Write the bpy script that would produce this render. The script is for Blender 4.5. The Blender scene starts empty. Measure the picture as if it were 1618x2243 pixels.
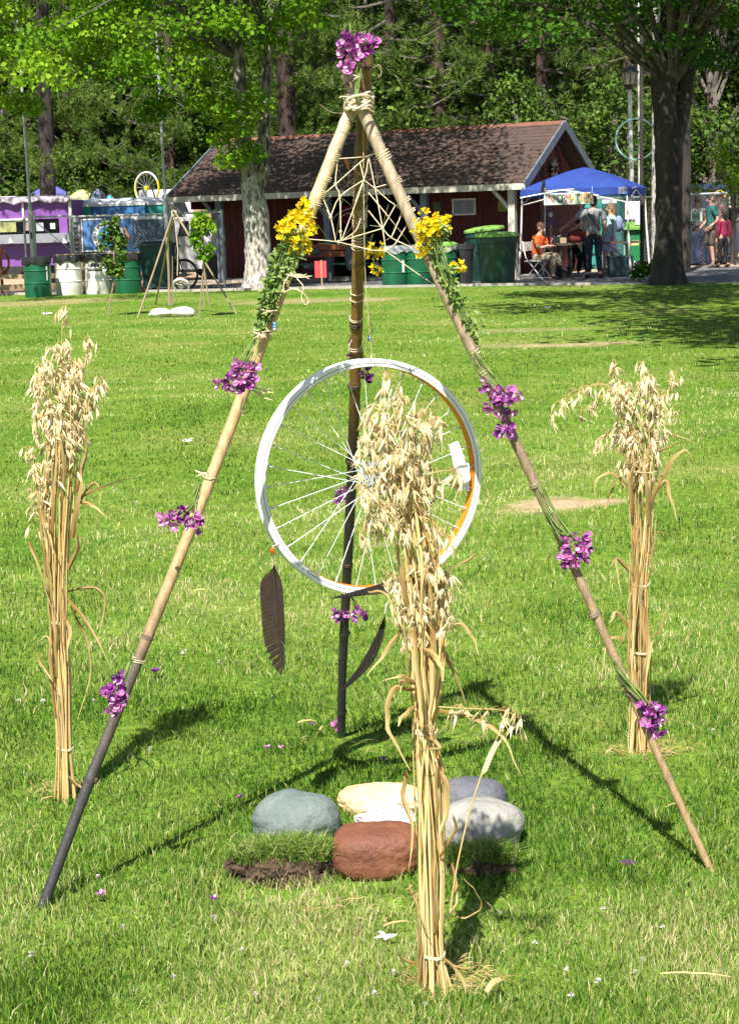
import bpy, math, random
import numpy as np
from mathutils import Vector, Matrix, Quaternion, noise
R = math.radians
random.seed(7); RNG = np.random.default_rng(11)
scene = bpy.context.scene
COL = scene.collection

# ------------------------------------------------------------------ camera
CH, FPX, PITCH, ROLL = 1.5, 3900.0, math.atan(646/3900.0), 0.032
W0, H0 = 1618.0, 2243.0
cam = bpy.data.cameras.new('camera'); camo = bpy.data.objects.new('camera', cam); COL.objects.link(camo)
cam.sensor_fit = 'VERTICAL'; cam.sensor_height = 36; cam.lens = FPX/H0*36
cam.clip_start = .05; cam.clip_end = 900
camo.matrix_world = Matrix.Translation((0, 0, CH)) @ Matrix.Rotation(R(90)-PITCH, 4, 'X') @ Matrix.Rotation(-ROLL, 4, 'Z')
scene.camera = camo
# ------------------------------------------------------------------ sky, sun, exposure
SUN_EL, SUN_AZ = R(54), R(14.5)         # light travels towards +Y, a little to +X
wd = bpy.data.worlds.new('World'); scene.world = wd; wd.use_nodes = True
wn = wd.node_tree.nodes; wl = wd.node_tree.links; wn.clear()
sk = wn.new('ShaderNodeTexSky'); sk.sky_type = 'NISHITA'; sk.sun_disc = False
sk.sun_elevation = SUN_EL; sk.sun_rotation = R(180)+SUN_AZ
bg = wn.new('ShaderNodeBackground'); bg.inputs[1].default_value = .062
wo = wn.new('ShaderNodeOutputWorld'); wl.new(sk.outputs[0], bg.inputs[0]); wl.new(bg.outputs[0], wo.inputs[0])
sl = bpy.data.lights.new('sun', 'SUN'); sl.energy = 5.0; sl.angle = R(.5); sl.color = (1, .955, .88)
so = bpy.data.objects.new('sun', sl); COL.objects.link(so)
ld = Vector((math.sin(SUN_AZ)*math.cos(SUN_EL), math.cos(SUN_AZ)*math.cos(SUN_EL), -math.sin(SUN_EL)))
so.rotation_euler = ld.to_track_quat('-Z', 'Y').to_euler()
so.location = (-5, -10, 20)
vs = scene.view_settings; vs.view_transform = 'Standard'; vs.look = 'None'; vs.gamma = 1; vs.exposure = 1.0; vs.use_curve_mapping = False
scene.cycles.max_bounces = 8; scene.cycles.transparent_max_bounces = 12

# ------------------------------------------------------------------ measuring helpers (photo pixel -> point in the place)
def ray(x, y):
    u = (x-W0/2)/FPX; v = -(y-H0/2)/FPX
    c, s = math.cos(ROLL), math.sin(ROLL)
    X = u*c+v*s; U = -u*s+v*c
    return Vector((X, math.cos(PITCH)+U*math.sin(PITCH), -math.sin(PITCH)+U*math.cos(PITCH)))
def G(x, y, z=0.0):
    d = ray(x, y); t = (z-CH)/d.z
    return Vector((d.x*t, d.y*t, z))
def P(x, y, Y):
    d = ray(x, y); t = Y/d.y
    return Vector((d.x*t, Y, CH+d.z*t))
def proj(q):
    qx, qy, qz = q[0], q[1], q[2]-CH
    zz = qy*math.cos(PITCH)-qz*math.sin(PITCH); U = (qy*math.sin(PITCH)+qz*math.cos(PITCH))/zz; X = qx/zz
    c, s = math.cos(ROLL), math.sin(ROLL)
    return (X*c-U*s)*FPX+W0/2, H0/2-(X*s+U*c)*FPX
def on_plane(x, y, p0, n):
    d = ray(x, y); o = Vector((0, 0, CH))
    return o+d*((p0-o).dot(n)/d.dot(n))

# ------------------------------------------------------------------ mesh builder
class MB:
    def __init__(s): s.v = []; s.f = []; s.a = []; s.m = []
    def add(s, vs_, fs, a=0.0, m=0):
        o = len(s.v); s.v += [tuple(q) for q in vs_]
        s.f += [tuple(i+o for i in f) for f in fs]; s.m += [m]*len(fs)
        s.a += list(a) if hasattr(a, '__len__') else [a]*len(vs_)
        return s
    def box(s, c, d, rz=0.0, a=0.0, m=0, mat=None, taper=1.0):
        x, y, z = d[0]/2, d[1]/2, d[2]/2
        pts = []
        for k in (-1, 1):
            q = taper if k > 0 else 1.0
            pts += [Vector((-x*q, -y*q, k*z)), Vector((x*q, -y*q, k*z)), Vector((x*q, y*q, k*z)), Vector((-x*q, y*q, k*z))]
        Mx = (mat if mat is not None else Matrix.Rotation(rz, 3, 'Z'))
        pts = [Mx @ p + Vector(c) for p in pts]
        return s.add(pts, [(3, 2, 1, 0), (4, 5, 6, 7), (0, 1, 5, 4), (1, 2, 6, 5), (2, 3, 7, 6), (3, 0, 4, 7)], a, m)
    def bar(s, p, q, w, h=None, a=0.0, m=0, up=(0, 0, 1)):
        p, q = Vector(p), Vector(q); d = q-p; L = d.length; z = d.normalized(); u = Vector(up)
        if abs(z.dot(u)) > .98: u = Vector((0, 1, 0))
        x = u.cross(z).normalized(); y = z.cross(x)
        return s.box((p+q)/2, (w, h or w, L), mat=Matrix((x, y, z)).transposed(), a=a, m=m)
    def tube(s, pts, r, seg=6, a=None, m=0, caps=True):
        pts = [Vector(p) for p in pts]; n = len(pts)
        rs = r if hasattr(r, '__len__') else [r]*n
        t0 = (pts[1]-pts[0]).normalized(); u = t0.orthogonal().normalized()
        V = []; A = []
        for i, p in enumerate(pts):
            t = (pts[min(i+1, n-1)]-pts[max(i-1, 0)])
            t = t.normalized() if t.length > 1e-9 else t0
            u = (u-t*u.dot(t)); u = u.normalized() if u.length > 1e-6 else t.orthogonal().normalized()
            w = t.cross(u)
            for k in range(seg):
                an = 2*math.pi*k/seg
                V.append(p+(u*math.cos(an)+w*math.sin(an))*rs[i])
                A.append(a[i] if hasattr(a, '__len__') else (a if a is not None else i/(n-1)))
        F = [(i*seg+k, i*seg+(k+1) % seg, (i+1)*seg+(k+1) % seg, (i+1)*seg+k) for i in range(n-1) for k in range(seg)]
        if caps: F += [tuple(reversed(range(seg))), tuple((n-1)*seg+k for k in range(seg))]
        return s.add(V, F, A, m)
    def lathe(s, prof, seg=16, c=(0, 0, 0), axis=(0, 0, 1), a=0.0, m=0, closed=False):
        q = Vector((0, 0, 1)).rotation_difference(Vector(axis)); c = Vector(c); V = []
        for r_, z in prof:
            for k in range(seg):
                an = 2*math.pi*k/seg; V.append(q @ Vector((r_*math.cos(an), r_*math.sin(an), z))+c)
        n = len(prof); F = []
        for i in range(n if closed else n-1):
            j = (i+1) % n
            F += [(i*seg+k, i*seg+(k+1) % seg, j*seg+(k+1) % seg, j*seg+k) for k in range(seg)]
        return s.add(V, F, a, m)
    def ribbon(s, pts, w, side=None, fold=.25, a=None, m=0):
        pts = [Vector(p) for p in pts]; n = len(pts); V = []; A = []
        ws = w if hasattr(w, '__len__') else [w*math.sin(math.pi*min(.97, .18+.82*i/(n-1)))**.6 for i in range(n)]
        for i, p in enumerate(pts):
            t = (pts[min(i+1, n-1)]-pts[max(i-1, 0)]).normalized()
            sd = Vector(side[i]) if isinstance(side, list) else Vector(side or (1, 0, 0))
            sd = sd-t*sd.dot(t); sd = sd.normalized() if sd.length > 1e-5 else t.orthogonal().normalized()
            nn = t.cross(sd)
            V += [p-sd*ws[i]/2+nn*ws[i]*fold, p, p+sd*ws[i]/2+nn*ws[i]*fold]
            A += [(a if a is not None else i/(n-1))]*3
        F = []
        for i in range(n-1):
            b = i*3; F += [(b, b+1, b+4, b+3), (b+1, b+2, b+5, b+4)]
        return s.add(V, F, A, m)
    def ell(s, c, r, seg=10, rings=6, a=0.0, m=0, mat=None, cut=None):
        V = []; F = []; c = Vector(c)
        for i in range(rings+1):
            th = math.pi*i/rings
            if cut is not None: th = math.pi*cut*i/rings
            for k in range(seg):
                an = 2*math.pi*k/seg
                q = Vector((r[0]*math.sin(th)*math.cos(an), r[1]*math.sin(th)*math.sin(an), r[2]*math.cos(th)))
                V.append((mat @ q if mat is not None else q)+c)
        F = [(i*seg+k, (i+1)*seg+k, (i+1)*seg+(k+1) % seg, i*seg+(k+1) % seg) for i in range(rings) for k in range(seg)]
        return s.add(V, F, a, m)
    def prism(s, poly, dvec, a=0.0, m=0):
        n = len(poly); poly = [Vector(p) for p in poly]; d = Vector(dvec)
        return s.add(poly+[p+d for p in poly], [tuple(reversed(range(n))), tuple(range(n, 2*n))]+[(i, (i+1) % n, n+(i+1) % n, n+i) for i in range(n)], a, m)
    def mesh(s, name, mats, smooth=True, off=(0, 0, 0)):
        me = bpy.data.meshes.new(name); o = Vector(off)
        me.from_pydata([(x-o.x, y-o.y, z-o.z) for x, y, z in s.v], [], s.f)
        for mt in (mats if isinstance(mats, (list, tuple)) else [mats]): me.materials.append(mt)
        if any(s.m): me.polygons.foreach_set('material_index', s.m)
        at = me.attributes.new('var', 'FLOAT', 'POINT'); at.data.foreach_set('value', s.a)
        if smooth:
            me.polygons.foreach_set('use_smooth', [True]*len(s.f))
            try: me.set_sharp_from_angle(angle=R(40))
            except Exception: pass
        me.update(); return me

def np_mesh(name, V, k, A, mat, smooth=False):
    """V: (n,k,3) separate faces of k corners; A: (n,) value per face"""
    n = V.shape[0]; me = bpy.data.meshes.new(name)
    me.vertices.add(n*k); me.vertices.foreach_set('co', V.astype(np.float32).ravel())
    me.loops.add(n*k); me.loops.foreach_set('vertex_index', np.arange(n*k, dtype=np.int32))
    me.polygons.add(n); me.polygons.foreach_set('loop_start', np.arange(0, n*k, k, dtype=np.int32))
    at = me.attributes.new('var', 'FLOAT', 'POINT'); at.data.foreach_set('value', np.repeat(A, k).astype(np.float32))
    for m_ in (mat if isinstance(mat, (list, tuple)) else [mat]): me.materials.append(m_)
    me.update(calc_edges=True); return me

# ------------------------------------------------------------------ things and parts
ORG = {}
def link(o, parent=None):
    COL.objects.link(o)
    if parent is not None: o.parent = parent
    return o
def tag(o, label=None, cat=None, group=None, kind=None):
    for k_, v_ in (('label', label), ('category', cat), ('group', group), ('kind', kind)):
        if v_: o[k_] = v_
    return o
def thing(name, label, cat, loc=(0, 0, 0), group=None):
    o = bpy.data.objects.new(name, None); o.empty_display_size = .1; o.location = loc
    link(o); ORG[o] = Vector(loc); return tag(o, label, cat, group)
def part(name, mb, mat, parent, smooth=True, label=None, kind=None):
    """mb in world coordinates; parent a thing or a part whose axes are the world's"""
    org = ORG[parent]
    me = mb if isinstance(mb, bpy.types.Mesh) else mb.mesh(name, mat, smooth, org)
    o = bpy.data.objects.new(name, me); link(o, parent); ORG[o] = org
    if label: o['label'] = label
    if kind: o['kind'] = kind
    return o
def solo(name, mb, mat, label, cat, loc=(0, 0, 0), group=None, smooth=True, kind=None):
    o = bpy.data.objects.new(name, mb.mesh(name, mat, smooth, loc)); o.location = loc; link(o); ORG[o] = Vector(loc)
    return tag(o, label, cat, group, kind)
def struct(name, mb, mat, smooth=False):
    o = bpy.data.objects.new(name, mb if isinstance(mb, bpy.types.Mesh) else mb.mesh(name, mat, smooth)); link(o); o['kind'] = 'structure'; return o
def inst(name, me, parent, mtx):
    """another object on shared mesh data, at mtx in its parent's space"""
    o = bpy.data.objects.new(name, me); link(o, parent); o.matrix_local = mtx; ORG[o] = None; return o
def copy_tree(o, parent=None):
    c = o.copy(); COL.objects.link(c); c.parent = parent
    for ch in list(o.children): copy_tree(ch, c)
    return c
def lettering(txt, size, mat, parent, mtx, name='lettering', ext=.002):
    cu = bpy.data.curves.new(name, 'FONT'); cu.body = txt; cu.size = size; cu.extrude = ext; cu.align_x = 'CENTER'; cu.align_y = 'CENTER'
    tmp = bpy.data.objects.new('tmp', cu); COL.objects.link(tmp); bpy.context.view_layer.update()
    me = bpy.data.meshes.new_from_object(tmp.evaluated_get(bpy.context.evaluated_depsgraph_get())); me.name = name; bpy.data.objects.remove(tmp)
    me.materials.clear(); me.materials.append(mat); o = bpy.data.objects.new(name, me); link(o, parent); o.matrix_local = mtx; return o
def smoothline(pts, n=5):
    """Catmull-Rom through pts"""
    pts = [Vector(p) for p in pts]; out = []
    e = [2*pts[0]-pts[1]]+pts+[2*pts[-1]-pts[-2]]
    for i in range(1, len(e)-2):
        for k in range(n):
            t = k/n; a, b, c, d = e[i-1], e[i], e[i+1], e[i+2]
            out.append(.5*((2*b)+(c-a)*t+(2*a-5*b+4*c-d)*t*t+(3*b-a-3*c+d)*t**3))
    return out+[pts[-1]]
def rnd(a, b): return random.uniform(a, b)

# ------------------------------------------------------------------ materials
def M(name, c1, c2=None, rough=.75, scale=6.0, attr=False, bump=0.0, bscale=None, metal=0.0, trans=0.0, detail=4.0, ramp=None, spec=None, stretch=None, contrast=(.35, .65)):
    m = bpy.data.materials.new(name); m.use_nodes = True; nt = m.node_tree; N = nt.nodes; L = nt.links
    b = N['Principled BSDF']; out = N['Material Output']
    b.inputs['Roughness'].default_value = rough; b.inputs['Metallic'].default_value = metal
    if spec is not None: b.inputs['Specular IOR Level'].default_value = spec
    tc = N.new('ShaderNodeTexCoord'); vec = tc.outputs['Object']
    if stretch:
        mp = N.new('ShaderNodeMapping'); mp.inputs['Scale'].default_value = stretch; L.new(vec, mp.inputs[0]); vec = mp.outputs[0]
    nz = N.new('ShaderNodeTexNoise'); nz.inputs['Scale'].default_value = scale; nz.inputs['Detail'].default_value = detail; L.new(vec, nz.inputs['Vector'])
    c2 = c2 or tuple(x*.72 for x in c1)
    if ramp or attr:
        at = N.new('ShaderNodeAttribute'); at.attribute_name = 'var'
    if ramp:       # colour runs along the attribute, broken up by noise
        cr = N.new('ShaderNodeValToRGB'); L.new(at.outputs['Fac'], cr.inputs[0])
        el = cr.color_ramp.elements
        for i, (p_, c_) in enumerate(ramp):
            e = el[i] if i < 2 else el.new(p_)
            e.position = p_; e.color = (*c_, 1)
        mx = N.new('ShaderNodeMix'); mx.data_type = 'RGBA'; mx.blend_type = 'MULTIPLY'; mx.inputs[0].default_value = .8
        r2 = N.new('ShaderNodeValToRGB'); r2.color_ramp.elements[0].position = .3; r2.color_ramp.elements[1].position = .7
        r2.color_ramp.elements[0].color = (.5, .47, .45, 1); r2.color_ramp.elements[1].color = (1.15, 1.12, 1.1, 1)
        L.new(nz.outputs['Fac'], r2.inputs[0]); L.new(cr.outputs[0], mx.inputs['A']); L.new(r2.outputs[0], mx.inputs['B']); col = mx.outputs['Result']
    else:
        cr = N.new('ShaderNodeValToRGB'); e = cr.color_ramp.elements
        e[0].color = (*c1, 1); e[1].color = (*c2, 1)
        if attr:
            ad = N.new('ShaderNodeMath'); ad.operation = 'MULTIPLY_ADD'; ad.inputs[1].default_value = .35; L.new(nz.outputs['Fac'], ad.inputs[0])
            sb = N.new('ShaderNodeMath'); sb.operation = 'SUBTRACT'; L.new(at.outputs['Fac'], sb.inputs[0]); sb.inputs[1].default_value = .175
            L.new(sb.outputs[0], ad.inputs[2]); L.new(ad.outputs[0], cr.inputs[0])
        else:
            e[0].position, e[1].position = contrast; L.new(nz.outputs['Fac'], cr.inputs[0])
        col = cr.outputs[0]
    L.new(col, b.inputs['Base Color'])
    if bump:
        n2 = N.new('ShaderNodeTexNoise'); n2.inputs['Scale'].default_value = bscale or scale*4; n2.inputs['Detail'].default_value = 5; L.new(vec, n2.inputs['Vector'])
        bp = N.new('ShaderNodeBump'); bp.inputs['Strength'].default_value = bump; bp.inputs['Distance'].default_value = .02
        L.new(n2.outputs['Fac'], bp.inputs['Height']); L.new(bp.outputs[0], b.inputs['Normal'])
    if trans:
        tr = N.new('ShaderNodeBsdfTranslucent'); ms = N.new('ShaderNodeMixShader'); ms.inputs[0].default_value = trans
        L.new(col, tr.inputs[0]); L.new(b.outputs[0], ms.inputs[1]); L.new(tr.outputs[0], ms.inputs[2]); L.new(ms.outputs[0], out.inputs[0])
    return m
MT = {}
MT['white'] = M('white_paint', (.80, .80, .78), (.70, .70, .68), rough=.45)
MT['white_dirty'] = M('weathered_white', (.78, .77, .72), (.52, .50, .45), rough=.6, scale=3)
MT['metal'] = M('galvanised_metal', (.46, .48, .47), (.36, .38, .37), rough=.5, metal=.3)
MT['darkmetal'] = M('dark_metal', (.02, .02, .022), (.035, .035, .035), rough=.5)
MT['black'] = M('black_plastic', (.012, .012, .013), (.03, .03, .03), rough=.45)
MT['green_drum'] = M('green_drum_paint', (.008, .115, .05), (.006, .075, .035), rough=.38, scale=4)
MT['darkgreen'] = M('dark_green_plastic', (.010, .055, .042), (.008, .035, .03), rough=.5, scale=5)
MT['limelid'] = M('pale_green_lid', (.22, .42, .08), (.16, .34, .06), rough=.5)
MT['wood'] = M('pale_wood', (.42, .30, .19), (.30, .21, .13), rough=.85, scale=9, stretch=(1, 1, 12))
MT['benchwood'] = M('red_brown_wood', (.28, .075, .022), (.20, .05, .016), rough=.55, scale=9, stretch=(1, 1, 12))
MT['skin'] = M('skin', (.58, .34, .24), (.52, .29, .20), rough=.6)
MT['twine'] = M('pale_twine', (.70, .60, .42), (.50, .41, .26), rough=.9, scale=90)
MT['twine_old'] = M('grey_brown_twine', (.42, .34, .23), (.24, .19, .13), rough=.9, scale=90)
# ------------------------------------------------------------------ ground
def np_noise(x, y, s, seed=0):
    return noise.noise(Vector((x*s+seed*17.3, y*s-seed*9.1, seed*3.7)))
DIRT = [(G(1225, 1108), .30, .17), (G(1130, 1120), .25, .12), (G(1380, 1105), .25, .10), (G(880, 1195), .22, .13), (G(1160, 725), .9, .6), (G(1290, 757), .8, .5),
        (G(1005, 2160), .085, .07), (G(110, 1742), .08, .06), (G(1440, 1655), .16, .10), (G(985, 1625), .16, .10), (G(830, 1640), .12, .08),
        (G(740, 1640), .10, .05), (G(820, 2000), .11, .06), (G(700, 660), 1.6, 1.2), (G(60, 665), 2.2, 1.4), (G(1080, 760), .6, .4), (G(1560, 1105), .3, .1), (G(628, 1975), .13, .045), (G(1065, 2000), .09, .04), (G(830, 1950), .11, .035), (G(1075, 1905), .08, .03), (G(650, 1850), .10, .06)]
DW = [.95, .7, .55, .6, .5, .7, 1.0, .9, .75, .8, .6, .5, .6, .6, .55, .5, .4, .9, .9, .8, .6, .8]
DWC = [w*(.38 if i in (6, 7, 8, 9, 10, 11, 12, 17, 18, 19, 20, 21) else .9) for i, w in enumerate(DW)]
def dirt_at(x, y, colour=False):
    v = 0
    for (c, rx, ry), w in zip(DIRT, DWC if colour else DW):
        d = ((x-c.x)/rx)**2+((y-c.y)/ry)**2
        if d < 4: v = max(v, w*min(1, max(0, 1.25-d*.7+.7*np_noise(x, y, 9/rx*.3, 2))))
    return v
EDGE = [(-40, 50.4), (-8.2, 40.7), (.06, 38.15), (3.16, 36.9), (4.6, 36.0), (6.9, 35.2), (8.2, 33.0), (14, 28.5), (30, 18)]   # far edge of the lawn
def edge_y(x):
    for (x0, y0), (x1, y1) in zip(EDGE, EDGE[1:]):
        if x0 <= x <= x1: return y0+(y1-y0)*(x-x0)/(x1-x0)
    return 20
MT['earth'] = M('pale_dusty_earth', (.46, .35, .235), (.34, .25, .165), rough=.95, scale=.9, bump=.3, bscale=18)
MT['asphalt'] = M('grey_asphalt', (.17, .165, .165), (.11, .108, .11), rough=.9, scale=1.6, bump=.3, bscale=60)
MT['concrete'] = M('concrete_edging', (.42, .38, .33), (.30, .27, .24), rough=.9, scale=3, bump=.2)
MT['hill'] = M('forest_floor', (.030, .028, .014), (.055, .045, .025), rough=.95, scale=.5)
struct('ground', MB().add([(-150, -30, 0), (150, -30, 0), (150, 260, 0), (-150, 260, 0)], [(0, 1, 2, 3)]), MT['earth'])
# hillside behind the woods
hb = MB(); NX, NY = 40, 16
hv = []; hf = []
for j in range(NY+1):
    for i in range(NX+1):
        x = -110+220*i/NX; y = 62+9*j; z = -.05+max(0, (y-66))*.42+.8*np_noise(x, y, .08, 5)*min(1, max(0, y-66)/12)
        hv.append((x, y, z))
hf = [(j*(NX+1)+i, j*(NX+1)+i+1, (j+1)*(NX+1)+i+1, (j+1)*(NX+1)+i) for j in range(NY) for i in range(NX)]
struct('hill', hb.add(hv, hf), MT['hill'], smooth=True)
# path: asphalt strip beyond the lawn
pth = MB(); xs = [-5.5, -2, .06, 3.16, 4.6, 6.9, 8.2, 14, 30]
bk = [43.5, 43.2, 43.0, 43.2, 43.6, 44.3, 44.6, 45, 46]
pv = [(x, edge_y(x)-.15, .004) for x in xs]+[(x, b, .004) for x, b in zip(xs, bk)]
n = len(xs); pth.add(pv, [(i, i+1, n+i+1, n+i) for i in range(n-1)])
struct('path', pth, MT['asphalt'])
# lawn sheet (fine near, coarse far) with the bare patches as an attribute
def lawn_sheet():
    mb = MB(); ys = []; y = -3.0
    while y < 50.5: ys.append(y); y += .06 if 2.6 < y < 6.2 else (.2 if y < 12 else .5)
    us = np.linspace(-1, 1, 90)
    V = []; A = []
    for y in ys:
        hw = 1.4+.33*max(y, 2) if y > 0 else 3
        for u in us:
            x = u*abs(u)**.35*hw*2.2
            yy = min(y, edge_y(x))
            V.append((x, yy, .012+.008*np_noise(x, yy, 3.1, 1)+.004*np_noise(x, yy, 11, 4))); A.append(dirt_at(x, yy, True))
    k = len(us)
    mb.add(V, [(j*k+i, j*k+i+1, (j+1)*k+i+1, (j+1)*k+i) for j in range(len(ys)-1) for i in range(k-1)], A)
    return mb
def lawn_material():
    m = bpy.data.materials.new('lawn_turf'); m.use_nodes = True; nt = m.node_tree; N = nt.nodes; L = nt.links; b = N['Principled BSDF']; b.inputs['Roughness'].default_value = .95
    b.inputs['Specular IOR Level'].default_value = .15
    tc = N.new('ShaderNodeTexCoord')
    def nz(s, d=4):
        n_ = N.new('ShaderNodeTexNoise'); n_.inputs['Scale'].default_value = s; n_.inputs['Detail'].default_value = d; L.new(tc.outputs['Object'], n_.inputs['Vector']); return n_.outputs['Fac']
    def ramp(f, stops):
        r_ = N.new('ShaderNodeValToRGB'); L.new(f, r_.inputs[0]); e = r_.color_ramp.elements
        for i, (p_, c_) in enumerate(stops):
            q = e[i] if i < 2 else e.new(p_)
            q.position = p_; q.color = (*c_, 1)
        return r_.outputs[0]
    def mix(f, a, c, mode='MIX'):
        x = N.new('ShaderNodeMix'); x.data_type = 'RGBA'; x.blend_type = mode
        if isinstance(f, float): x.inputs[0].default_value = f
        else: L.new(f, x.inputs[0])
        L.new(a, x.inputs['A']); L.new(c, x.inputs['B']); return x.outputs['Result']
    big = ramp(nz(.55), [(.3, (.085, .18, .015)), (.52, (.135, .23, .028)), (.72, (.22, .25, .065))])
    fine = ramp(nz(38, 6), [(.3, (.55, .55, .5)), (.7, (1.25, 1.2, 1.1))])
    mid = ramp(nz(5.5, 5), [(.35, (.8, .85, .8)), (.65, (1.15, 1.1, 1.1))])
    c = mix(1.0, mix(1.0, big, fine, 'MULTIPLY'), mid, 'MULTIPLY')
    soil = ramp(nz(7, 5), [(.3, (.30, .20, .12)), (.7, (.50, .37, .23))])
    at = N.new('ShaderNodeAttribute'); at.attribute_name = 'var'
    ad = N.new('ShaderNodeMath'); ad.operation = 'MULTIPLY_ADD'; L.new(nz(22, 5), ad.inputs[0]); ad.inputs[1].default_value = .7; L.new(at.outputs['Fac'], ad.inputs[2])
    fr = N.new('ShaderNodeMapRange'); L.new(ad.outputs[0], fr.inputs[0]); fr.inputs[1].default_value = .62; fr.inputs[2].default_value = 1.05
    L.new(mix(fr.outputs[0], c, soil), b.inputs['Base Color'])
    bp = N.new('ShaderNodeBump'); bp.inputs['Strength'].default_value = .5; bp.inputs['Distance'].default_value = .03; L.new(nz(60, 5), bp.inputs['Height']); L.new(bp.outputs[0], b.inputs['Normal'])
    return m
struct('lawn', lawn_sheet(), lawn_material(), smooth=True)
# concrete edging between lawn and path, laid in lengths
er = None
seg_pts = []
for (x0, y0), (x1, y1) in zip(EDGE[1:4], EDGE[2:5]):
    L_ = math.hypot(x1-x0, y1-y0); k = max(1, int(round(L_/1.5)))
    for i in range(k): seg_pts.append(((x0+(x1-x0)*i/k, y0+(y1-y0)*i/k), (x0+(x1-x0)*(i+1)/k, y0+(y1-y0)*(i+1)/k)))
kerb = bpy.data.objects.new('kerb', None); link(kerb); kerb['kind'] = 'structure'; ORG[kerb] = Vector((0, 0, 0))
for (a, b) in seg_pts:
    d = Vector((b[0]-a[0], b[1]-a[1], 0)).normalized()
    mb = MB().bar(Vector((a[0], a[1], .02))+d*.008, Vector((b[0], b[1], .02))-d*.008, 0.10, .09+rnd(-.006, .006))
    part('kerb_stone', mb, MT['concrete'], kerb, smooth=False)
# ------------------------------------------------------------------ grass blades
def grass_material(name, stops, trans=.3):
    m = bpy.data.materials.new(name); m.use_nodes = True; nt = m.node_tree; N = nt.nodes; L = nt.links; b = N['Principled BSDF']; b.inputs['Roughness'].default_value = .6
    b.inputs['Specular IOR Level'].default_value = .14
    at = N.new('ShaderNodeAttribute'); at.attribute_name = 'var'; r_ = N.new('ShaderNodeValToRGB'); L.new(at.outputs['Fac'], r_.inputs[0]); e = r_.color_ramp.elements
    for i, (p_, c_) in enumerate(stops):
        q = e[i] if i < 2 else e.new(p_)
        q.position = p_; q.color = (*c_, 1)
    L.new(r_.outputs[0], b.inputs['Base Color'])
    tr = N.new('ShaderNodeBsdfTranslucent'); L.new(r_.outputs[0], tr.inputs[0]); ms = N.new('ShaderNodeMixShader'); ms.inputs[0].default_value = trans
    L.new(b.outputs[0], ms.inputs[1]); L.new(tr.outputs[0], ms.inputs[2]); L.new(ms.outputs[0], N['Material Output'].inputs[0])
    return m
MT['grass'] = grass_material('grass_blades', [(0, (.036, .100, .010)), (.25, (.110, .225, .026)), (.55, (.225, .33, .056)), (.8, (.39, .42, .135)), (1, (.60, .54, .28))])
def blades(xs, ys, zs, h, w, var, lean=.55):
    n = len(xs); an = RNG.uniform(0, 2*np.pi, n); la = RNG.uniform(0, 2*np.pi, n); ll = RNG.uniform(.1, 1, n)*lean*h
    dx, dy = np.cos(an)*w/2, np.sin(an)*w/2; lx, ly = np.cos(la)*ll, np.sin(la)*ll
    B = np.stack([xs, ys, zs], 1)
    a = B+np.stack([-dx, -dy, 0*h], 1); b = B+np.stack([dx, dy, 0*h], 1)
    c = B+np.stack([dx*.8+lx*.35, dy*.8+ly*.35, h*.58], 1); d = B+np.stack([-dx*.8+lx*.35, -dy*.8+ly*.35, h*.58], 1)
    t = B+np.stack([lx, ly, h*(1-.25*(ll/h)**2)], 1)
    q = np.stack([a, b, c, d], 1); tt = np.stack([d, c, t, t], 1)
    return np.concatenate([q, tt], 0), np.concatenate([var, var])
def blade_obj(name, V, A, mat):
    o = bpy.data.objects.new(name, np_mesh(name, V, 4, A, mat)); return link(o)
def scatter(n, y0, y1, pw):
    u = RNG.uniform(0, 1, n); k = 1-pw
    y = (y0**k+u*(y1**k-y0**k))**(1/k)
    x = RNG.uniform(-1, 1, n)*(.26*y+.45)
    return x, y
GX, GY = [], []
for nb, a_, b_, pw in ((215000, 2.9, 6.5, 1.9), (95000, 6.5, 15, 1.6), (70000, 15, 41, 1.4)):
    x, y = scatter(nb, a_, b_, pw); GX.append(x); GY.append(y)
GX = np.concatenate(GX); GY = np.concatenate(GY)
ey = np.array([edge_y(v) for v in GX]); keep = GY < ey-.08
dr = np.array([dirt_at(x, y) if k_ else 0 for x, y, k_ in zip(GX, GY, keep)])
keep &= RNG.uniform(0, 1, len(GX)) > dr*.97
cl = np.array([np_noise(x, y, 2.2, 3)*.6+np_noise(x, y, .7, 8)*.7 for x, y in zip(GX, GY)])
tall = np.array([np_noise(x, y, 6.0, 6) for x, y in zip(GX, GY)])
GX, GY, dr, cl, tall = [q[keep] for q in (GX, GY, dr, cl, tall)]
n = len(GX)
hgt = np.clip(RNG.normal(.0220, .0075, n)*(1+.6*tall)*(1-.3*dr), .009, .07)
wid = np.clip(.0026+.00046*(GY-3.3), .0025, .012)*RNG.uniform(.7, 1.3, n)
gv = np.clip(.50-.07*np.clip((GY-6)/5, 0, 1)+.80*cl+.35*dr+RNG.normal(0, .25, n)+(RNG.uniform(0, 1, n) > .955)*.5, 0, 1)
V, A = blades(GX, GY, np.full(n, .008), hgt, wid, gv, lean=.8)
o = blade_obj('grass', V, A, MT['grass']); tag(o, 'short sunlit green lawn grass with yellowish blades', 'grass', kind='stuff')
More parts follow.
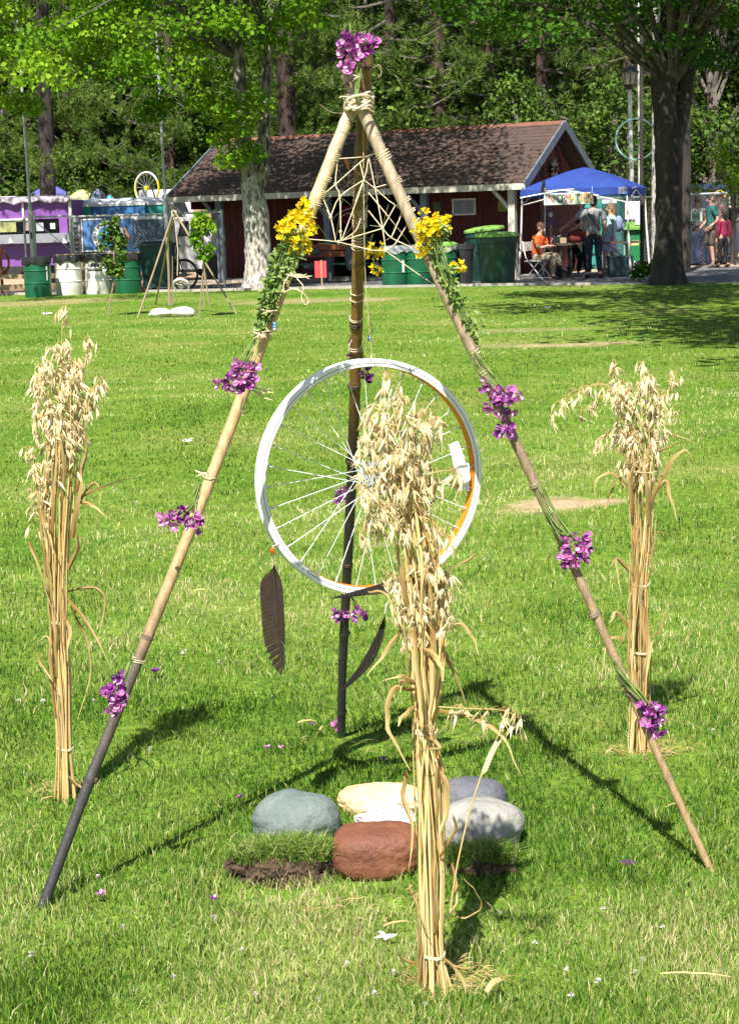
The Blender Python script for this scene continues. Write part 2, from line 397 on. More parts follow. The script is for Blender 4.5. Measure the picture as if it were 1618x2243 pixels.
# ------------------------------------------------------------------ foliage
MT['leaf_bright'] = grass_material('maple_leaves', [(0, (.05, .14, .006)), (.5, (.14, .29, .012)), (.85, (.25, .42, .024)), (1, (.33, .48, .04))], trans=.38)
MT['leaf_dark'] = grass_material('shade_tree_leaves', [(0, (.026, .08, .006)), (.6, (.055, .15, .011)), (1, (.10, .23, .02))], trans=.35)
MT['leaf_oak'] = grass_material('oak_leaves', [(0, (.033, .072, .010)), (.5, (.078, .148, .021)), (.85, (.145, .23, .038)), (1, (.20, .28, .055))], trans=.25)
MT['needles'] = grass_material('pine_needles', [(0, (.033, .075, .012)), (.5, (.10, .165, .027)), (1, (.22, .29, .062))], trans=.15)
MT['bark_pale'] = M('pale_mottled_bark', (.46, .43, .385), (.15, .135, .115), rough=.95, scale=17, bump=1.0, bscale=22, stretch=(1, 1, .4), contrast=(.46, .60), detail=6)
MT['bark_grey'] = M('grey_brown_bark', (.20, .175, .145), (.075, .065, .052), rough=.95, scale=6, bump=1.0, bscale=16, stretch=(1, 1, .3))
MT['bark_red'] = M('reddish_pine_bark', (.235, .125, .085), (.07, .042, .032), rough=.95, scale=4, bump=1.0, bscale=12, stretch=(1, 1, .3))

MT['bark_redd'] = M('dark_pine_bark', (.085, .052, .038), (.03, .021, .017), rough=.95, scale=4, bump=1.0, bscale=12, stretch=(1, 1, .3))  # reddish pine bark in a darker tone, so trunks stand out less
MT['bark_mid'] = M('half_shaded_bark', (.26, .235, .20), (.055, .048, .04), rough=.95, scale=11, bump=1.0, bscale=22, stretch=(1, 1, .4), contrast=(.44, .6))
MT['bark_limb'] = M('grey_limb_bark', (.13, .115, .095), (.06, .052, .042), rough=.95, scale=6)
MT['bark_dark'] = M('dark_brown_bark', (.060, .050, .041), (.024, .021, .018), rough=.95, scale=6, bump=1.0, bscale=16, stretch=(1, 1, .3))
def leaf_cloud(C, Rr, nper, size, upb=.7, seed=0):
    """C (k,3) clump centres, Rr (k,3) radii -> folded leaf quads spread through each clump"""
    rg = np.random.default_rng(seed); k = len(C); n = k*nper
    ci = np.repeat(np.arange(k), nper)
    d = rg.normal(size=(n, 3)); d /= np.linalg.norm(d, axis=1)[:, None]
    rad = rg.uniform(0, 1, n)**.45
    p = C[ci]+d*rad[:, None]*Rr[ci]
    p[:, 2] -= (d[:, 0]**2+d[:, 1]**2)*rad**2*Rr[ci][:, 2]*.5
    nn = rg.normal(size=(n, 3)); nn[:, 2] += upb*1.6; nn += d*.5; nn /= np.linalg.norm(nn, axis=1)[:, None]
    t = np.cross(nn, rg.normal(size=(n, 3))); t /= np.linalg.norm(t, axis=1)[:, None]+1e-9
    t[:, 2] -= .35; t /= np.linalg.norm(t, axis=1)[:, None]
    s = np.cross(nn, t); sz = size*rg.uniform(.6, 1.25, n)[:, None]
    V = np.stack([p-t*sz*.5, p+s*sz*.42+nn*sz*.10, p+t*sz*.55, p-s*sz*.42+nn*sz*.10], 1)
    cv = rg.uniform(.2, .75, k)[ci]
    A = np.clip(cv+rg.normal(0, .16, n), 0, 1)
    return V, A
def bumpy_tube(mb, pts, rs, seg=12, amp=.08, freq=1.2, n=6):
    sp = smoothline(pts, n); k = len(sp); r = [np.interp(i/(k-1)*(len(rs)-1), range(len(rs)), rs) for i in range(k)]
    o = len(mb.v); mb.tube(sp, r, seg)
    for i in range(o, len(mb.v)):
        v = Vector(mb.v[i]); c = sp[(i-o)//seg]; q = 1+amp*2*noise.noise(v*freq*3)+amp*noise.noise(v*freq*9)
        mb.v[i] = tuple(c+(v-c)*q)

# ---- the two broad trees at the edge of the lawn
def interp(x, xs, ys): return float(np.interp(x, xs, ys))
def big_tree(label, name, base, trunk_lines, limb_ends, crownC, crownR, nper, size, bark, leafm, seed, flare=True):
    t = thing(name, label, 'tree', base)
    mb = MB()
    for i, (pts, rs) in enumerate(trunk_lines):
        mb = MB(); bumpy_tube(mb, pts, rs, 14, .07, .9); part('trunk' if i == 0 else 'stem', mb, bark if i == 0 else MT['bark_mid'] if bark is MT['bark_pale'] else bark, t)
    lb = MB()
    for a, b_, r0 in limb_ends:
        a, b_ = Vector(a), Vector(b_); mid = (a+b_)/2+Vector((rnd(-.2, .2), rnd(-.2, .2), .15*(b_-a).length))
        lb.tube(smoothline([a, mid, b_], 4), [r0*(1-.8*i/8) for i in range(9)], 6)
    part('limbs', lb, MT['bark_limb'], t, kind='stuff')
    V, A = leaf_cloud(np.array(crownC), np.array(crownR), nper, size, seed=seed)
    V = V-np.array(base)[None, None, :]
    me = np_mesh('crown', V, 4, A, leafm)
    o = bpy.data.objects.new('crown', me); link(o, t); ORG[o] = ORG[t]
    return t
rg = random.Random(5)
YL = 39.5
def LP(x, y, dy=0): return P(x, y, YL+dy)
def dims_stalls(c):    # would this clump shade the drums or the stalls behind them?
    if c.x < -10.5: return False
    a = c.z-(39.2-c.y)/.706; b = c.z-(44.0-c.y)/.706
    return (c.y < 39 and -.3 < a < 1.3) or (c.y < 44 and .4 < b < 2.5)
cc = []; cr = []; limbs = []
forkA, forkB = LP(520, 130), LP(590, 90)
def lowL(x): return interp(x, [-200, 0, 110, 170, 300, 340, 430, 470, 530, 560, 620, 720], [190, 205, 225, 190, 215, 235, 215, 290, 300, 140, 120, 60])
for i in range(210):
    x = rg.uniform(-330, 700); lo = lowL(x)
    y = lo-45-rg.uniform(0, 1)**1.15*(lo+330)
    Yd = YL+rg.uniform(-2.9, 2.6)*(1 if y < 150 else .8)
    for _ in range(10):
        c = P(x, y, Yd)
        if x > 440 or not dims_stalls(c): break
        Yd = rg.uniform(33.2, 42.8)
    else: continue
    cc.append(tuple(c)); s = rg.uniform(.55, 1.0); cr.append((s, s, s*.42))
for x, y in ((505, 345), (485, 300), (520, 275), (545, 330), (560, 215), (500, 240), (440, 215), (20, 215), (60, 228), (330, 240), (350, 225)):
    c = P(x, y, YL-.6+rg.uniform(-.4, .4)); cc.append(tuple(c)); cr.append((.40, .40, .26))
for i in range(105): # top of crown, above the picture
    cc.append((rg.uniform(-4.2, 2.2), YL+rg.uniform(-3.0, 4.0), rg.uniform(6.8, 10.5))); s = rg.uniform(.8, 1.3); cr.append((s, s, s*.6))
for i in range(0, 210, 7): limbs.append((forkA if rg.random() < .6 else forkB, cc[i], .04))
base = tuple(G(565, 632)); base = (LP(568, 610).x, YL, 0)
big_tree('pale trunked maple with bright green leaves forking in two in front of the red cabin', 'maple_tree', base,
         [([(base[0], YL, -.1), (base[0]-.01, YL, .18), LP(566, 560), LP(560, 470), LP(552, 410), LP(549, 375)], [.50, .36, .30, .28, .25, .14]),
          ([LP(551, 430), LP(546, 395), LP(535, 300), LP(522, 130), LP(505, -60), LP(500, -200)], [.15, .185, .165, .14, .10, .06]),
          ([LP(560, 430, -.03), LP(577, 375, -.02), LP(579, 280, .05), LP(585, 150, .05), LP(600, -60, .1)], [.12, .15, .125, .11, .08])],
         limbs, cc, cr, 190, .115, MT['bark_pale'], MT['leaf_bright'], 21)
YR = 35.0
def on_canopy(c):      # would this clump shade the blue canopy stand?
    q = Vector(c)+ld*((c[2]-2.4)/-ld.z); return abs(q.x-5.0) < 2.3 and abs(q.y-40.9) < 2.3 and rg.random() < .96
cc = []; cr = []; limbs = []
def lowR(x): return interp(x, [930, 960, 1050, 1150, 1250, 1350, 1420, 1500, 1700], [70, 120, 110, 135, 125, 130, 175, 205, 190])
for i in range(150):
    x = rg.uniform(960, 1850); lo = lowR(x); y = lo-58-rg.uniform(0, 1)*(lo+300)
    c = P(x, y, YR+rg.uniform(-2.6, 2.8))
    if on_canopy(c) or (1330 < x < 1450 and y > 55): continue
    cc.append(tuple(c)); s = rg.uniform(.55, .95); cr.append((s, s, s*.40))
for i in range(36):
    c = (rg.uniform(3.0, 9.5), YR+rg.uniform(-3.5, 3.5), rg.uniform(6.5, 10.5))
    if on_canopy(c): continue
    cc.append(c); s = rg.uniform(.9, 1.5); cr.append((s, s, s*.6))
for i in range(30):  # unseen clumps added above the frame, in front, to shade the trunk
    cc.append((rg.uniform(4.2, 6.6), rg.uniform(30.6, 33.4), rg.uniform(6.2, 8.8))); s = rg.uniform(.7, 1.1); cr.append((s, s, s*.5))
for i in range(0, len(cc), 6): limbs.append((P(1470, 190, YR), cc[i], .06))
bR = (P(1463, 610, YR).x, YR, 0)
big_tree('thick dark trunked tree standing on the lawn edge right of the blue canopy', 'shade_tree', bR,
         [([(bR[0], YR, -.1), (bR[0]-.01, YR, .15), P(1462, 560, YR), P(1464, 450, YR), P(1463, 320, YR), P(1455, 220, YR), P(1462, 60, YR), P(1470, -100, YR)], [.42, .34, .285, .265, .26, .235, .17, .08]),
          ([P(1468, 330, YR+.05), P(1492, 240, YR+.05), P(1508, 130, YR+.1), P(1530, -40, YR+.1)], [.2, .17, .14, .07]),
          ([P(1460, 300, YR-.05), P(1440, 220, YR-.05), P(1430, 100, YR-.1)], [.18, .13, .06])],
         limbs, cc, cr, 170, .11, MT['bark_dark'], MT['leaf_dark'], 22)
# two trees whose crowns lie above the picture and shade the right of the lawn
for (tx, ty, ccx, ccy, rx, ry, sd, lab) in ((7.4, 15.0, 6.3, 15.2, 4.3, 4.8, 23, 'nearer leafy tree right of the lawn whose crown shades the grass below'), (7.9, 24.5, 5.7, 23.8, 5.3, 6.4, 24, 'farther leafy tree right of the lawn whose crown shades the grass below')):
    cc = []; cr = []; limbs = []
    for i in range(95):
        a = rg.uniform(0, 6.28); q = rg.uniform(0, 1)**.5
        cc.append((ccx+q*math.cos(a)*rx, ccy+q*math.sin(a)*ry, rg.uniform(6.6, 10.5)-q)); s = rg.uniform(.9, 1.45); cr.append((s, s, s*.55))
    for i in range(0, 95, 5): limbs.append(((tx, ty, 4.5), cc[i], .08))
    big_tree(lab, 'shade_tree', (tx, ty, 0), [([(tx, ty, -.1), (tx, ty, .3), (tx-.05, ty, 3), (tx-.2, ty+.1, 6), (tx-.5, ty+.2, 9)], [.45, .33, .27, .2, .08])], limbs, cc, cr, 170, .20, MT['bark_grey'], MT['leaf_dark'], sd)

# ---- woods behind: pines and oaks as shared meshes, every tree an object
def pine_mesh(seed, H=14.0):
    rg = random.Random(seed); tr = MB(); bumpy_tube(tr, [(0, 0, -.2), (.05, 0, 3), (-.05, .05, 8), (0, 0, H)], [.24, .20, .14, .03], 9, .05)
    T = []; D = []
    br = MB(); z = .9
    while z < H-.3:
        for k in range(rg.choice((2, 3, 3, 4))):
            a = rg.uniform(0, 6.283); L_ = (1-(z/H)**1.6)*rg.uniform(1.7, 3.1)+.35; dr = rg.uniform(-.25, .35)
            tip = Vector((math.cos(a)*L_, math.sin(a)*L_, z+dr*L_)); st = Vector((0, 0, z)); mid = (st+tip)/2+Vector((0, 0, -.12*L_))
            line = smoothline([st, mid, tip], 3); br.tube(line, [.05*(1-i/8) for i in range(len(line))], 4)
            for q in range(int(3+L_*5.2)):
                u = rg.uniform(.38, 1.0); i = min(len(line)-2, int(u*(len(line)-1))); p = line[i].lerp(line[i+1], u*(len(line)-1)-i)
                off = Vector((rg.gauss(0, .22), rg.gauss(0, .22), rg.gauss(.05, .16))); T.append(p+off)
                D.append(((tip-st).normalized()*.5+off*2+Vector((0, 0, .5))).normalized())
        z += rg.uniform(.3, .62)
    T = np.array(T); D = np.array(D); k = len(T); nn = 30
    r2 = np.random.default_rng(seed); d = r2.normal(size=(k, nn, 3)); d /= np.linalg.norm(d, axis=2)[..., None]
    d += D[:, None, :]*.75; d /= np.linalg.norm(d, axis=2)[..., None]
    L_ = r2.uniform(.17, .27, (k, nn, 1)); s = np.cross(d, r2.normal(size=(k, nn, 3))); s /= np.linalg.norm(s, axis=2)[..., None]+1e-9
    p = np.repeat(T[:, None, :], nn, 1)
    V = np.stack([p-s*.008, p+s*.008, p+d*L_*.7+s*.013, p+d*L_], 2).reshape(-1, 4, 3)
    cv = r2.uniform(.15, .75, k); A = np.clip(np.repeat(cv, nn)+r2.normal(0, .13, k*nn), 0, 1)
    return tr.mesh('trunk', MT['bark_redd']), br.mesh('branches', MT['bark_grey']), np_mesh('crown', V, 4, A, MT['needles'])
def oak_mesh(seed, H=11.0, Rr=3.2, low=1.0, size=.16, k=90, nper=150):
    rg = random.Random(seed); tr = MB(); bumpy_tube(tr, [(0, 0, -.2), (.1, 0, 2), (0, .1, H*.5), (0, 0, H*.85)], [.28, .2, .14, .03], 9, .06)
    br = MB(); C = []; Q = []
    for i in range(k):
        u = rg.uniform(0, 1); z = low+u*(H-low); rr = Rr*(math.sin(math.pi*min(1, .22+.78*u))**.7)*rg.uniform(.35, 1.0); a = rg.uniform(0, 6.283)
        c = Vector((math.cos(a)*rr, math.sin(a)*rr, z)); C.append(tuple(c)); s = rg.uniform(.45, .85); Q.append((s, s, s*.6))
        if i % 3 == 0: br.tube(smoothline([(0, 0, max(.6, z*.6)), (c.x*.5, c.y*.5, z*.85), c], 2), [.06, .05, .04, .025, .012], 4)
    V, A = leaf_cloud(np.array(C), np.array(Q), nper, size, seed=seed)
    return tr.mesh('trunk', MT['bark_grey']), br.mesh('branches', MT['bark_grey']), np_mesh('crown', V, 4, A, MT['leaf_oak'])
PINES = [pine_mesh(s) for s in (31, 32, 33)]
OAKS = [oak_mesh(41), oak_mesh(42, 9, 2.8), oak_mesh(43, 5.0, 2.3, .15, .13, 60, 130)]
def plant_tree(kind, me, x, y, s, label, group):
    t = thing(kind, label, 'tree', (x, y, -.02 if y < 66 else (y-66)*.40), group)
    t.rotation_euler.z = random.uniform(0, 6.28); t.scale = (s, s, s*rnd(.92, 1.1))
    for nm, m_ in zip(('trunk', 'branches', 'crown'), me):
        o = bpy.data.objects.new(nm, m_); link(o, t)
        if nm != 'trunk': o['kind'] = 'stuff'
    return t
ZN = [(-260, 'beyond the left picture border'), (60, 'behind the purple booth left end'), (160, 'behind the purple booth right end'), (265, 'behind the dome tents'), (345, 'behind the upturned bicycle wheel'), (450, 'behind the second flag pole'), (560, 'behind the forked maple'), (680, 'behind the cabin roof left end'), (735, 'left of the tripod top'), (785, 'behind the tripod top'), (845, 'right of the tripod top'), (1000, 'above the charcoal bin'), (1130, 'above the porch corner post'), (920, 'behind the cabin roof middle'), (1060, 'behind the cabin roof right half'), (1200, 'behind the cabin gable'), (1330, 'behind the blue canopy'), (1450, 'behind the lamp post'), (1560, 'behind the thick dark tree'), (1700, 'behind the open gate'), (1900, 'beyond the right picture border')]
def zone(x, y=58): return min(ZN, key=lambda q: abs(q[0]-(x/y*FPX+809)))[1]
def depth_word(y): return 'in the foremost row' if y < 56 else ('in the second row' if y < 61.5 else ('in the third row' if y < 68 else 'in the rear row'))
for (y, xs, kinds) in ((52.5, [-12.5, -9.6, -6.4, -3.6], 'oppo'), (54.5, [6.0, 8.6, 11.5, 14.5], 'ppop'), (53.5, [-1.2, .7, 2.6, 4.4], 'pppp'),
                       (57, [-16, -12.8, -10.2, -7.6, -5.0, -2.2, .4, 3.0, 5.6, 8.0, 10.6, 13.4, 17], 'oopoopopoppoo'),
                       (64, [-19, -15.5, -12, -9, -6.2, -3.4, -.6, 2.2, 5, 7.8, 11, 14.5, 18], 'oppoppoppoppo'),
                       (72, [-20, -16, -12.5, -9, -5.5, -2, 1.5, 5, 8.5, 12, 16, 20], 'popppopopppo')):
    for x, kd in zip(xs, kinds):
        x += rnd(-.5, .5); yy = y+rnd(-1.2, 1.2)+(8.5 if x < -3 and y < 62 else (6 if x > 9.5 and y < 62 else (2 if abs(x) > 3 and y < 66 else 0)))
        if kd == 'p': plant_tree('pine_tree', random.choice(PINES), x, yy, rnd(.85, 1.15)*(1.1 if y > 60 else 1), 'pine '+depth_word(y)+' '+zone(x, yy), 'pines in the woods')
        else: plant_tree('oak_tree', random.choice(OAKS[:2]), x, yy, rnd(.95, 1.25), 'round leafy oak '+depth_word(y)+' '+zone(x, yy), 'oaks in the woods')
for x, y in ((-12.5, 62.0), (-9.6, 61.5), (-6.6, 61.8), (-3.8, 61.2), (7.4, 52.5), (11.8, 60.5), (14.5, 61), (-15, 62.5), (4.6, 52.5), (-1.0, 51.8), (.8, 52.4)):
    plant_tree('understorey_bush', OAKS[2], x, y, rnd(.8, 1.15), 'low bush under the woods '+zone(x, y), 'bushes at the foot of the woods')
# single bare trunks that stand out of the woods
def lone_trunk(label, pts, rs, mat):
    mb = MB(); bumpy_tube(mb, pts, rs, 10, .06)
    base = pts[0]; t = thing('pine_tree', label, 'tree', (base[0], base[1], 0)); part('trunk', mb, mat, t)
    top = Vector(pts[-1]); o = bpy.data.objects.new('crown', PINES[0][2]); link(o, t); o.location = top-ORG[t]-Vector((0, 0, 8.6 if base[0] < -1 else 3.4)); o.scale = (.7, .7, .7); o['kind'] = 'stuff'
def trunk_px(x0, x1, Y, top=11): b_ = P(x0, 560, Y); a = P(x1, 60, Y); a.z = top; b_.z = -.1; return [tuple(b_), tuple((b_+a)/2), tuple(a)]
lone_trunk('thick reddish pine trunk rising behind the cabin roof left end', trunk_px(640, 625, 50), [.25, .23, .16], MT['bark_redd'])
lone_trunk('reddish pine trunk close behind the thick dark tree at right', trunk_px(1500, 1503, 41.5), [.13, .11, .08], MT['bark_dark'])
lone_trunk('dark pine trunk in front of the blue camp canopy', trunk_px(108, 104, 52), [.24, .21, .12], MT['bark_dark'])
lone_trunk('thin pale trunk just left of the thick dark tree', trunk_px(1433, 1440, 42.5), [.09, .08, .05], MT['bark_pale'])
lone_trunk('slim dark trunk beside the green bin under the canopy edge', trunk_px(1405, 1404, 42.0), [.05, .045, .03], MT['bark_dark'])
# yellow-green young tree at the right border
C_ = [(P(1600, y, 47).x+rnd(-.3, .5), 47+rnd(-.5, .5), P(1600, y, 47).z) for y in (330, 350, 370, 390, 405, 420, 345, 380)]
yt = thing('young_tree', 'yellow green young tree behind the right hand gate', 'tree', (P(1603, 500, 47).x, 47, 0))
part('trunk', MB().tube([(P(1603, 500, 47).x, 47, -.1), (P(1603, 500, 47).x, 47, 3)], [.05, .02], 6), MT['bark_grey'], yt)
V, A = leaf_cloud(np.array(C_), np.array([(.4, .4, .4)]*8), 160, .09, seed=77)
o = bpy.data.objects.new('crown', np_mesh('crown', V-np.array(yt.location)[None, None, :], 4, A, MT['leaf_bright'])); link(o, yt); ORG[o] = ORG[yt]
# green plants at the foot of the right tree
for px, py, Y, lab in ((1405, 590, 37.2, 'low leafy plant left of the dark tree trunk foot'), (1428, 585, 36.6, 'bushy leafy sprout against the dark tree trunk foot')):
    c = P(px, py, Y); t = thing('plant', lab, 'plant', (c.x, c.y, 0))
    V, A = leaf_cloud(np.array([(rnd(-.25, .25), rnd(-.1, .1), rnd(.12, .35)) for _ in range(7)]), np.array([(.16, .14, .12)]*7), 26, .10, seed=int(px))
    o = bpy.data.objects.new('leaves', np_mesh('leaves', V, 4, A, MT['leaf_dark'])); link(o, t); ORG[o] = ORG[t]
# ------------------------------------------------------------------ the red cabin with its porch
MT['cabin_red'] = M('dark_red_board', (.105, .020, .018), (.065, .013, .013), rough=.8, scale=5, stretch=(4, 4, .4))
MT['roof'] = M('brown_shingle', (.088, .056, .043), (.060, .038, .031), rough=.95, scale=7, bump=.4, bscale=40)
MT['trimw'] = M('pale_trim', (.60, .57, .48), (.46, .43, .36), rough=.7, scale=2)
MT['trimb'] = M('blue_grey_bargeboard', (.17, .20, .24), (.12, .14, .17), rough=.7)
MT['ridge'] = M('reddish_ridge_tile', (.20, .085, .055), (.15, .065, .045), rough=.9)
MT['dark_in'] = M('dark_interior', (.035, .022, .02), (.02, .014, .013), rough=.9)
A0 = Vector((3.587, 41.0, 0)); U = Vector((-8.0, 4.0, 0)).normalized(); Vv = Vector((.447, .894, 0)).normalized(); Z = Vector((0, 0, 1))
BL, BW, EZ, RZ = 8.95, 4.82, 2.12, 3.42
def Bp(u, v, z): return A0+U*u+Vv*v+Z*z
FRM = Matrix((U, Vv, Z)).transposed()
cab = thing('cabin', 'dark red timber cabin with brown shingle roof and open front porch', 'cabin', tuple(A0))
def bb(mb, u0, u1, v0, v1, z0, z1, a=0, m=0):
    c = Bp((u0+u1)/2, (v0+v1)/2, (z0+z1)/2); return mb.box(c, (abs(u1-u0), abs(v1-v0), abs(z1-z0)), mat=FRM, a=a, m=m)
PD = 1.65                                  # porch depth
part('back_wall', bb(MB(), .12, BL-.1, BW-.35, BW-.27, 0, EZ+.1), MT['dark_in'], cab, False)
part('porch_floor', bb(MB(), .05, BL-.05, .1, PD+.1, 0, .06), MT['concrete'], cab, False)
# vertical boards of the front wall (a dark opening in the middle) and of the right gable wall
k = int((BL-.3)/.2); bdm = None
for i in range(k):
    u = .15+i*.2
    if 3.05 < u < 5.6: continue           # the open serving room
    part('wall_board', bb(MB(), u, u+.192, PD+rnd(-.004, .004), PD+.05, .05, EZ+.25), MT['cabin_red'], cab, False)
for i in range(int((BW-.5)/.2)):
    v = .25+i*.2; z1 = EZ-.12+(1-abs(v+.1-BW/2)/(BW/2))*(RZ-EZ)
    part('gable_board', bb(MB(), .10, .15, v, v+.192, 0.0 if v > PD else EZ-.3, z1), MT['cabin_red'], cab, False)
    if True: part('gable_board', bb(MB(), BL-.15, BL-.1, v, v+.192, EZ-.3, z1), MT['cabin_red'], cab, False)
part('room', bb(bb(MB(), 3.0, 3.06, PD, BW-.3, 0, EZ), 5.6, 5.66, PD, BW-.3, 0, EZ), MT['dark_in'], cab, False)
part('ceiling', bb(MB(), .1, BL-.1, .12, BW-.1, EZ+.0, EZ+.03), MT['dark_in'], cab, False)
# roof: two slabs of shingle courses
def roof_slab(side):
    v0, v1 = (-.22, BW/2) if side == 0 else (BW+.22, BW/2)
    drop = .22*(RZ-EZ)/(BW/2); p = [Bp(-.25, v0, EZ-drop+.14), Bp(BL+.25, v0, EZ-drop+.14), Bp(BL+.25, v1, RZ+.14), Bp(-.25, v1, RZ+.14)]
    return MB().prism(p, (0, 0, -.10))
rf = part('roof', roof_slab(0), MT['roof'], cab, False); part('roof', roof_slab(1), MT['roof'], cab, False)
NC = 17; drop = .22*(RZ-EZ)/(BW/2)
for i in range(NC):                        # overlapping shingle courses on the front slope
    a, b = i/NC, (i+1)/NC
    def q(u, t, dz): return Bp(u, -.22+t*(BW/2+.22), EZ-drop+t*(RZ-EZ+drop)+.14+dz)
    mb = MB(); cuts = [-.25]+sorted(rnd(-.1, BL+.1) for _ in range(3))+[BL+.25]
    for c0, c1 in zip(cuts, cuts[1:]):
        l = rnd(.014, .022); mb.add([q(c0+.005, a, l), q(c1-.005, a, l), q(c1-.005, b, .004), q(c0+.005, b, .004), q(c0+.005, a, 0), q(c1-.005, a, 0)], [(0, 1, 2, 3), (4, 5, 1, 0)])
    part('shingle_course', mb, MT['roof'], rf, False)
part('ridge_cap', MB().prism([Bp(-.27, BW/2-.12, RZ+.10), Bp(-.27, BW/2, RZ+.19), Bp(-.27, BW/2+.12, RZ+.10)], U*(BL+.54)), MT['ridge'], rf, False)
part('fascia', bb(MB(), -.27, BL+.27, -.25, -.225, EZ-drop-.0, EZ-drop+.14), MT['trimw'], cab, False)
for (v0, z0, v1, z1) in ((-.24, EZ-drop+.08, BW/2, RZ+.10), (BW+.24, EZ-drop+.08, BW/2, RZ+.10)):
    part('bargeboard', MB().bar(Bp(-.275, v0, z0), Bp(-.275, v1, z1), .035, .20, up=Vv), MT['trimb'], cab, False)
    part('bargeboard', MB().bar(Bp(BL+.275, v0, z0), Bp(BL+.275, v1, z1), .035, .20, up=Vv), MT['trimb'], cab, False)
for u in (.16, 2.35, 4.9, 7.9):
    ps = part('post', bb(MB(), u-.08, u+.08, -.02, .14, 0, EZ-.03), MT['trimw'] if u < 1 else MT['trimb'], cab, False)
    part('brace', MB().bar(Bp(u+.05, .06, EZ-.55), Bp(u+.5, .06, EZ-.06), .08), MT['trimw'] if u < 1 else MT['trimb'], ps, False)
part('beam', bb(MB(), .05, BL-.05, -.03, .11, EZ-.03, EZ+.10), MT['trimb'], cab, False)
# ornament in the gable: red wagon wheel with a pale sun in the middle
go = thing('wagon_wheel', 'rust red wagon wheel with a silver sun hung in the cabin gable', 'ornament', tuple(Bp(.02, BW/2, EZ+.30)))
gc = Bp(.04, BW/2, EZ+.36); MT['rust'] = M('rusty_red', (.22, .05, .03), (.14, .035, .02)); MT['silver'] = M('dull_silver', (.5, .5, .48), rough=.4, metal=.4)
def ringtube(c, r, t, ax, seg=28, sub=6, a0=0, a1=2*math.pi):
    ax = Vector(ax).normalized(); u = ax.orthogonal().normalized(); w = ax.cross(u)
    return [Vector(c)+(u*math.cos(a0+(a1-a0)*i/seg)+w*math.sin(a0+(a1-a0)*i/seg))*r for i in range(seg+1)]
part('rim', MB().tube(ringtube(gc, .62, 0, U), .03, 6), MT['rust'], go)
part('hub', MB().ell(gc-U*.03, (.10, .10, .10)), MT['rust'], go)
for i in range(10):
    a = i*math.pi/5; d = Vv*math.cos(a)+Z*math.sin(a); part('sun_ray', MB().prism([gc-U*.05+d*.1+d.cross(U)*.035, gc-U*.05+d*.1-d.cross(U)*.035, gc-U*.05+d*.29], U*.012), MT['silver'], go, False)
# notices on the cabin
def panel(name, label, cat, c, w, h, mat, frame=None, nrm=None, tilt=0):
    t = thing(name, label, cat, tuple(c)); part('board', MB().box(c, (w, .02, h), mat=FRM), mat, t, False)
    if frame:
        for s in (-1, 1):
            part('frame', MB().box(Vector(c)+U*s*w/2-Vv*.012, (.035, .03, h+.035), mat=FRM), frame, t, False); part('frame', MB().box(Vector(c)+Z*s*h/2-Vv*.012, (w-.04, .03, .035), mat=FRM), frame, t, False)
    return t
MT['poster'] = M('greyish_notice_paper', (.36, .39, .46), (.28, .31, .38), scale=30)
def BPx(px, py, v):       # point on the plane v = const of the cabin
    return on_plane(px, py, Bp(0, v, 0), Vv)
pc = BPx(1016, 453, PD-.03); nb = panel('notice_board', 'grey notice board in a white frame on the cabin porch wall', 'notice board', pc, .58, .36, MT['poster'], MT['white'])
for i in range(7):
    for s in (-1, 1): part('text_line', MB().box(pc+U*s*.135-Vv*.013+Z*(.12-i*.04), (.2-rnd(0, .05), .004, .012), mat=FRM), MT['trimb'], nb, False, kind=None)
pc = BPx(1100, 452, PD-.03); panel('notice', 'small yellow green notice near the porch corner post', 'notice', pc, .22, .24, M('yellow_green_paper', (.30, .36, .06)))
pc = BPx(957, 452, PD-.02); panel('notice', 'dim green notice in the middle of the porch wall', 'notice', pc, .2, .2, M('dim_green_paper', (.10, .17, .06)))
# things hanging in the dark serving room
for (px, py, w, h, col, lab) in ((600, 520, .28, .62, (.42, .36, .05), 'dull yellow cloth hanging behind the pale trunk under the porch'), (697, 490, .26, .95, (.10, .10, .22), 'dark blue coat hanging in the shade of the porch'), (757, 470, .30, .42, (.28, .03, .09), 'crimson cloth hanging in the porch behind the string web')):
    c = BPx(px, py, PD+.2); mb = MB(); n = 8; k = 6
    vv = [(c+U*(w*(i/n-.5))*(1-.15*math.sin(j))+Vv*(.05*math.sin(i*1.7+j*.4))+Z*(h*(.5-j/k))) for j in range(k+1) for i in range(n+1)]
    mb.add(vv, [(j*(n+1)+i, j*(n+1)+i+1, (j+1)*(n+1)+i+1, (j+1)*(n+1)+i) for j in range(k) for i in range(n)])
    solo('hanging_cloth', mb, M('cloth_'+lab[:9].strip().replace(' ', '_'), col, rough=.95), lab, 'cloth', tuple(c))
# bench under the porch eave with a jacket and a cap, red placard on a stake
bp = BPx(770, 600, -.55); bp.z = 0
bn = thing('park_bench', 'red brown slatted bench with green seat in front of the cabin', 'bench', tuple(bp))
def bq(u, v, z): return bp+U*u+Vv*v+Z*z
def bx(mb, u, v, z, du, dv, dz): return mb.box(bq(u, v, z), (du, dv, dz), mat=FRM)
BX0, BX1 = -.35, 1.75
for z in (.66, .82): part('back_slat', bx(MB(), (BX0+BX1)/2, .30, z, BX1-BX0, .035, .13), MT['benchwood'], bn, False)
MT['bench_green'] = M('green_bench_seat', (.012, .13, .065), rough=.5)
for v in (-.12, .02, .16): part('seat_slat', bx(MB(), (BX0+BX1)/2, v, .43, BX1-BX0, .12, .035), MT['bench_green'], bn, False)
for u in (BX0+.2, BX1-.2): part('leg', bx(bx(bx(MB(), u, -.1, .21, .06, .06, .40), u, .28, .45, .06, .05, .86), u, .09, .40, .06, .40, .04), MT['darkmetal'], bn, False)
jc = BPx(768, 565, -.75)
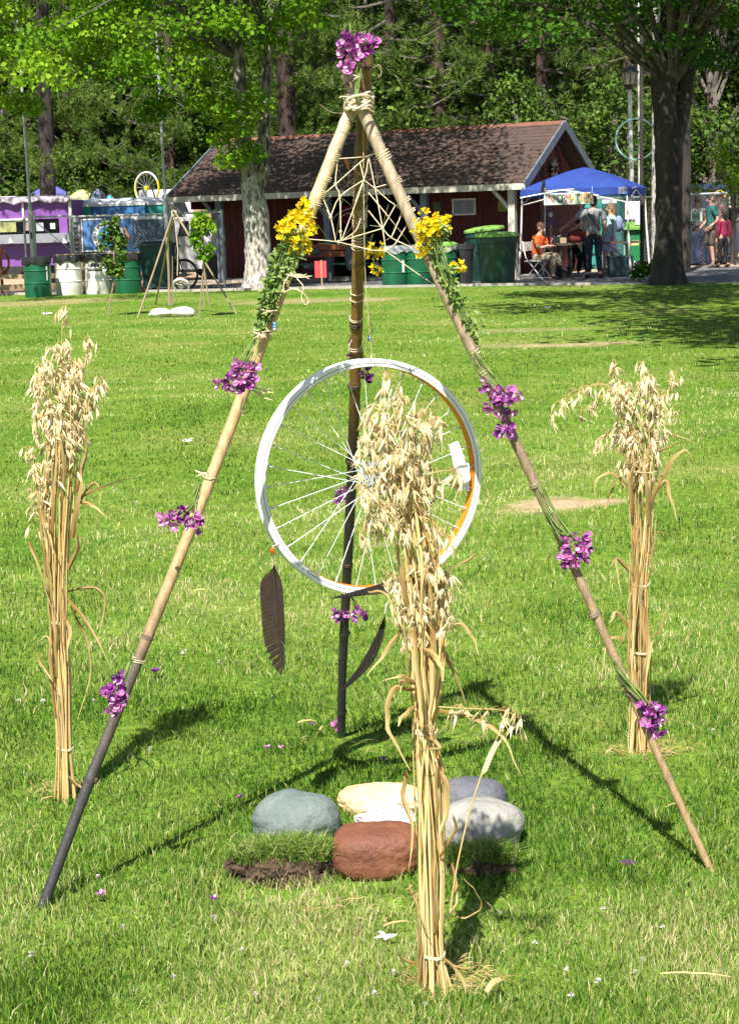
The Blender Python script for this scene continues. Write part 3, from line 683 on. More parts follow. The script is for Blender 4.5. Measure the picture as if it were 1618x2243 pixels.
def cloth_lump(c, w, h, d, seed, squash=1):
    mb = MB(); mb.ell(c, (w/2, d/2, h/2), 14, 10)
    for i, v in enumerate(mb.v):
        q = Vector(v)-Vector(c); f = 1+.22*noise.noise(Vector(v)*6+Vector((seed, 0, 0)))+.1*math.sin(q.x*40+seed); mb.v[i] = tuple(Vector(c)+Vector((q.x*f, q.y*f, q.z*(1+.1*noise.noise(Vector(v)*4)))))
    return mb
solo('jacket', cloth_lump(jc, .30, .62, .2, 3), M('grey_jacket_cloth', (.10, .115, .125), (.06, .07, .08), rough=.95), 'grey jacket hung over the right end of the bench', 'jacket', tuple(jc))
jc = BPx(690, 552, -.72); solo('cap', cloth_lump(jc, .22, .18, .2, 9), M('dark_cap_cloth', (.03, .03, .035), (.12, .12, .12), rough=.95), 'dark cap on the backrest of the bench', 'cap', tuple(jc))
jc = BPx(678, 585, -.72); solo('bundle', cloth_lump(jc, .30, .13, .2, 6), M('mixed_grey_bundle', (.25, .25, .26), (.05, .05, .06), rough=.95), 'small grey bundle lying on the bench seat', 'bundle', tuple(jc))
sg = G(704, 628); sg.y = 39.0; sg.x = P(704, 628, 39.0).x
pl = thing('placard', 'small red placard on a wooden stake beside the lawn edge', 'placard', tuple(sg)); c = P(702, 590, 39.0)
part('board', MB().box(c+Vector((0, .02, 0)), (.255, .014, .36)), M('pinkish_red_card', (.62, .06, .07), (.5, .05, .06), rough=.7), pl, False)
part('stake', MB().box((c.x+.02, 39.0, .3), (.03, .025, .62)), MT['wood'], pl, False)

# ------------------------------------------------------------------ drums and bins
def drum(px, py, Y, mat, label, r=.29, h=.86, liner=True, marks=None, lid=None):
    c = P(px, py, Y); c.z = 0
    t = thing('drum', label, 'drum', tuple(c), 'waste drums along the path')
    pr = [(r*.98, 0), (r, .02), (r, .3), (r+.014, .315), (r, .33), (r, .57), (r+.014, .585), (r, .60), (r, h-.02), (r+.01, h-.01), (r+.01, h), (r-.015, h), (r-.015, h-.25)]
    part('body', MB().lathe(pr, 24, c), mat, t)
    part('base', MB().lathe([(0, .03), (r*.97, .03)], 24, c), mat, t)
    if liner:
        mb = MB(); n = 28; V = []
        for j, (dr, z) in enumerate(((-.03, h-.2), (-.02, h+.015), (.02, h+.02), (.028, h-.06), (.024, h-.13))):
            for i in range(n):
                a = 2*math.pi*i/n; q = r+dr+(.012*math.sin(i*2.6+px)+.008*math.sin(i*5.1))*(j > 1); V.append((c.x+q*math.cos(a), c.y+q*math.sin(a), z-(.035*math.sin(i*1.3+px)*(j == 4))))
        mb.add(V, [(j*n+i, j*n+(i+1) % n, (j+1)*n+(i+1) % n, (j+1)*n+i) for j in range(4) for i in range(n)])
        part('bag_liner', mb, MT['black'] if liner is True else liner, t)
    if lid: part('lid', MB().lathe([(0, h+.07), (r*.8, h+.06), (r+.03, h+.02), (r+.03, h-.03)], 24, c), lid, t)
    for (a, z, w, hh) in (marks or []):
        an = -math.pi/2+a; part('painted_mark', MB().box((c.x+math.cos(an)*(r+.002), c.y+math.sin(an)*(r+.002), z), (w, .006, hh), rz=an+math.pi/2), MT['darkmetal'] if mat is MT['white_dirty'] else MT['white'], t, False)
    return t
rm = random.Random(3)
drum(85, 640, 38.9, MT['green_drum'], 'dark green steel drum leftmost of the row by the lawn', marks=[(.95, .52, .03, .3)])
drum(153, 638, 39.6, MT['white_dirty'], 'plain white drum with black liner next to the leftmost green drum', marks=None)
drum(218, 638, 39.7, MT['white_dirty'], 'white drum with dark painted marks next to the second green drum', marks=[(-.35+.13*i, .64+.02*(i % 2), .04, .075) for i in range(5)]+[(-.6+.14*i, .54, .035, .04) for i in range(8)])
drum(282, 637, 39.4, MT['green_drum'], 'bright green drum between a white drum and the tall dark cart', marks=[(-.1, .52, .03, .05)])
MT['clear_liner'] = M('translucent_liner', (.40, .44, .46), (.10, .12, .13), rough=.3, scale=14)
drum(866, 625, 38.3, MT['green_drum'], 'green drum with grey liner right of the dark bamboo leg', liner=MT['clear_liner'], marks=[(.62, .45, .055, .26)])
drum(917, 625, 38.3, MT['green_drum'], 'green drum with grey liner behind the right bamboo leg', liner=MT['clear_liner'])
drum(972, 625, 38.5, MT['green_drum'], 'green drum with pale lid left of the grey bin', liner=MT['clear_liner'], lid=MT['limelid'])
def bin_round(px, Y, r, h, mat, label, lid=None, lidtilt=0, liner=None):
    c = P(px, 600, Y); c.z = 0; t = thing('waste_bin', label, 'waste bin', tuple(c))
    pr = [(r*.80, 0), (r*.82, .02), (r*.93, h*.72), (r*.95, h*.74), (r*.98, h*.86), (r*1.03, h*.87), (r*1.04, h), (r*.97, h), (r*.9, h*.7)]
    part('body', MB().lathe(pr, 28, c), mat, t); part('base', MB().lathe([(0, .02), (r*.81, .02)], 28, c), mat, t)
    for a in (.2, 2.9): part('handle', MB().bar((c.x+math.cos(-a)*r*1.03, c.y+math.sin(-a)*r, h*.80), (c.x+math.cos(-a)*r*1.12, c.y+math.sin(-a)*r*1.05, h*.68), .09, .03), mat, t, False)
    if lid:
        ax = Vector((math.sin(lidtilt), 0, math.cos(lidtilt))); part('lid', MB().lathe([(0, .09), (r*.5, .085), (r*1.02, .05), (r*1.09, .02), (r*1.09, -.02), (r*1.02, -.02)], 28, (c.x, c.y, h+.01), ax), lid, t)
    if liner: part('bag_liner', liner(c, r, h), M('red_liner', (.45, .04, .03)), t)
bin_round(1089, 37.6, .43, 1.02, MT['darkgreen'], 'largest dark green bin with pale green lid left of the seated reader', MT['limelid'], 0)
bin_round(1012, 38.9, .26, .86, M('charcoal_bin', (.035, .038, .04), (.02, .022, .024), rough=.6), 'charcoal grey bin squeezed left of the largest green bin', None)
bin_round(1062, 40.2, .42, 1.12, MT['darkgreen'], 'dark green bin with tilted lid behind the largest green bin', MT['limelid'], -.10)
# wheeled cart
c = P(349, 632, 40.6); c.z = 0
ct = thing('wheeled_bin', 'tall dark green wheeled cart behind the far bamboo tripod', 'wheeled bin', tuple(c))
part('body', MB().box((c.x, c.y, .55), (.60, .6, .92), taper=1.22), MT['darkgreen'], ct, False)
part('lid', MB().box((c.x, c.y, 1.04), (.80, .80, .05)).box((c.x, c.y+.02, 1.09), (.68, .68, .05), taper=.8), MT['darkgreen'], ct, False)
for s in (-1, 1): part('wheel', MB().lathe([(0, -.03), (.13, -.03), (.14, 0), (.13, .03), (0, .03)], 14, (c.x+s*.3, c.y+.25, .14), (1, 0, 0)), MT['black'], ct)
part('handle', MB().tube([(c.x-.3, c.y+.42, 1.0), (c.x-.3, c.y+.48, 1.02), (c.x+.3, c.y+.48, 1.02), (c.x+.3, c.y+.42, 1.0)], .015), MT['black'], ct)
# plank rail behind the drums
rail = thing('plank_rail', 'low weathered plank rail on posts behind the drums', 'rail', tuple(P(200, 640, 40.6)*Vector((1, 1, 0)).x if False else (P(200, 640, 40.6).x, 40.6, 0)))
for px in (184, 188+65, 317): part('post', MB().box((P(px, 600, 40.55).x, 40.55, .42), (.085, .07, .84)), MT['wood'], rail, False)
part('plank', MB().bar((P(120, 560, 40.6).x, 40.6, .87), (P(320, 560, 40.6).x, 40.6, .87), .10, .045), MT['wood'], rail, False)
part('plank', MB().bar((P(0, 560, 40.7).x, 40.7, .42), (P(320, 560, 40.6).x, 40.6, .40), .04, .10), MT['wood'], rail, False)
part('plank', MB().bar((P(-60, 560, 40.7).x, 40.7, .18), (P(320, 560, 40.6).x, 40.6, .17), .05, .14), MT['wood'], rail, False)

# ------------------------------------------------------------------ chain link fences and gates
def fence(label, path, H, mat, gates=(), wire=True, posts=None, cell=.085, name='chain_link_fence'):
    t = thing(name, label, 'fence', (path[0][0], path[0][1], 0))
    wm = MB()
    for (x0, y0), (x1, y1) in zip(path, path[1:]):
        a = Vector((x0, y0, 0)); b = Vector((x1, y1, 0)); L_ = (b-a).length; d = (b-a)/L_
        part('top_rail', MB().tube([a+Z*H, b+Z*H], .022, 6), mat, t)
        k = max(1, round(L_/2.3))
        for i in range(k+1): part('post', MB().tube([a+d*(L_*i/k)-Z*.05, a+d*(L_*i/k)+Z*(H+.06)], .028, 7), mat, t)
        n = int((L_+H)/cell)
        for i in range(n):
            s0 = i*cell-H
            for sg_ in (1, -1):
                p = max(0, s0); q = min(L_, s0+H)
                if q <= p: continue
                z0, z1 = p-s0, q-s0
                if sg_ < 0: z0, z1 = H-z0, H-z1
                wm.tube([a+d*p+Z*z0, a+d*q+Z*z1], .0013, 3, caps=False)
    part('wire_mesh', wm, MT['metal'], t, kind='stuff')
    return t
yF = 41.6
fl = fence('grey chain link fence behind the row of drums', [(P(163, 560, yF).x, yF), (P(262, 560, yF).x, yF), (P(490, 560, yF+.6).x, yF+.6)], 1.72, MT['metal'])
fence('chain link fence at the left border in front of the purple booth', [(-11.5, yF), (P(58, 560, yF).x, yF)], 1.66, MT['metal'])
# gate
gx0, gx1 = P(80, 560, yF-.1).x, P(158, 560, yF-.1).x; yg = yF-.1
gt = thing('gate', 'chain link gate with diagonal brace in front of the purple booth', 'gate', (gx0, yg, 0))
fr = [(gx0, .12), (gx0, 1.74), (gx1, 1.74), (gx1, .12)]
for (a, b) in zip(fr, fr[1:]+fr[:1]): part('frame_bar', MB().tube([(a[0], yg, a[1]), (b[0], yg, b[1])], .022, 6), MT['metal'], gt)
part('brace', MB().tube([(gx0, yg, 1.66), (gx1, yg, .95)], .012, 6), MT['metal'], gt)
wm = MB()
for i in range(32):
    s0 = i*.085-1.62; p = max(0, s0); q = min(gx1-gx0, s0+1.62)
    if q > p:
        wm.tube([(gx0+p, yg, .12+p-s0), (gx0+q, yg, .12+q-s0)], .0013, 3, caps=False); wm.tube([(gx0+p, yg, 1.74-p+s0), (gx0+q, yg, 1.74-q+s0)], .0013, 3, caps=False)
part('wire_mesh', wm, MT['metal'], gt, kind='stuff')
# right-hand fence beyond the canopy and an open black gate
yR = 46.2
fence('chain link fence behind the blue canopy', [(P(1205, 560, yR-.3).x, yR-.3), (P(1385, 560, yR).x, yR), (P(1440, 560, yR).x, yR)], 1.78, MT['metal'])
rg_ = thing('gate', 'black framed chain link gate standing open at right', 'gate', (P(1488, 580, 44.6).x, 44.6, 0))
gx0, gx1 = P(1487, 560, 44.6).x, P(1592, 560, 44.6).x
for (a, b, mt) in (((gx0, .08), (gx0, 1.8), 'metal'), ((gx0, 1.8), (gx1, 1.8), 'metal'), ((gx1, 1.84), (gx1, .0), 'darkmetal'), ((gx1, .08), (gx0, .08), 'darkmetal')): part('frame_bar', MB().tube([(a[0], 44.6, a[1]), (b[0], 44.6, b[1])], .028, 6), MT[mt], rg_)
wm = MB()
for i in range(36):
    s0 = i*.09-1.7; p = max(0, s0); q = min(gx1-gx0, s0+1.7)
    if q > p: wm.tube([(gx0+p, 44.6, .1+p-s0), (gx0+q, 44.6, .1+q-s0)], .002, 3, caps=False); wm.tube([(gx0+p, 44.6, 1.8-p+s0), (gx0+q, 44.6, 1.8-q+s0)], .002, 3, caps=False)
part('wire_mesh', wm, MT['metal'], rg_, kind='stuff')
fence('chain link fence right of the open gate at the picture edge', [(P(1608, 560, 45.5).x, 45.5), (15, 45.5)], 1.78, MT['darkmetal'])
c = P(1523, 474, 44.5); t = thing('sign', 'pale green notice with dark text wired to the right hand gate', 'sign', tuple(c))
part('board', MB().box(c, (.31, .015, .24)), M('pale_green_card', (.56, .72, .58)), t, False)
for i, (w, dx) in enumerate(((.05, -.09), (.21, .0), (.19, 0), (.2, 0))): part('text_line', MB().box((c.x+dx, 44.487, c.z+.075-i*.038), (w, .004, .016)), MT['darkgreen'], t, False)

# ------------------------------------------------------------------ flag poles, lamp post, hoop
for (xb, yb, xt, yt, Y, lab) in ((75, 585, 46, 150, 41.2, 'tall grey flag pole in front of the purple booth'), (366, 500, 346, 130, 41.0, 'tall grey flag pole left of the cabin')):
    a, b = P(xb, yb, Y), P(xt, yt, Y); d = (b-a).normalized(); a = a-d*(a.z/d.z); t = thing('flag_pole', lab, 'flag pole', tuple(a), 'flag poles behind the fence'); b = b+d*2.5
    part('lower_tube', MB().tube([a, a+d*1.9], [.062, .058], 12), MT['metal'], t); part('upper_tube', MB().tube([a+d*1.9, a+d*2.05, b], [.058, .036, .026], 12), MT['metal'], t)
    part('cleat', MB().bar(a+d*1.25+Vector((0, -.07, 0)), a+d*1.4+Vector((0, -.08, 0)), .03), MT['darkmetal'], t)
    part('finial', MB().ell(b, (.05, .05, .05)), MT['metal'], t)
yl = 47.0; a = P(1387, 560, yl); a.z = 0; b = P(1378, 196, yl)
lp = thing('lamp_post', 'pale lamp post with a lantern behind the blue canopy', 'lamp post', tuple(a))
part('pole', MB().tube([a, a+(b-a)*.25, b], [.075, .062, .05], 12), MT['white_dirty'], lp)
MT['lampglass'] = M('frosted_lamp_glass', (.40, .37, .28), (.30, .28, .22), rough=.3)
hd = part('lantern', MB().lathe([(.03, -.02), (.09, .0), (.10, .05), (.15, .10), (.155, .12)], 8, b), MT['darkmetal'], lp)
for i in range(8):
    an = i*math.pi/4; nx = (i+1)*math.pi/4
    p = lambda q, r_, z: (b.x+r_*math.cos(q), b.y+r_*math.sin(q), b.z+z)
    part('pane', MB().add([p(an, .15, .12), p(nx, .15, .12), p(nx, .22, .42), p(an, .22, .42)], [(0, 1, 2, 3)]), MT['lampglass'], hd, False)
    part('bar', MB().tube([p(an, .152, .12), p(an, .224, .42)], .012, 4), MT['darkmetal'], hd)
part('cap', MB().lathe([(.25, .42), (.24, .45), (.12, .55), (.04, .60), (.03, .66), (0, .70)], 12, b), MT['darkmetal'], hd)
yp = 49.5; a = P(1402, 560, yp); a.z = 0; b = P(1399, 120, yp)
t = thing('utility_pole', 'slim pale pole standing just right of the lamp post', 'pole', tuple(a)); part('pole', MB().tube([a, b+Vector((0, 0, 2))], [.06, .045], 10), MT['white_dirty'], t)
hc = P(1392, 305, 46.8)
hp = solo('hoop', MB().tube(ringtube(hc, .52, 0, (0, 1, 0), 48), .024, 6), M('sea_green_hoop', (.28, .50, .45), (.34, .56, .50), rough=.4), 'large sea green hoop hung on the lamp post', 'hoop', tuple(hc))
V, A = leaf_cloud(np.array([(0, 0, 0), (.1, 0, .05), (-.02, 0, .1)]), np.array([(.16, .1, .14)]*3), 40, .07, seed=5)
o = bpy.data.objects.new('flower_basket', np_mesh('flower_basket', V, 4, A, MT['leaf_bright'])); link(o); o.location = P(1404, 304, 46.75); tag(o, 'yellow green tuft of leaves in the middle of the hoop', 'plant')

# ------------------------------------------------------------------ purple booth
MT['purple'] = M('purple_paint', (.24, .085, .37), (.20, .07, .32), rough=.6, scale=2)
MT['counter'] = M('grey_counter', (.30, .31, .34), (.24, .25, .28), rough=.6)
yb = 44.0; xr = P(155, 500, yb).x; xl = -12.0
bt = thing('booth', 'purple food booth with white corner trim and a long serving hatch', 'booth', (xr, yb, 0))
def zz(py, px=80): return P(px, py, yb).z
zt, z1, z2, z3, zb = zz(440), zz(480), zz(512), zz(532), zz(582)
W_ = xr-xl; xm = (xr+xl)/2
part('upper_panel', MB().box((xm, yb+.05, (zt+z1)/2), (W_, .1, zt-z1)), MT['purple'], bt, False)
part('lower_panel', MB().box((xm, yb+.05, (z3+zb)/2), (W_, .1, z3-zb)), MT['purple'], bt, False)
part('hatch_back', MB().box((xm, yb+.5, (z1+z2)/2), (W_-.2, .05, z1-z2+.1)), M('dim_purple', (.055, .028, .085)), bt, False)
part('side_wall', MB().box((xr-.05, yb+1.2, (zt+zb)/2), (.1, 2.2, zt-zb)), MT['purple'], bt, False)
part('back_wall', MB().box((xm, yb+2.35, (zt+zb)/2), (W_, .1, zt-zb)), MT['purple'], bt, False)
part('jamb', MB().box((xr-.17, yb+.04, (z1+z2)/2), (.20, .08, z1-z2)), MT['purple'], bt, False)
part('counter', MB().box((xm, yb-.12, (z2+z3)/2), (W_, .30, z2-z3)), MT['counter'], bt, False)
part('corner_post', MB().box((xr+.02, yb-.02, (zt+zb)/2), (.07, .07, zt-zb)), MT['white'], bt, False)
xq = P(51, 455, yb).x; part('upright', MB().box((xq, yb-.02, (zt+z1)/2), (.05, .04, zt-z1)), MT['white'], bt, False)
part('hatch_trim', MB().box(((xl+P(62, 480, yb).x)/2, yb-.02, z1), (P(62, 480, yb).x-xl, .05, .06)), MT['white'], bt, False)
mb = MB(); n = 40
vv = []
for i in range(n+1):
    x = xl+(xr+.06-xl)*i/n; s = .03*math.sin(i*1.9)+.02*math.sin(i*.8)
    vv += [(x, yb+2.4, zt+.16), (x, yb-.10, zt+.10+s*.3), (x, yb-.14, zt-.02+s), (x, yb-.10, zt-.05+s)]
mb.add(vv, [(4*i+j, 4*(i+1)+j, 4*(i+1)+j+1, 4*i+j+1) for i in range(n) for j in range(3)])
part('awning', mb, M('grey_lilac_awning', (.42, .38, .44), (.34, .30, .37)), bt)
for (px, py, w, h, col, nm) in ((18, 497, .40, .25, (.40, .40, .16), 'yellow_menu'), (60, 495, .17, .22, (.40, .26, .30), 'pink_menu'), (88, 497, .18, .2, (.45, .45, .50), 'grey_menu'), (116, 495, .12, .14, (.62, .62, .64), 'white_menu')):
    c = P(px, py, yb-.02); part('menu_card', MB().box(c, (w, .012, h)), M(nm, col, tuple(x*.8 for x in col), scale=14), bt, False)
for px in (25, 142):
    c = P(px, 527, yb-.30); part('bracket', MB().prism([c+Vector((-.06, 0, -.06)), c+Vector((.06, 0, -.06)), c+Vector((-.03, 0, .08))], (0, .02, 0)), MT['white'], bt, False)
for x in (xl+.5, xr-.5, xr-3): part('foot', MB().box((x, yb+.8, zb/2), (.3, .4, zb)), MT['darkmetal'], bt, False)
# red wheel leaning at the left border
c = P(-6, 575, 41.0); solo('cart_wheel', MB().tube(ringtube(c, .30, 0, (.3, 1, 0), 30), .03, 6).tube(ringtube(c, .05, 0, (.3, 1, 0), 10), .03, 5), MT['rust'], 'red cart wheel leaning at the left picture border', 'wheel', tuple(c))
c = P(2, 570, 40.9); solo('red_post', MB().box((c.x, c.y, .55), (.06, .06, 1.1)).box((c.x, c.y, 1.11), (.075, .075, .03)), MT['rust'], 'short red post at the left picture border', 'post', (c.x, c.y, 0), smooth=False)

# ------------------------------------------------------------------ portable toilets, boards, vehicles, tents behind the left fence
MT['teal'] = M('teal_plastic', (.03, .36, .31), (.02, .28, .25), rough=.5); MT['blue_pl'] = M('blue_plastic', (.06, .22, .50), (.04, .16, .42), rough=.5)
MT['whiteroof'] = M('white_plastic_roof', (.80, .80, .80), (.72, .72, .74), rough=.5)
def toilet(px, Y, w, mat, label, group=None):
    c = P(px, 560, Y); c.z = 0; t = thing('portable_toilet', label, 'portable toilet', tuple(c), group); H = 1.98
    part('walls', MB().box((c.x, c.y, H/2), (w, w, H)), mat, t, False)
    dr = part('door', MB().box((c.x, c.y-w/2-.012, H*.48), (w*.72, .03, H*.88)), mat, t, False)
    part('vent', MB().box((c.x, c.y-w/2-.03, H*.86), (w*.5, .012, .10)), MT['whiteroof'], dr, False); part('latch', MB().box((c.x+w*.28, c.y-w/2-.035, H*.5), (.05, .02, .10)), MT['whiteroof'], dr, False)
    part('roof', MB().box((c.x, c.y, H+.03), (w*1.05, w*1.05, .06)).ell((c.x, c.y, H+.05), (w*.52, w*.52, .16), 16, 5, cut=.5), MT['whiteroof'], t)
    for s in (-1, 1): part('corner_trim', MB().box((c.x+s*w*.49, c.y-w*.49, H/2), (.05, .05, H)), mat, t, False)
    return t
toilet(166, 46.6, 1.02, MT['teal'], 'teal portable toilet right beside the purple booth')
toilet(205, 46.9, 1.02, MT['blue_pl'], 'blue portable toilet behind the round emblem board')
toilet(283, 46.4, 1.02, MT['blue_pl'], 'blue portable toilet left of the slate coloured board')
toilet(330, 46.9, 1.05, MT['teal'], 'teal portable toilet behind the slate coloured board')
toilet(1268, 47.6, 1.05, MT['teal'], 'bright teal portable toilet behind the blue canopy')
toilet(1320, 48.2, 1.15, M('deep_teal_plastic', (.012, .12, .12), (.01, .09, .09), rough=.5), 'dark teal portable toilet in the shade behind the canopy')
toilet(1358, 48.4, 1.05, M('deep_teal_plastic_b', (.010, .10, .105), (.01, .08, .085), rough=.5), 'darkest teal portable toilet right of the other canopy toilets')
# grey notice on the booth side
c = P(165, 515, 42.6); t = thing('notice', 'tall grey notice with red patch on the fence beside the booth', 'notice', tuple(c)); part('board', MB().box(c, (.27, .015, .85)), M('grey_notice', (.36, .34, .34), (.26, .25, .26), scale=9), t, False)
for i, (dz, col) in enumerate(((.28, 'darkgreen'), (.16, 'darkgreen'), (.05, 'darkgreen'), (-.12, 'rust'), (-.22, 'rust'), (-.33, 'darkgreen'))): part('text_line', MB().box((c.x, c.y-.011, c.z+dz), (.16, .006, .05)), MT[col], t, False)
# emblem board: blue board with a white frame and a round pale seal
c = P(203, 515, 42.3); t = thing('board', 'blue framed board with a round pale seal on the fence', 'board', tuple(c))
part('panel', MB().box(c, (.46, .02, .70)), M('blue_board', (.08, .20, .48), (.06, .16, .40)), t, False)
for s in (-1, 1): part('frame', MB().box((c.x+s*.24, c.y-.006, c.z), (.03, .035, .76)), MT['whiteroof'], t, False); part('frame', MB().box((c.x, c.y-.006, c.z+s*.365), (.45, .035, .03)), MT['whiteroof'], t, False)
c = P(238, 518, 42.15); t = thing('round_sign', 'round white seal with a blue and green landscape on the fence', 'sign', tuple(c))
part('disc', MB().lathe([(0, -.01), (.37, -.01), (.37, .012), (0, .012)], 40, c, (0, -1, 0)), MT['white_dirty'], t, False)
part('picture', MB().lathe([(0, .013), (.25, .013), (.25, .018), (0, .018)], 36, c, (0, -1, 0)), M('painted_landscape', (.05, .22, .50), (.10, .42, .38), scale=5), t, False)
for i in range(26):
    a = i*2*math.pi/26; part('rim_mark', MB().box((c.x+.31*math.cos(a), c.y-.016, c.z+.31*math.sin(a)), (.022, .006, .045), mat=Matrix.Rotation(-a+math.pi/2, 3, 'Y')), MT['trimb'], t, False)
# slate board with pale chalk strokes
c = P(329, 512, 42.2); t = thing('chalk_board', 'slate blue board with three rows of pale chalk handwriting', 'board', tuple(c))
part('slate', MB().box(c, (.80, .02, .68)), M('slate_blue', (.085, .13, .20), (.06, .095, .16), scale=12), t, False)
part('top_strip', MB().box((c.x, c.y+.01, c.z+.37), (.70, .04, .07)), MT['whiteroof'], t, False)
rs = random.Random(8); ck = M('pale_chalk', (.42, .56, .60), rough=.9)
for (row, z, h, n_, x0, x1) in ((0, .19, .13, 5, -.30, .32), (1, .0, .09, 7, -.30, .34), (2, -.17, .07, 12, -.36, .38)):
    for i in range(n_):
        x = x0+(x1-x0)*(i+.5)/n_; w = (x1-x0)/n_*.36; pts = [(c.x+x+rs.uniform(-w, w), c.y-.013, c.z+z+rs.uniform(-h/2, h/2)) for _ in range(4)]
        part('chalk_stroke', MB().tube(smoothline(pts, 3), .007 if row else .011, 4), ck, t)
# long white trailer roof and vans
def vehicle(name, label, cat, c, L_, Wd, H, mat, kind='car', yaw=0.0):
    t = thing(name, label, cat, tuple(c)); t.rotation_euler.z = 0; M3 = Matrix.Rotation(yaw, 3, 'Z')
    def tr(p): return M3 @ Vector(p)+Vector(c)
    if kind == 'car': prof = [(-.5, .18), (-.5, .52), (-.47, .60), (-.30, .64), (-.18, .97), (-.10, 1.0), (.20, 1.0), (.36, .68), (.49, .60), (.5, .18)]
    else: prof = [(-.5, .14), (-.5, .60), (-.48, .95), (-.46, 1.0), (.40, 1.0), (.44, .92), (.49, .55), (.5, .14)]
    bd = MB(); pl = [tr((x*L_, -Wd/2, z*H)) for x, z in prof]; bd.prism(pl, M3 @ Vector((0, Wd, 0))); part('body', bd, mat, t, False)
    gl = MT['glass_dark']
    wz = [(-.165, .70), (-.115, .93), (.0, .94), (.0, .70)], [(.02, .70), (.02, .94), (.19, .93), (.30, .70)]
    for q in wz:
        for s in (-1, 1): part('window', MB().prism([tr((x*L_, s*(Wd/2+.004), z*H)) for x, z in q], M3 @ Vector((0, -s*.01, 0))), gl, t, False)
    for x in (-.32, .32):
        for s in (-1, 1): part('wheel', MB().lathe([(0, -.09), (.30, -.09), (.33, -.05), (.33, .05), (.30, .09), (0, .09)], 18, tr((x*L_, s*(Wd/2-.05), .33)), M3 @ Vector((0, 1, 0))), MT['black'], t)
    return t
MT['glass_dark'] = M('dark_car_glass', (.03, .035, .04), rough=.1)
def VP(px, Y): c = P(px, 560, Y); c.z = 0; return c
vehicle('trailer', 'long white trailer with flat roof behind the fence', 'trailer', VP(300, 51), 2.3, 1.9, 2.22, MT['whiteroof'], 'van')
vehicle('parked_van', 'white van between the purple booth and the dome tent', 'van', VP(160, 56), 1.1, 1.8, 2.2, MT['whiteroof'], 'van')
vehicle('parked_car', 'red car in front of the grey dome tent', 'car', VP(178, 53.5), 1.9, 1.7, 2.05, M('red_car_paint', (.48, .02, .02), (.42, .018, .018), rough=.25), 'car')
vehicle('parked_car', 'dark car behind the upturned bicycle wheel', 'car', VP(345, 56), 3.4, 1.7, 2.0, M('dark_car_paint', (.03, .033, .04), rough=.25), 'car')
vehicle('parked_van', 'white van behind the left flag pole near the cabin', 'van', VP(385, 57.5), 2.0, 1.9, 2.55, MT['whiteroof'], 'van')
vehicle('parked_car', 'pale car glimpsed between the cabin and the leafy stake', 'car', VP(410, 48), 1.9, 1.7, 1.65, MT['whiteroof'], 'car', .2)
vehicle('parked_van', 'white van roof above the booth at the left border', 'van', VP(-5, 58), 2.2, 1.9, 2.5, MT['whiteroof'], 'van')
vehicle('parked_car', 'dark blue car beyond the right hand gate', 'car', VP(1530, 58), 3.2, 1.7, 2.2, M('navy_car_paint', (.03, .05, .11), rough=.25), 'car')
c = P(443, 430, 52); solo('crate', MB().box((c.x, c.y, c.z/2+.1), (.5, .5, c.z+.2)).box((c.x, c.y, c.z+.22), (.54, .54, .04)), MT['wood'], 'tan wooden box stack seen under the left cabin eave', 'crate', (c.x, c.y, 0), smooth=False)
# dome tents
def dome(px, Y, w, h, mat, mat2, label):
    c = VP(px, Y); t = thing('dome_tent', label, 'tent', tuple(c)); mb = MB(); mb.ell(c, (w/2, w/2, h), 18, 9, cut=.5); part('canopy', mb, mat, t)
    pn = MB(); pn.ell((c.x, c.y, 0), (w/2*1.01, w/2*1.01, h*1.012), 18, 9, cut=.5); keep_ = [f for f in pn.f if (f[0] % 18) in (12, 13, 14)]; pn.f = keep_; pn.m = [0]*len(keep_); part('door_panel', pn, mat2, t)
    for a in (.6, 2.2): part('tent_pole', MB().tube([(c.x+w/2*1.015*math.cos(q)*math.cos(a), c.y+w/2*1.015*math.cos(q)*math.sin(a), h*1.02*math.sin(q)) for q in np.linspace(0, math.pi, 16)], .02, 5), MT['darkmetal'], t)
dome(222, 57, 1.25, 2.62, M('grey_tent_cloth', (.17, .18, .22), (.12, .13, .17)), M('lilac_tent_cloth', (.22, .26, .40)), 'grey and blue dome tent behind the white trailer')
dome(248, 58.5, 1.0, 2.45, M('cyan_tent_cloth', (.05, .36, .42), (.04, .28, .34)), M('cyan_tent_door', (.05, .36, .42)), 'cyan dome tent tucked behind the grey dome tent')
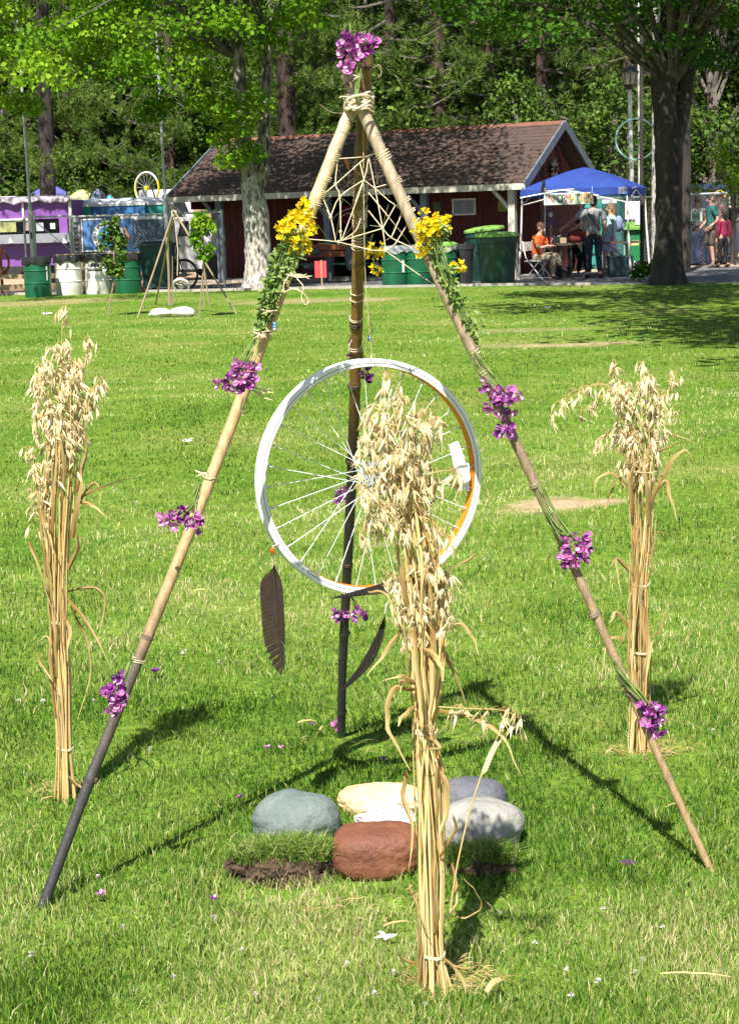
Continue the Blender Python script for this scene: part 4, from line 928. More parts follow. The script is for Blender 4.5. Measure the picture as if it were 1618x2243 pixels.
def popup(name, label, corners, zv, zt, valance, mat, legmat, apex_off=(0, 0), legs=True):
    ctr = sum((Vector((c[0], c[1], 0)) for c in corners), Vector())/4
    t = thing(name, label, 'canopy', tuple(ctr)); top = Vector((ctr.x+apex_off[0], ctr.y+apex_off[1], zt)); mb = MB(); E_ = []
    n = 12
    for i in range(4):
        a, b = Vector((*corners[i], zv)), Vector((*corners[(i+1) % 4], zv))
        for k in range(n):
            s = k/n; p = a.lerp(b, s); p.z += -.035*math.sin(math.pi*s)*0; p += (Vector((ctr.x, ctr.y, p.z))-p)*(.035*math.sin(math.pi*s)); E_.append(p)
    m_ = len(E_); V = []
    lv = [0, .2, .45, .7, .88, 1]
    for q in lv:
        for p in E_:
            r_ = p.lerp(Vector((top.x, top.y, p.z)), q); r_.z = zv+(zt-zv)*(q*.55+.45*math.sin(q*math.pi/2))+.01*math.sin(q*9)*(1-q); V.append(r_)
    F = [(j*m_+i, j*m_+(i+1) % m_, (j+1)*m_+(i+1) % m_, (j+1)*m_+i) for j in range(len(lv)-1) for i in range(m_)]
    mb.add(V, F); part('roof_cloth', mb, mat, t)
    vb = MB(); vb.add([(p.x, p.y, p.z-.003) for p in E_]+[(p.x+.012*math.sin(i*2.1), p.y+.012*math.cos(i*1.7), p.z-valance+.014*math.sin(i*1.4)) for i, p in enumerate(E_)], [(i, (i+1) % m_, m_+(i+1) % m_, m_+i) for i in range(m_)]); part('valance', vb, mat, t)
    if legs:
        for i, c in enumerate(corners):
            ins = Vector((c[0], c[1], 0)).lerp(ctr, .03); ot = Vector((c[0], c[1], 0)).lerp(ctr, -.05)
            part('leg', MB().tube([(ot.x, ot.y, 0), (ins.x*.6+ot.x*.4, ins.y*.6+ot.y*.4, zv*.5)], .026, 6).tube([(ins.x*.6+ot.x*.4, ins.y*.6+ot.y*.4, zv*.45), (ins.x, ins.y, zv)], .02, 6), legmat, t)
            b_ = corners[(i+1) % 4]; i2 = Vector((b_[0], b_[1], 0)).lerp(ctr, .03); md = (ins+i2)/2
            part('truss', MB().bar((ins.x, ins.y, zv-.05), (md.x, md.y, zv+.0-.28*(0)), .02).bar((ins.x, ins.y, zv-.32), (md.x, md.y, zv-.05), .02).bar((i2.x, i2.y, zv-.32), (md.x, md.y, zv-.05), .02), legmat, t, False)
    return t
MT['canopy_blue'] = M('royal_blue_canopy_cloth', (.030, .075, .36), (.022, .055, .29), rough=.7, scale=3, trans=.25)
MT['canopy_violet'] = M('violet_blue_canopy_cloth', (.12, .12, .42), (.10, .10, .36), rough=.7, trans=.2)
MT['canopy_lime'] = M('pale_lime_canopy_cloth', (.55, .58, .26), (.48, .52, .22), rough=.7, trans=.2)
def sq(cx, cy, w, a): return [(cx+w/2*math.sqrt(2)*math.cos(a+q*math.pi/2), cy+w/2*math.sqrt(2)*math.sin(a+q*math.pi/2)) for q in range(4)]
c = VP(120, 60); popup('camp_canopy', 'violet blue camp canopy behind the purple booth', sq(c.x, c.y, 1.15, .8), P(120, 424, 60).z, P(120, 402, 60).z, .12, MT['canopy_violet'], MT['metal'])
c = VP(188, 59); popup('camp_canopy', 'pale lime camp canopy left of the dome tents', sq(c.x, c.y, .85, .8), P(188, 432, 59).z, P(188, 414, 59).z, .10, MT['canopy_lime'], MT['metal'])
c = VP(1575, 55); popup('camp_canopy', 'small yellow camp canopy beyond the right gate', sq(c.x, c.y, .5, .8), P(1570, 428, 55).z, P(1570, 416, 55).z, .06, M('yellow_canopy_cloth', (.62, .46, .08), trans=.2), MT['metal'])

# ------------------------------------------------------------------ bicycles
MT['tyre_white'] = M('white_tyre', (.72, .72, .70), rough=.6); MT['tyre_yellow'] = M('yellow_tyre', (.62, .55, .03), rough=.6)
def bike_wheel(t, c, r, ax, tyre, nsp=14, hubm=None, two=None):
    ax = Vector(ax).normalized()
    w = part('wheel', MB().tube(ringtube(c, r, 0, ax, 32), .028, 6), tyre, t)
    if two:
        for a0, a1 in ((.2, 1.5), (3.2, 4.3)): part('tyre_patch', MB().tube(ringtube(c, r, 0, ax, 10, a0=a0, a1=a1), .030, 6), two, w)
    part('hub', MB().lathe([(0, -.05), (.06, -.05), (.06, .05), (0, .05)], 10, c, ax), hubm or MT['silver'], w)
    u = ax.orthogonal().normalized(); v = ax.cross(u)
    for i in range(nsp): a = 2*math.pi*i/nsp; part('spoke', MB().tube([Vector(c), Vector(c)+(u*math.cos(a)+v*math.sin(a))*r], .006, 3), MT['silver'], w)
c = P(322, 412, 50.0); fk = thing('upturned_bicycle', 'upturned bicycle with white and yellow wheel on the trailer roof', 'bicycle', tuple(c))
bike_wheel(fk, c, .43, (.70, 1, 0), MT['tyre_white'], 16, MT['tyre_yellow'], MT['tyre_yellow'])
for s in (-1, 1): part('fork_leg', MB().tube([c+Vector((.16*s, .14*-s, 0)), c+Vector((.2+.06*s, .1, -.52)), c+Vector((.15+.12*s, .1, -.66))], .022, 6), MT['darkmetal'], fk)
part('handlebar', MB().tube([c+Vector((-.15, 0, -.62)), c+Vector((.1, .05, -.55)), c+Vector((.35, .1, -.62))], .02, 6), MT['darkmetal'], fk)
c1 = P(403, 588, 41.0); bk = thing('bicycle', 'black bicycle leaning on the fence left of the cabin', 'bicycle', (c1.x, 41.0, 0))
c1.z = .34; c2 = c1+Vector((-.85, .25, 0)); bike_wheel(bk, c1, .33, (.35, 1, 0), MT['black'], 14); bike_wheel(bk, c2, .33, (.35, 1, 0), MT['black'], 14)
sA, sB, hB = c1+Vector((-.55, .16, -.03)), c1+Vector((-.68, .2, .48)), c1+Vector((-.14, .04, .50))
part('frame', MB().tube([c2, sA, hB, sB, sA], .018, 6).tube([c2, sB], .014, 6).tube([hB, c1], .016, 6), MT['darkmetal'], bk)
part('saddle', MB().box(sB+Vector((0, 0, .12)), (.24, .12, .05), taper=.7).tube([sB, sB+Vector((0, 0, .1))], .014), MT['black'], bk)
part('handlebar', MB().tube([hB, hB+Vector((0, 0, .12)), hB+Vector((.06, -.22, .16))], .014).tube([hB+Vector((0, 0, .12)), hB+Vector((.06, .22, .16))], .014), MT['darkmetal'], bk)
c = P(397, 622, 39.4); t = thing('spare_wheel', 'small white wheel lying on the path under the bicycle', 'wheel', (c.x, 39.4, 0)); c.z = .15; bike_wheel(t, c, .17, (.1, .8, .6), MT['tyre_white'], 12)
# far tripod of bamboo with stones and leafy stakes on the lawn
MT['bamboo_far'] = M('pale_bamboo', (.33, .255, .16), (.22, .165, .10), rough=.6, scale=5)
ap = P(382, 468, 29.4); t = thing('bamboo_tripod', 'small distant bamboo tripod on the lawn in front of the drums', 'tripod', (ap.x, 29.4, 0))
for (fx, fy, tx, ty) in ((300, 697, 384, 463), (522, 690, 376, 462), (340, 668, 380, 470)):
    f = G(fx, fy); part('pole', MB().tube([f-Z*.03, f.lerp(ap, .5), ap+(ap-f)*.03+Vector((rnd(-.03, .03), 0, 0))], [.014, .016, .019], 7), MT['bamboo_far'], t)
part('lashing', MB().lathe([(.04, -.05), (.05, -.03), (.048, .03), (.04, .05)], 10, ap), MT['twine'], t)
part('twine', MB().tube([ap, ap+Vector((.03, 0, -.6)), ap+Vector((.0, 0, -1.0))], .008, 4), MT['twine'], t)
def leafy(px0, px1, py0, py1, Y, foot, lab, yellow=False):
    f = G(*foot); t = thing('leafy_stake', lab, 'plant', tuple(f)); a = P((px0+px1)/2, py0+10, f.y); b = P((px0+px1)/2+6, py1, f.y)
    part('stem', MB().tube([f-Z*.02, b, a], [.016, .013, .006], 5), MT['bamboo_far'], t)
    C_ = []; R_ = []
    for i in range(26):
        q = rnd(0, 1); p = a.lerp(b, q)+Vector((rnd(-1, 1)*(px1-px0)/2/FPX*f.y*(.4+.6*math.sin(q*3.0)), rnd(-.08, .08), 0)); C_.append(tuple(p-ORG[t])); R_.append((.10, .09, .10))
    V, A = leaf_cloud(np.array(C_), np.array(R_), 26, .085, seed=px0)
    if yellow: A = np.clip(A+(V[:, 0, 2] > (a-ORG[t]).z-.25)*.4, 0, 1)
    o = bpy.data.objects.new('leaves', np_mesh('leaves', V, 4, A, MT['leaf_oak'] if not yellow else MT['leaf_bright'])); link(o, t); ORG[o] = ORG[t]
leafy(220, 272, 475, 600, 29.3, (236, 694), 'leafy brown green stake in front of the white drums')
leafy(418, 466, 455, 560, 29.3, (436, 697), 'leafy stake with yellow tips beside the far tripod', True)
for (px0, py0, px1, py1) in ((352, 680, 336, 560), ): pass
f = G(372, 670); solo('dry_sheaf', MB().tube([f, P(370, 600, f.y), P(366, 520, f.y)], [.03, .022, .03], 6).tube([f+Vector((.05, 0, 0)), P(378, 560, f.y)], [.015, .006], 5), MT['bamboo_far'], 'thin dry sheaf standing inside the far tripod', 'sheaf', tuple(f))
f = G(460, 672); solo('dry_sheaf', MB().tube([f, P(450, 610, f.y), P(440, 540, f.y)], [.012, .018, .012], 6).tube([f+Vector((-.1, 0, 0)), P(444, 580, f.y)], [.012, .006], 5), MT['bamboo_far'], 'thin dry stalks leaning right of the far tripod stones', 'sheaf', tuple(f))
def blob(c, r, seed, amp=.18, freq=1.4, pw=2.0, sub=4):
    import bmesh
    bm = bmesh.new(); bmesh.ops.create_icosphere(bm, subdivisions=sub, radius=1)
    mb = MB(); vs_ = []
    for v in bm.verts:
        n_ = v.co.normalized(); d = (abs(n_.x)**pw+abs(n_.y)**pw+abs(n_.z)**pw)**(-1/pw)*.98; d *= 1+amp*noise.noise(n_*freq+Vector((seed*3.1, seed, 0)))+amp*.25*noise.noise(n_*freq*4+Vector((seed, 0, 2)))
        q = Vector((n_.x*r[0]*d, n_.y*r[1]*d, n_.z*r[2]*d))
        vs_.append(Vector(c)+q)
    mb.add(vs_, [tuple(v.index for v in f.verts) for f in bm.faces]); bm.free(); return mb
MT['stone_white'] = M('white_stone', (.72, .70, .64), (.55, .52, .46), rough=.85, scale=4, bump=.3)
for (px, py, w, h, s, lab) in ((352, 690, .19, .09, 4, 'flatter wedge shaped white stone under the far tripod'), (400, 689, .21, .10, 9, 'long rounded white stone under the far tripod')):
    c = G(px, py+6); c.z = h*.75; solo('stone', blob(c, (w, .15, h), s, sub=3), MT['stone_white'], lab, 'stone', (c.x, c.y, 0))
# ------------------------------------------------------------------ information stand: canopy, banner, table
cx, cy = P(1281, 560, 40.9).x, 40.9
zv = P(1283, 414, 40.9).z
Lc, Nc, Rc, Fc = (cx-1.52, cy-.76), (cx+.76, cy-1.52), (cx+1.52, cy+.76), (cx-.76, cy+1.52)
cp = popup('pop_up_canopy', 'royal blue pop up canopy on thin white legs over the information table', [Lc, Nc, Rc, Fc], zv, P(1283, 366, 40.9).z, .16, MT['canopy_blue'], MT['white_dirty'])
MT['canopy_patch'] = M('grey_logo_patch', (.22, .26, .36), (.16, .19, .28))
dLN = (Vector((*Nc, 0))-Vector((*Lc, 0))).normalized(); nLN = Vector((dLN.y, -dLN.x, 0))     # outward, towards the lawn
pt = Vector((*Nc, zv-.07))-dLN*.12+nLN*.02
part('logo_patch', MB().box(pt, (.17, .006, .15), mat=Matrix((dLN, -nLN, Z)).transposed()), MT['canopy_patch'], cp, False)
part('logo_mark', MB().box(pt+nLN*.006-dLN*.04, (.03, .004, .08), mat=Matrix((dLN, -nLN, Z)).transposed()).box(pt+nLN*.006+dLN*.03, (.06, .004, .02), mat=Matrix((dLN, -nLN, Z)).transposed()), MT['silver'], cp, False, kind=None)
a = Vector((*Lc, 0))+dLN*.52; part('rolled_flap', MB().prism([a+Z*(zv+.22)+nLN*.03, a+Z*(zv-.04)+nLN*.05-dLN*.05, a+Z*(zv-.04)+nLN*.05+dLN*.02], dLN*.05), MT['darkmetal'], cp, False)
part('white_edge', MB().tube([Vector((*Lc, zv-.16))+nLN*.02, Vector((*Lc, zv-.02))+dLN*.95+nLN*.02, Vector((*Lc, zv-.16))+dLN*1.75+nLN*.02], .016, 5), MT['white'], cp)
# INFORMATION banner
bc = P(1244, 423, 39.5); bz = zv-.27
BF = Matrix((dLN, -nLN, Z)).transposed().to_4x4()
bw = 1.09
bn_ = thing('banner', 'hand painted INFORMATION banner hung under the blue canopy edge', 'banner', (bc.x, bc.y, bz+.06))
bcen = Vector((bc.x, bc.y, bz+.06))
part('board', MB().box(bcen, (bw, .012, .25), mat=BF.to_3x3()), M('pale_mint_card', (.70, .78, .70), (.66, .72, .60), scale=5), bn_, False)
word = 'INFORMATION'; lc = [(.48, .03, .04), (.50, .12, .08), (.10, .40, .30), (.012, .012, .012), (.03, .13, .07), (.45, .08, .04), (.62, .52, .03), (.06, .25, .06), (.5, .1, .05), (.72, .42, .02), (.60, .20, .04)]
bk_ = [None, None, (.30, .50, .38), (.30, .46, .30), (.32, .50, .30), (.55, .22, .06), None, (.10, .26, .10), (.6, .5, .1), (.20, .38, .08), (.66, .40, .06)]
for i, (ch, co) in enumerate(zip(word, lc)):
    x = (i-5)*bw/11.2
    if bk_[i]: part('colour_block', MB().box(bcen+dLN*x+nLN*.008, (bw/11.6, .004, .21), mat=BF.to_3x3()), M('painted_block', tuple(.35*c_+.42 for c_ in bk_[i])), bn_, False)
    mt = M('letter_paint', co)
    lettering(ch, .25, mt, bn_, Matrix.Translation(dLN*x+nLN*.014) @ Matrix((dLN, Z, nLN)).transposed().to_4x4() @ Matrix.Diagonal((.72, 1, 1, 1)), 'letter')
for s in (-1, 1): part('string', MB().tube([bcen+dLN*s*bw*.48+Z*.12, bcen+dLN*s*bw*.48+Z*.25-nLN*.02], .006, 4), MT['twine'], bn_)
# folding table
tc_ = P(1300, 532, 40.4); tz = .76
tb = thing('folding_table', 'long dark folding table under the blue canopy', 'table', (tc_.x, 40.4, 0)); TX0, TX1 = P(1203, 532, 40.4).x, P(1397, 532, 40.4).x
part('top', MB().box(((TX0+TX1)/2, 40.4, tz), (TX1-TX0, .72, .045)), M('dark_brown_table', (.10, .07, .055), (.06, .045, .04), rough=.5), tb, False)
for x in (TX0+.22, TX0+.45, TX1-.22):
    part('leg', MB().bar((x, 40.12, 0), (x, 40.15, tz-.02), .03).bar((x, 40.68, 0), (x, 40.65, tz-.02), .03).bar((x, 40.12, .3), (x, 40.68, .3), .02), MT['darkmetal'], tb, False)
part('brace', MB().bar((TX0+.45, 40.4, .35), (TX0+.9, 40.4, tz-.03), .02).bar((TX1-.22, 40.4, .35), (TX1-.7, 40.4, tz-.03), .02), MT['darkmetal'], tb, False)
c = Vector((P(1208, 527, 40.2).x, 40.2, tz+.023)); cu = thing('cup', 'red plastic cup on the left end of the table', 'cup', tuple(c)); part('body', MB().lathe([(.0, 0), (.033, 0), (.050, .13), (.046, .13), (.03, .01)], 14, c), M('red_plastic', (.62, .02, .02), rough=.35), cu); part('rim', MB().tube(ringtube(c+Z*.13, .05, 0, Z, 16), .004, 5), MT['white'], cu)
c = Vector((P(1262, 522, 40.55).x, 40.55, tz+.023)); solo('red_bag', cloth_lump(c+Z*.14, .42, .30, .26, 12), M('dark_red_cloth', (.17, .022, .018), (.10, .012, .012), rough=.9), 'dark red bag slumped on the table beside the grey shirted man', 'bag', tuple(c))
c = Vector((P(1232, 527, 40.6).x, 40.6, tz+.023)); solo('carton', MB().box(c+Z*.06, (.14, .14, .12)).box(c+Z*.125, (.145, .10, .01)), MT['wood'], 'small tan carton on the table left of the red bag', 'carton', tuple(c), smooth=False)
c = Vector((P(1357, 575, 40.2).x, 40.2, 0)); bxm = M('dark_teal_box', (.03, .075, .07), (.02, .05, .05), rough=.6); t = thing('storage_box', 'dark teal storage box under the right end of the table', 'box', tuple(c)); part('body', MB().box(c+Z*.22, (.5, .4, .44), taper=1.08), bxm, t, False); part('lid', MB().box(c+Z*.455, (.56, .46, .035)), bxm, t, False)
c = Vector((P(1228, 590, 40.3).x, 40.3, 0)); solo('dark_tub', MB().lathe([(0, .01), (.2, .01), (.25, .24), (.26, .25), (.235, .25), (.19, .03)], 18, c), MT['black'], 'low black tub on the path under the left end of the table', 'tub', tuple(c))
MT['rock_tan'] = M('tan_rock', (.34, .26, .17), (.24, .18, .12), rough=.95, scale=6, bump=.4)
for (px, py, w, h, sd, lab) in ((1143, 603, .11, .09, 2, 'small pale block of rock by the chair leg'), (1166, 605, .14, .05, 5, 'flat slab of rock left of the chair'), (1330, 600, .24, .10, 7, 'long low tan rock in front of the storage box')):
    c = G(px, py); c.z = h*.6; solo('rock', blob(c, (w, .14, h), sd, sub=3), MT['rock_tan'], lab, 'rock', (c.x, c.y, 0))
c = Vector((P(1206, 500, 41.8).x, 41.8, 0)); t = thing('decorated_staff', 'slim staff with purple and white wrapping behind the table', 'staff', tuple(c)); part('shaft', MB().tube([c, c+Z*1.45], [.035, .03], 8), MT['wood'], t); part('wrapping', MB().lathe([(.045, 1.18), (.055, 1.22), (.05, 1.32), (.03, 1.36)], 10, c), M('violet_wrap', (.16, .11, .28)), t); part('knob', MB().ell(c+Z*1.42, (.05, .05, .07)), MT['white'], t)
# newspaper style green box with notice
c = Vector((P(1385, 560, 43.6).x, 43.6, 0)); MT['kiosk_green'] = M('kiosk_green', (.02, .20, .06), (.015, .16, .05), rough=.45)
t = thing('recycling_stand', 'green recycling stand with white notice right of the canopy', 'bin', tuple(c))
part('cabinet', MB().box(c+Z*.62, (.36, .36, .74)), MT['kiosk_green'], t, False); part('hood', MB().box(c+Z*1.03+Vector((-.03, -.05, 0)), (.50, .45, .06)).box(c+Z*1.12, (.36, .34, .12)), MT['limelid'], t, False)
part('notice', MB().box(c+Vector((.0, -.02, 1.46)), (.36, .02, .42)), MT['white'], t, False); part('notice_print', MB().box(c+Vector((0, -.033, 1.45)), (.22, .004, .22)), M('pale_grey_print', (.5, .5, .5), (.72, .72, .72), scale=60), t, False)
part('sticker', MB().box(c+Vector((.02, -.185, .68)), (.20, .006, .12)), M('yellow_sticker', (.60, .50, .06), (.7, .65, .3), scale=20), t, False); part('sticker', MB().box(c+Vector((.12, -.185, 1.18)), (.16, .006, .14)), MT['white'], t, False)
part('post', MB().tube([c+Vector((-.2, 0, 0)), c+Vector((-.2, 0, 1.0))], .02, 6).tube([c+Vector((.2, 0, 0)), c+Vector((.2, 0, 1.0))], .02, 6), MT['metal'], t)
c = Vector((P(1410, 520, 42.4).x, 42.4, 0)); t = thing('stake', 'slim stake with bright green top beside the recycling stand', 'stake', tuple(c)); part('shaft', MB().box(c+Z*.4, (.05, .04, .8)), MT['metal'], t, False); part('top', MB().box(c+Z*1.02, (.07, .05, .44)), MT['kiosk_green'], t, False)
c = Vector((P(1487, 575, 44.2).x, 44.2, 0)); t = thing('marker_post', 'short pale marker post right of the dark tree trunk', 'post', tuple(c)); part('shaft', MB().tube([c, c+Z*.95], .022, 6), MT['white'], t); part('cap', MB().ell(c+Z*1.0, (.03, .03, .05)), MT['white'], t)
c = G(1490, 577); solo('water_jug', MB().lathe([(0, 0), (.11, .0), (.12, .03), (.11, .10), (.04, .14), (.03, .17), (0, .17)], 14, c), MT['white'], 'white plastic jug lying at the foot of the gate by the dark tree', 'jug', tuple(c))
c = Vector((P(1535, 520, 47.5).x, 47.5, 0)); t = thing('blue_barrel', 'dull blue barrel behind the walking man in green', 'barrel', tuple(c)); part('body', MB().lathe([(0, 0), (.28, 0), (.30, .4), (.28, .85), (0, .86)], 18, c), M('dull_blue', (.08, .12, .24), (.06, .09, .18)), t)

# ------------------------------------------------------------------ people
BASE = dict(pelvis=(0, 0, .96), waist=(0, 0, 1.10), chest=(0, .005, 1.30), neck=(0, .01, 1.48), head=(0, -.005, 1.565), crown=(0, .005, 1.70),
            shL=(.185, .01, 1.42), elL=(.235, .03, 1.13), wrL=(.24, -.03, .89), shR=(-.185, .01, 1.42), elR=(-.235, .03, 1.13), wrR=(-.24, -.03, .89),
            hipL=(.095, 0, .91), knL=(.10, -.02, .50), anL=(.10, .02, .09), toL=(.115, -.13, .035), hipR=(-.095, 0, .91), knR=(-.10, -.02, .50), anR=(-.10, .02, .09), toR=(-.115, -.13, .035))
def skin_mesh(name, verts, edges, radii, mat, root=0, sub=1):
    me = bpy.data.meshes.new(name); me.from_pydata(verts, edges, []); me.materials.append(mat)
    o = bpy.data.objects.new(name, me); md = o.modifiers.new('skin', 'SKIN'); md.use_smooth_shade = True
    me.skin_vertices.new() if not me.skin_vertices else None
    for i, r_ in enumerate(radii):
        sv = me.skin_vertices[0].data[i]; sv.radius = r_ if hasattr(r_, '__len__') else (r_, r_); sv.use_root = (i == root)
    s = o.modifiers.new('smooth', 'SUBSURF'); s.levels = sub; s.render_levels = sub
    return o
def person(label, loc, yaw, pose, shirt=None, sleeve='long', legs=None, leglen='long', hair=None, hairlong=0, shoes=None, hat=None, skirt=None, height=1.72, skinmat=None, build=1.0, group=None):
    J = {k: Vector(v) for k, v in BASE.items()}
    for k, v in pose.items(): J[k] = Vector(v)
    sc = height/1.72
    t = thing('person', label, 'person', tuple(loc), group); t.rotation_euler.z = yaw; t.scale = (sc, sc, sc)
    sm = skinmat or MT['skin']
    V = []; E_ = []; Q = []; ix = {}
    def v(k, p, r_, par=None):
        ix[k] = len(V); V.append(tuple(p)); Q.append(r_)
        if par is not None: E_.append((ix[par], ix[k]))
    b = build
    v('pelvis', J['pelvis'], (.115*b, .085*b)); v('waist', J['waist'], (.12*b, .09*b), 'pelvis'); v('chest', J['chest'], (.145*b, .105*b), 'waist')
    v('up', J['chest'].lerp(J['neck'], .6), (.10*b, .075), 'chest'); v('neck', J['neck'], .052, 'up')
    hd = J['head']; cr = J['crown']; up = (cr-hd).normalized()
    v('jaw', hd-up*.01, (.062, .068), 'neck'); v('face', hd+up*.06, (.076, .090), 'jaw'); v('crown', cr-up*.02, (.058, .068), 'face')
    fw = Vector(pose.get('look', (0, -1, 0))).normalized()
    for S in 'LR':
        v('sh'+S, J['sh'+S], .058*b, 'up'); v('el'+S, J['el'+S], .043, 'sh'+S); v('wr'+S, J['wr'+S], .029, 'el'+S)
        d = (J['wr'+S]-J['el'+S]).normalized(); d = Vector(pose.get('hand'+S, d)).normalized(); side = Vector((0, -1, 0)); side = (side-d*side.dot(d)); side = side.normalized() if side.length > .1 else Vector((1, 0, 0))
        v('pa'+S, J['wr'+S]+d*.065, (.036, .018), 'wr'+S)
        for i, ln in enumerate((.072, .082, .078, .062)):
            q = J['wr'+S]+d*.095+side*(.030-.020*i); cl = d.cross(side)
            v('f%d%s' % (i, S), q, .0105, 'pa'+S); v('g%d%s' % (i, S), q+d*ln*.55+cl*.012, .009, 'f%d%s' % (i, S)); v('h%d%s' % (i, S), q+d*ln*.85+cl*.035, .0075, 'g%d%s' % (i, S))
        q = J['wr'+S]+d*.035+side*.032; v('t%s' % S, q, .012, 'wr'+S); v('u%s' % S, q+d*.045+side*.022, .010, 't%s' % S)
        v('hip'+S, J['hip'+S], .078*b, 'pelvis'); v('kn'+S, J['kn'+S], .058, 'hip'+S); v('an'+S, J['an'+S], .038, 'kn'+S); v('to'+S, J['to'+S], (.042, .028), 'an'+S)
    bo = skin_mesh('body', V, E_, Q, sm); link(bo, t)
    def side_head(): 
        s = up.cross(fw); return s.normalized() if s.length > 1e-3 else Vector((1, 0, 0))
    sd = side_head(); fc = hd+up*.055
    nm = MB().prism([fc+fw*.085+up*.03, fc+fw*.085-up*.02+sd*.014, fc+fw*.085-up*.02-sd*.014], fw*.024)
    def kid(name, mb, mat, smooth=True, lab=None, par=None):
        o = bpy.data.objects.new(name, mb.mesh(name, mat, smooth)); link(o, par or t)
        if lab: o['label'] = lab
        return o
    kid('nose', nm, sm, par=bo)
    for s in (-1, 1):
        kid('eye', MB().ell(fc+fw*.078+sd*s*.032+up*.028, (.012, .012, .010), 6, 4), MT['black'], par=bo); kid('ear', MB().ell(fc+sd*s*.084+up*.01, (.014, .022, .032), 6, 4), sm, par=bo)
    kid('mouth', MB().ell(fc+fw*.083-up*.04, (.024, .010, .007), 6, 4), M_LIP, par=bo)
    if shirt:
        V2 = []; E2 = []; Q2 = []; ix2 = {}
        def w(k, p, r_, par=None):
            ix2[k] = len(V2); V2.append(tuple(p)); Q2.append(r_)
            if par: E2.append((ix2[par], ix2[k]))
        w('p', J['pelvis'].lerp(J['waist'], -.45), (.178*b, .150*b)); w('w', J['waist'], (.147*b, .117*b), 'p'); w('c', J['chest'], (.163*b, .125*b), 'w'); w('u', J['chest'].lerp(J['neck'], .62), (.115*b, .09), 'c'); w('n', J['chest'].lerp(J['neck'], .86), (.066, .062), 'u')
        for S in 'LR':
            w('s'+S, J['sh'+S], .074*b, 'u'); e = J['el'+S] if sleeve == 'long' else J['sh'+S].lerp(J['el'+S], .8)
            if sleeve != 'none':
                w('e'+S, e, .060 if sleeve == 'long' else .066, 's'+S)
                if sleeve == 'long': w('r'+S, J['el'+S].lerp(J['wr'+S], .92), .044, 'e'+S)
        so_ = skin_mesh('shirt', V2, E2, Q2, shirt); link(so_, t)
    if legs:
        V2 = []; E2 = []; Q2 = []; ix2 = {}
        def w(k, p, r_, par=None):
            ix2[k] = len(V2); V2.append(tuple(p)); Q2.append(r_)
            if par: E2.append((ix2[par], ix2[k]))
        w('p', J['pelvis'], (.158*b, .132*b)); w('w', J['pelvis'].lerp(J['waist'], .6), (.135*b, .108*b), 'p')
        for S in 'LR':
            w('h'+S, J['hip'+S], .106*b, 'p'); f = .95 if leglen == 'long' else 1.0
            w('m'+S, J['hip'+S].lerp(J['kn'+S], .55), .092*b, 'h'+S); w('k'+S, J['kn'+S], .076, 'm'+S)
            if leglen == 'long': w('a'+S, J['kn'+S].lerp(J['an'+S], .93), .062, 'k'+S)
        lo = skin_mesh('trousers' if leglen == 'long' else 'shorts', V2, E2, Q2, legs); link(lo, t)
    if skirt:
        mb = MB(); n = 18; kn = (J['knL']+J['knR'])/2; vv = []
        for j, (q, rx, ry) in enumerate(((0, .145, .115), (.4, .19, .16), (.9, .23, .22))):
            ctr = (J['pelvis']+Vector((0, 0, .05))).lerp(kn, q)
            for i in range(n): a = 2*math.pi*i/n; f = 1+.06*math.sin(i*3)*(j > 0); vv.append(ctr+Vector((rx*f*math.cos(a), ry*f*math.sin(a), 0)))
        mb.add(vv, [(j*n+i, j*n+(i+1) % n, (j+1)*n+(i+1) % n, (j+1)*n+i) for j in range(2) for i in range(n)]); kid('skirt', mb, skirt)
    if hair:
        q = Matrix((sd, -fw, up)).transposed(); mb = MB()
        mb.ell(fc+up*.03-fw*.016, (.090, .104, .108), 14, 8, mat=q, cut=.52); mb.ell(fc-fw*.045+up*.0, (.082, .066, .10), 12, 8, mat=q)
        if hairlong: mb.tube([fc-fw*.07+up*.03, fc-fw*.09-up*.08, fc-fw*.085-up*(.08+hairlong)], [.075, .078, .03], 10)
        kid('hair', mb, hair)
    if hat:
        q = Matrix((sd, -fw, up)).transposed(); mb = MB(); mb.ell(fc+up*.05-fw*.004, (.098, .112, .088), 14, 7, mat=q, cut=.5)
        pe = fc+up*.05; mb.add([pe+sd*.075+fw*.09, pe+sd*.06+fw*.17+up*.0, pe-sd*.06+fw*.17, pe-sd*.075+fw*.09, pe+fw*.085+up*.025, pe+fw*.175-up*.012], [(0, 1, 5, 4), (4, 5, 2, 3)]); kid('cap', mb, hat)
    if shoes:
        for S in 'LR':
            a, c_ = J['an'+S], J['to'+S]; f = (c_-a); f.z = 0; f = f.normalized() if f.length > .01 else Vector((0, -1, 0)); m_ = (a+c_)/2; dd = (c_-a).normalized(); s_ = Vector((0, 0, 1)).cross(dd).normalized()
            kid('shoe', MB().ell(a.lerp(c_, .62)-Vector((0, 0, .012)), (.052, .135, .046), 10, 6, mat=Matrix((s_, dd, dd.cross(s_)*-1)).transposed()), shoes)
    return t
M_LIP = M('lips', (.42, .14, .12))
C_ = lambda n, c, c2=None: M(n, c, c2, rough=.9, scale=5, bump=.2)
hair_br = C_('brown_hair', (.11, .055, .03), (.07, .035, .02)); hair_dk = C_('dark_hair', (.03, .022, .018)); hair_bl = C_('light_brown_hair', (.26, .15, .07), (.18, .10, .05)); hair_gy = C_('grey_hair', (.16, .15, .14), (.10, .09, .08))
def at(px, py, Y): c = P(px, py, Y); c.z = 0; return c
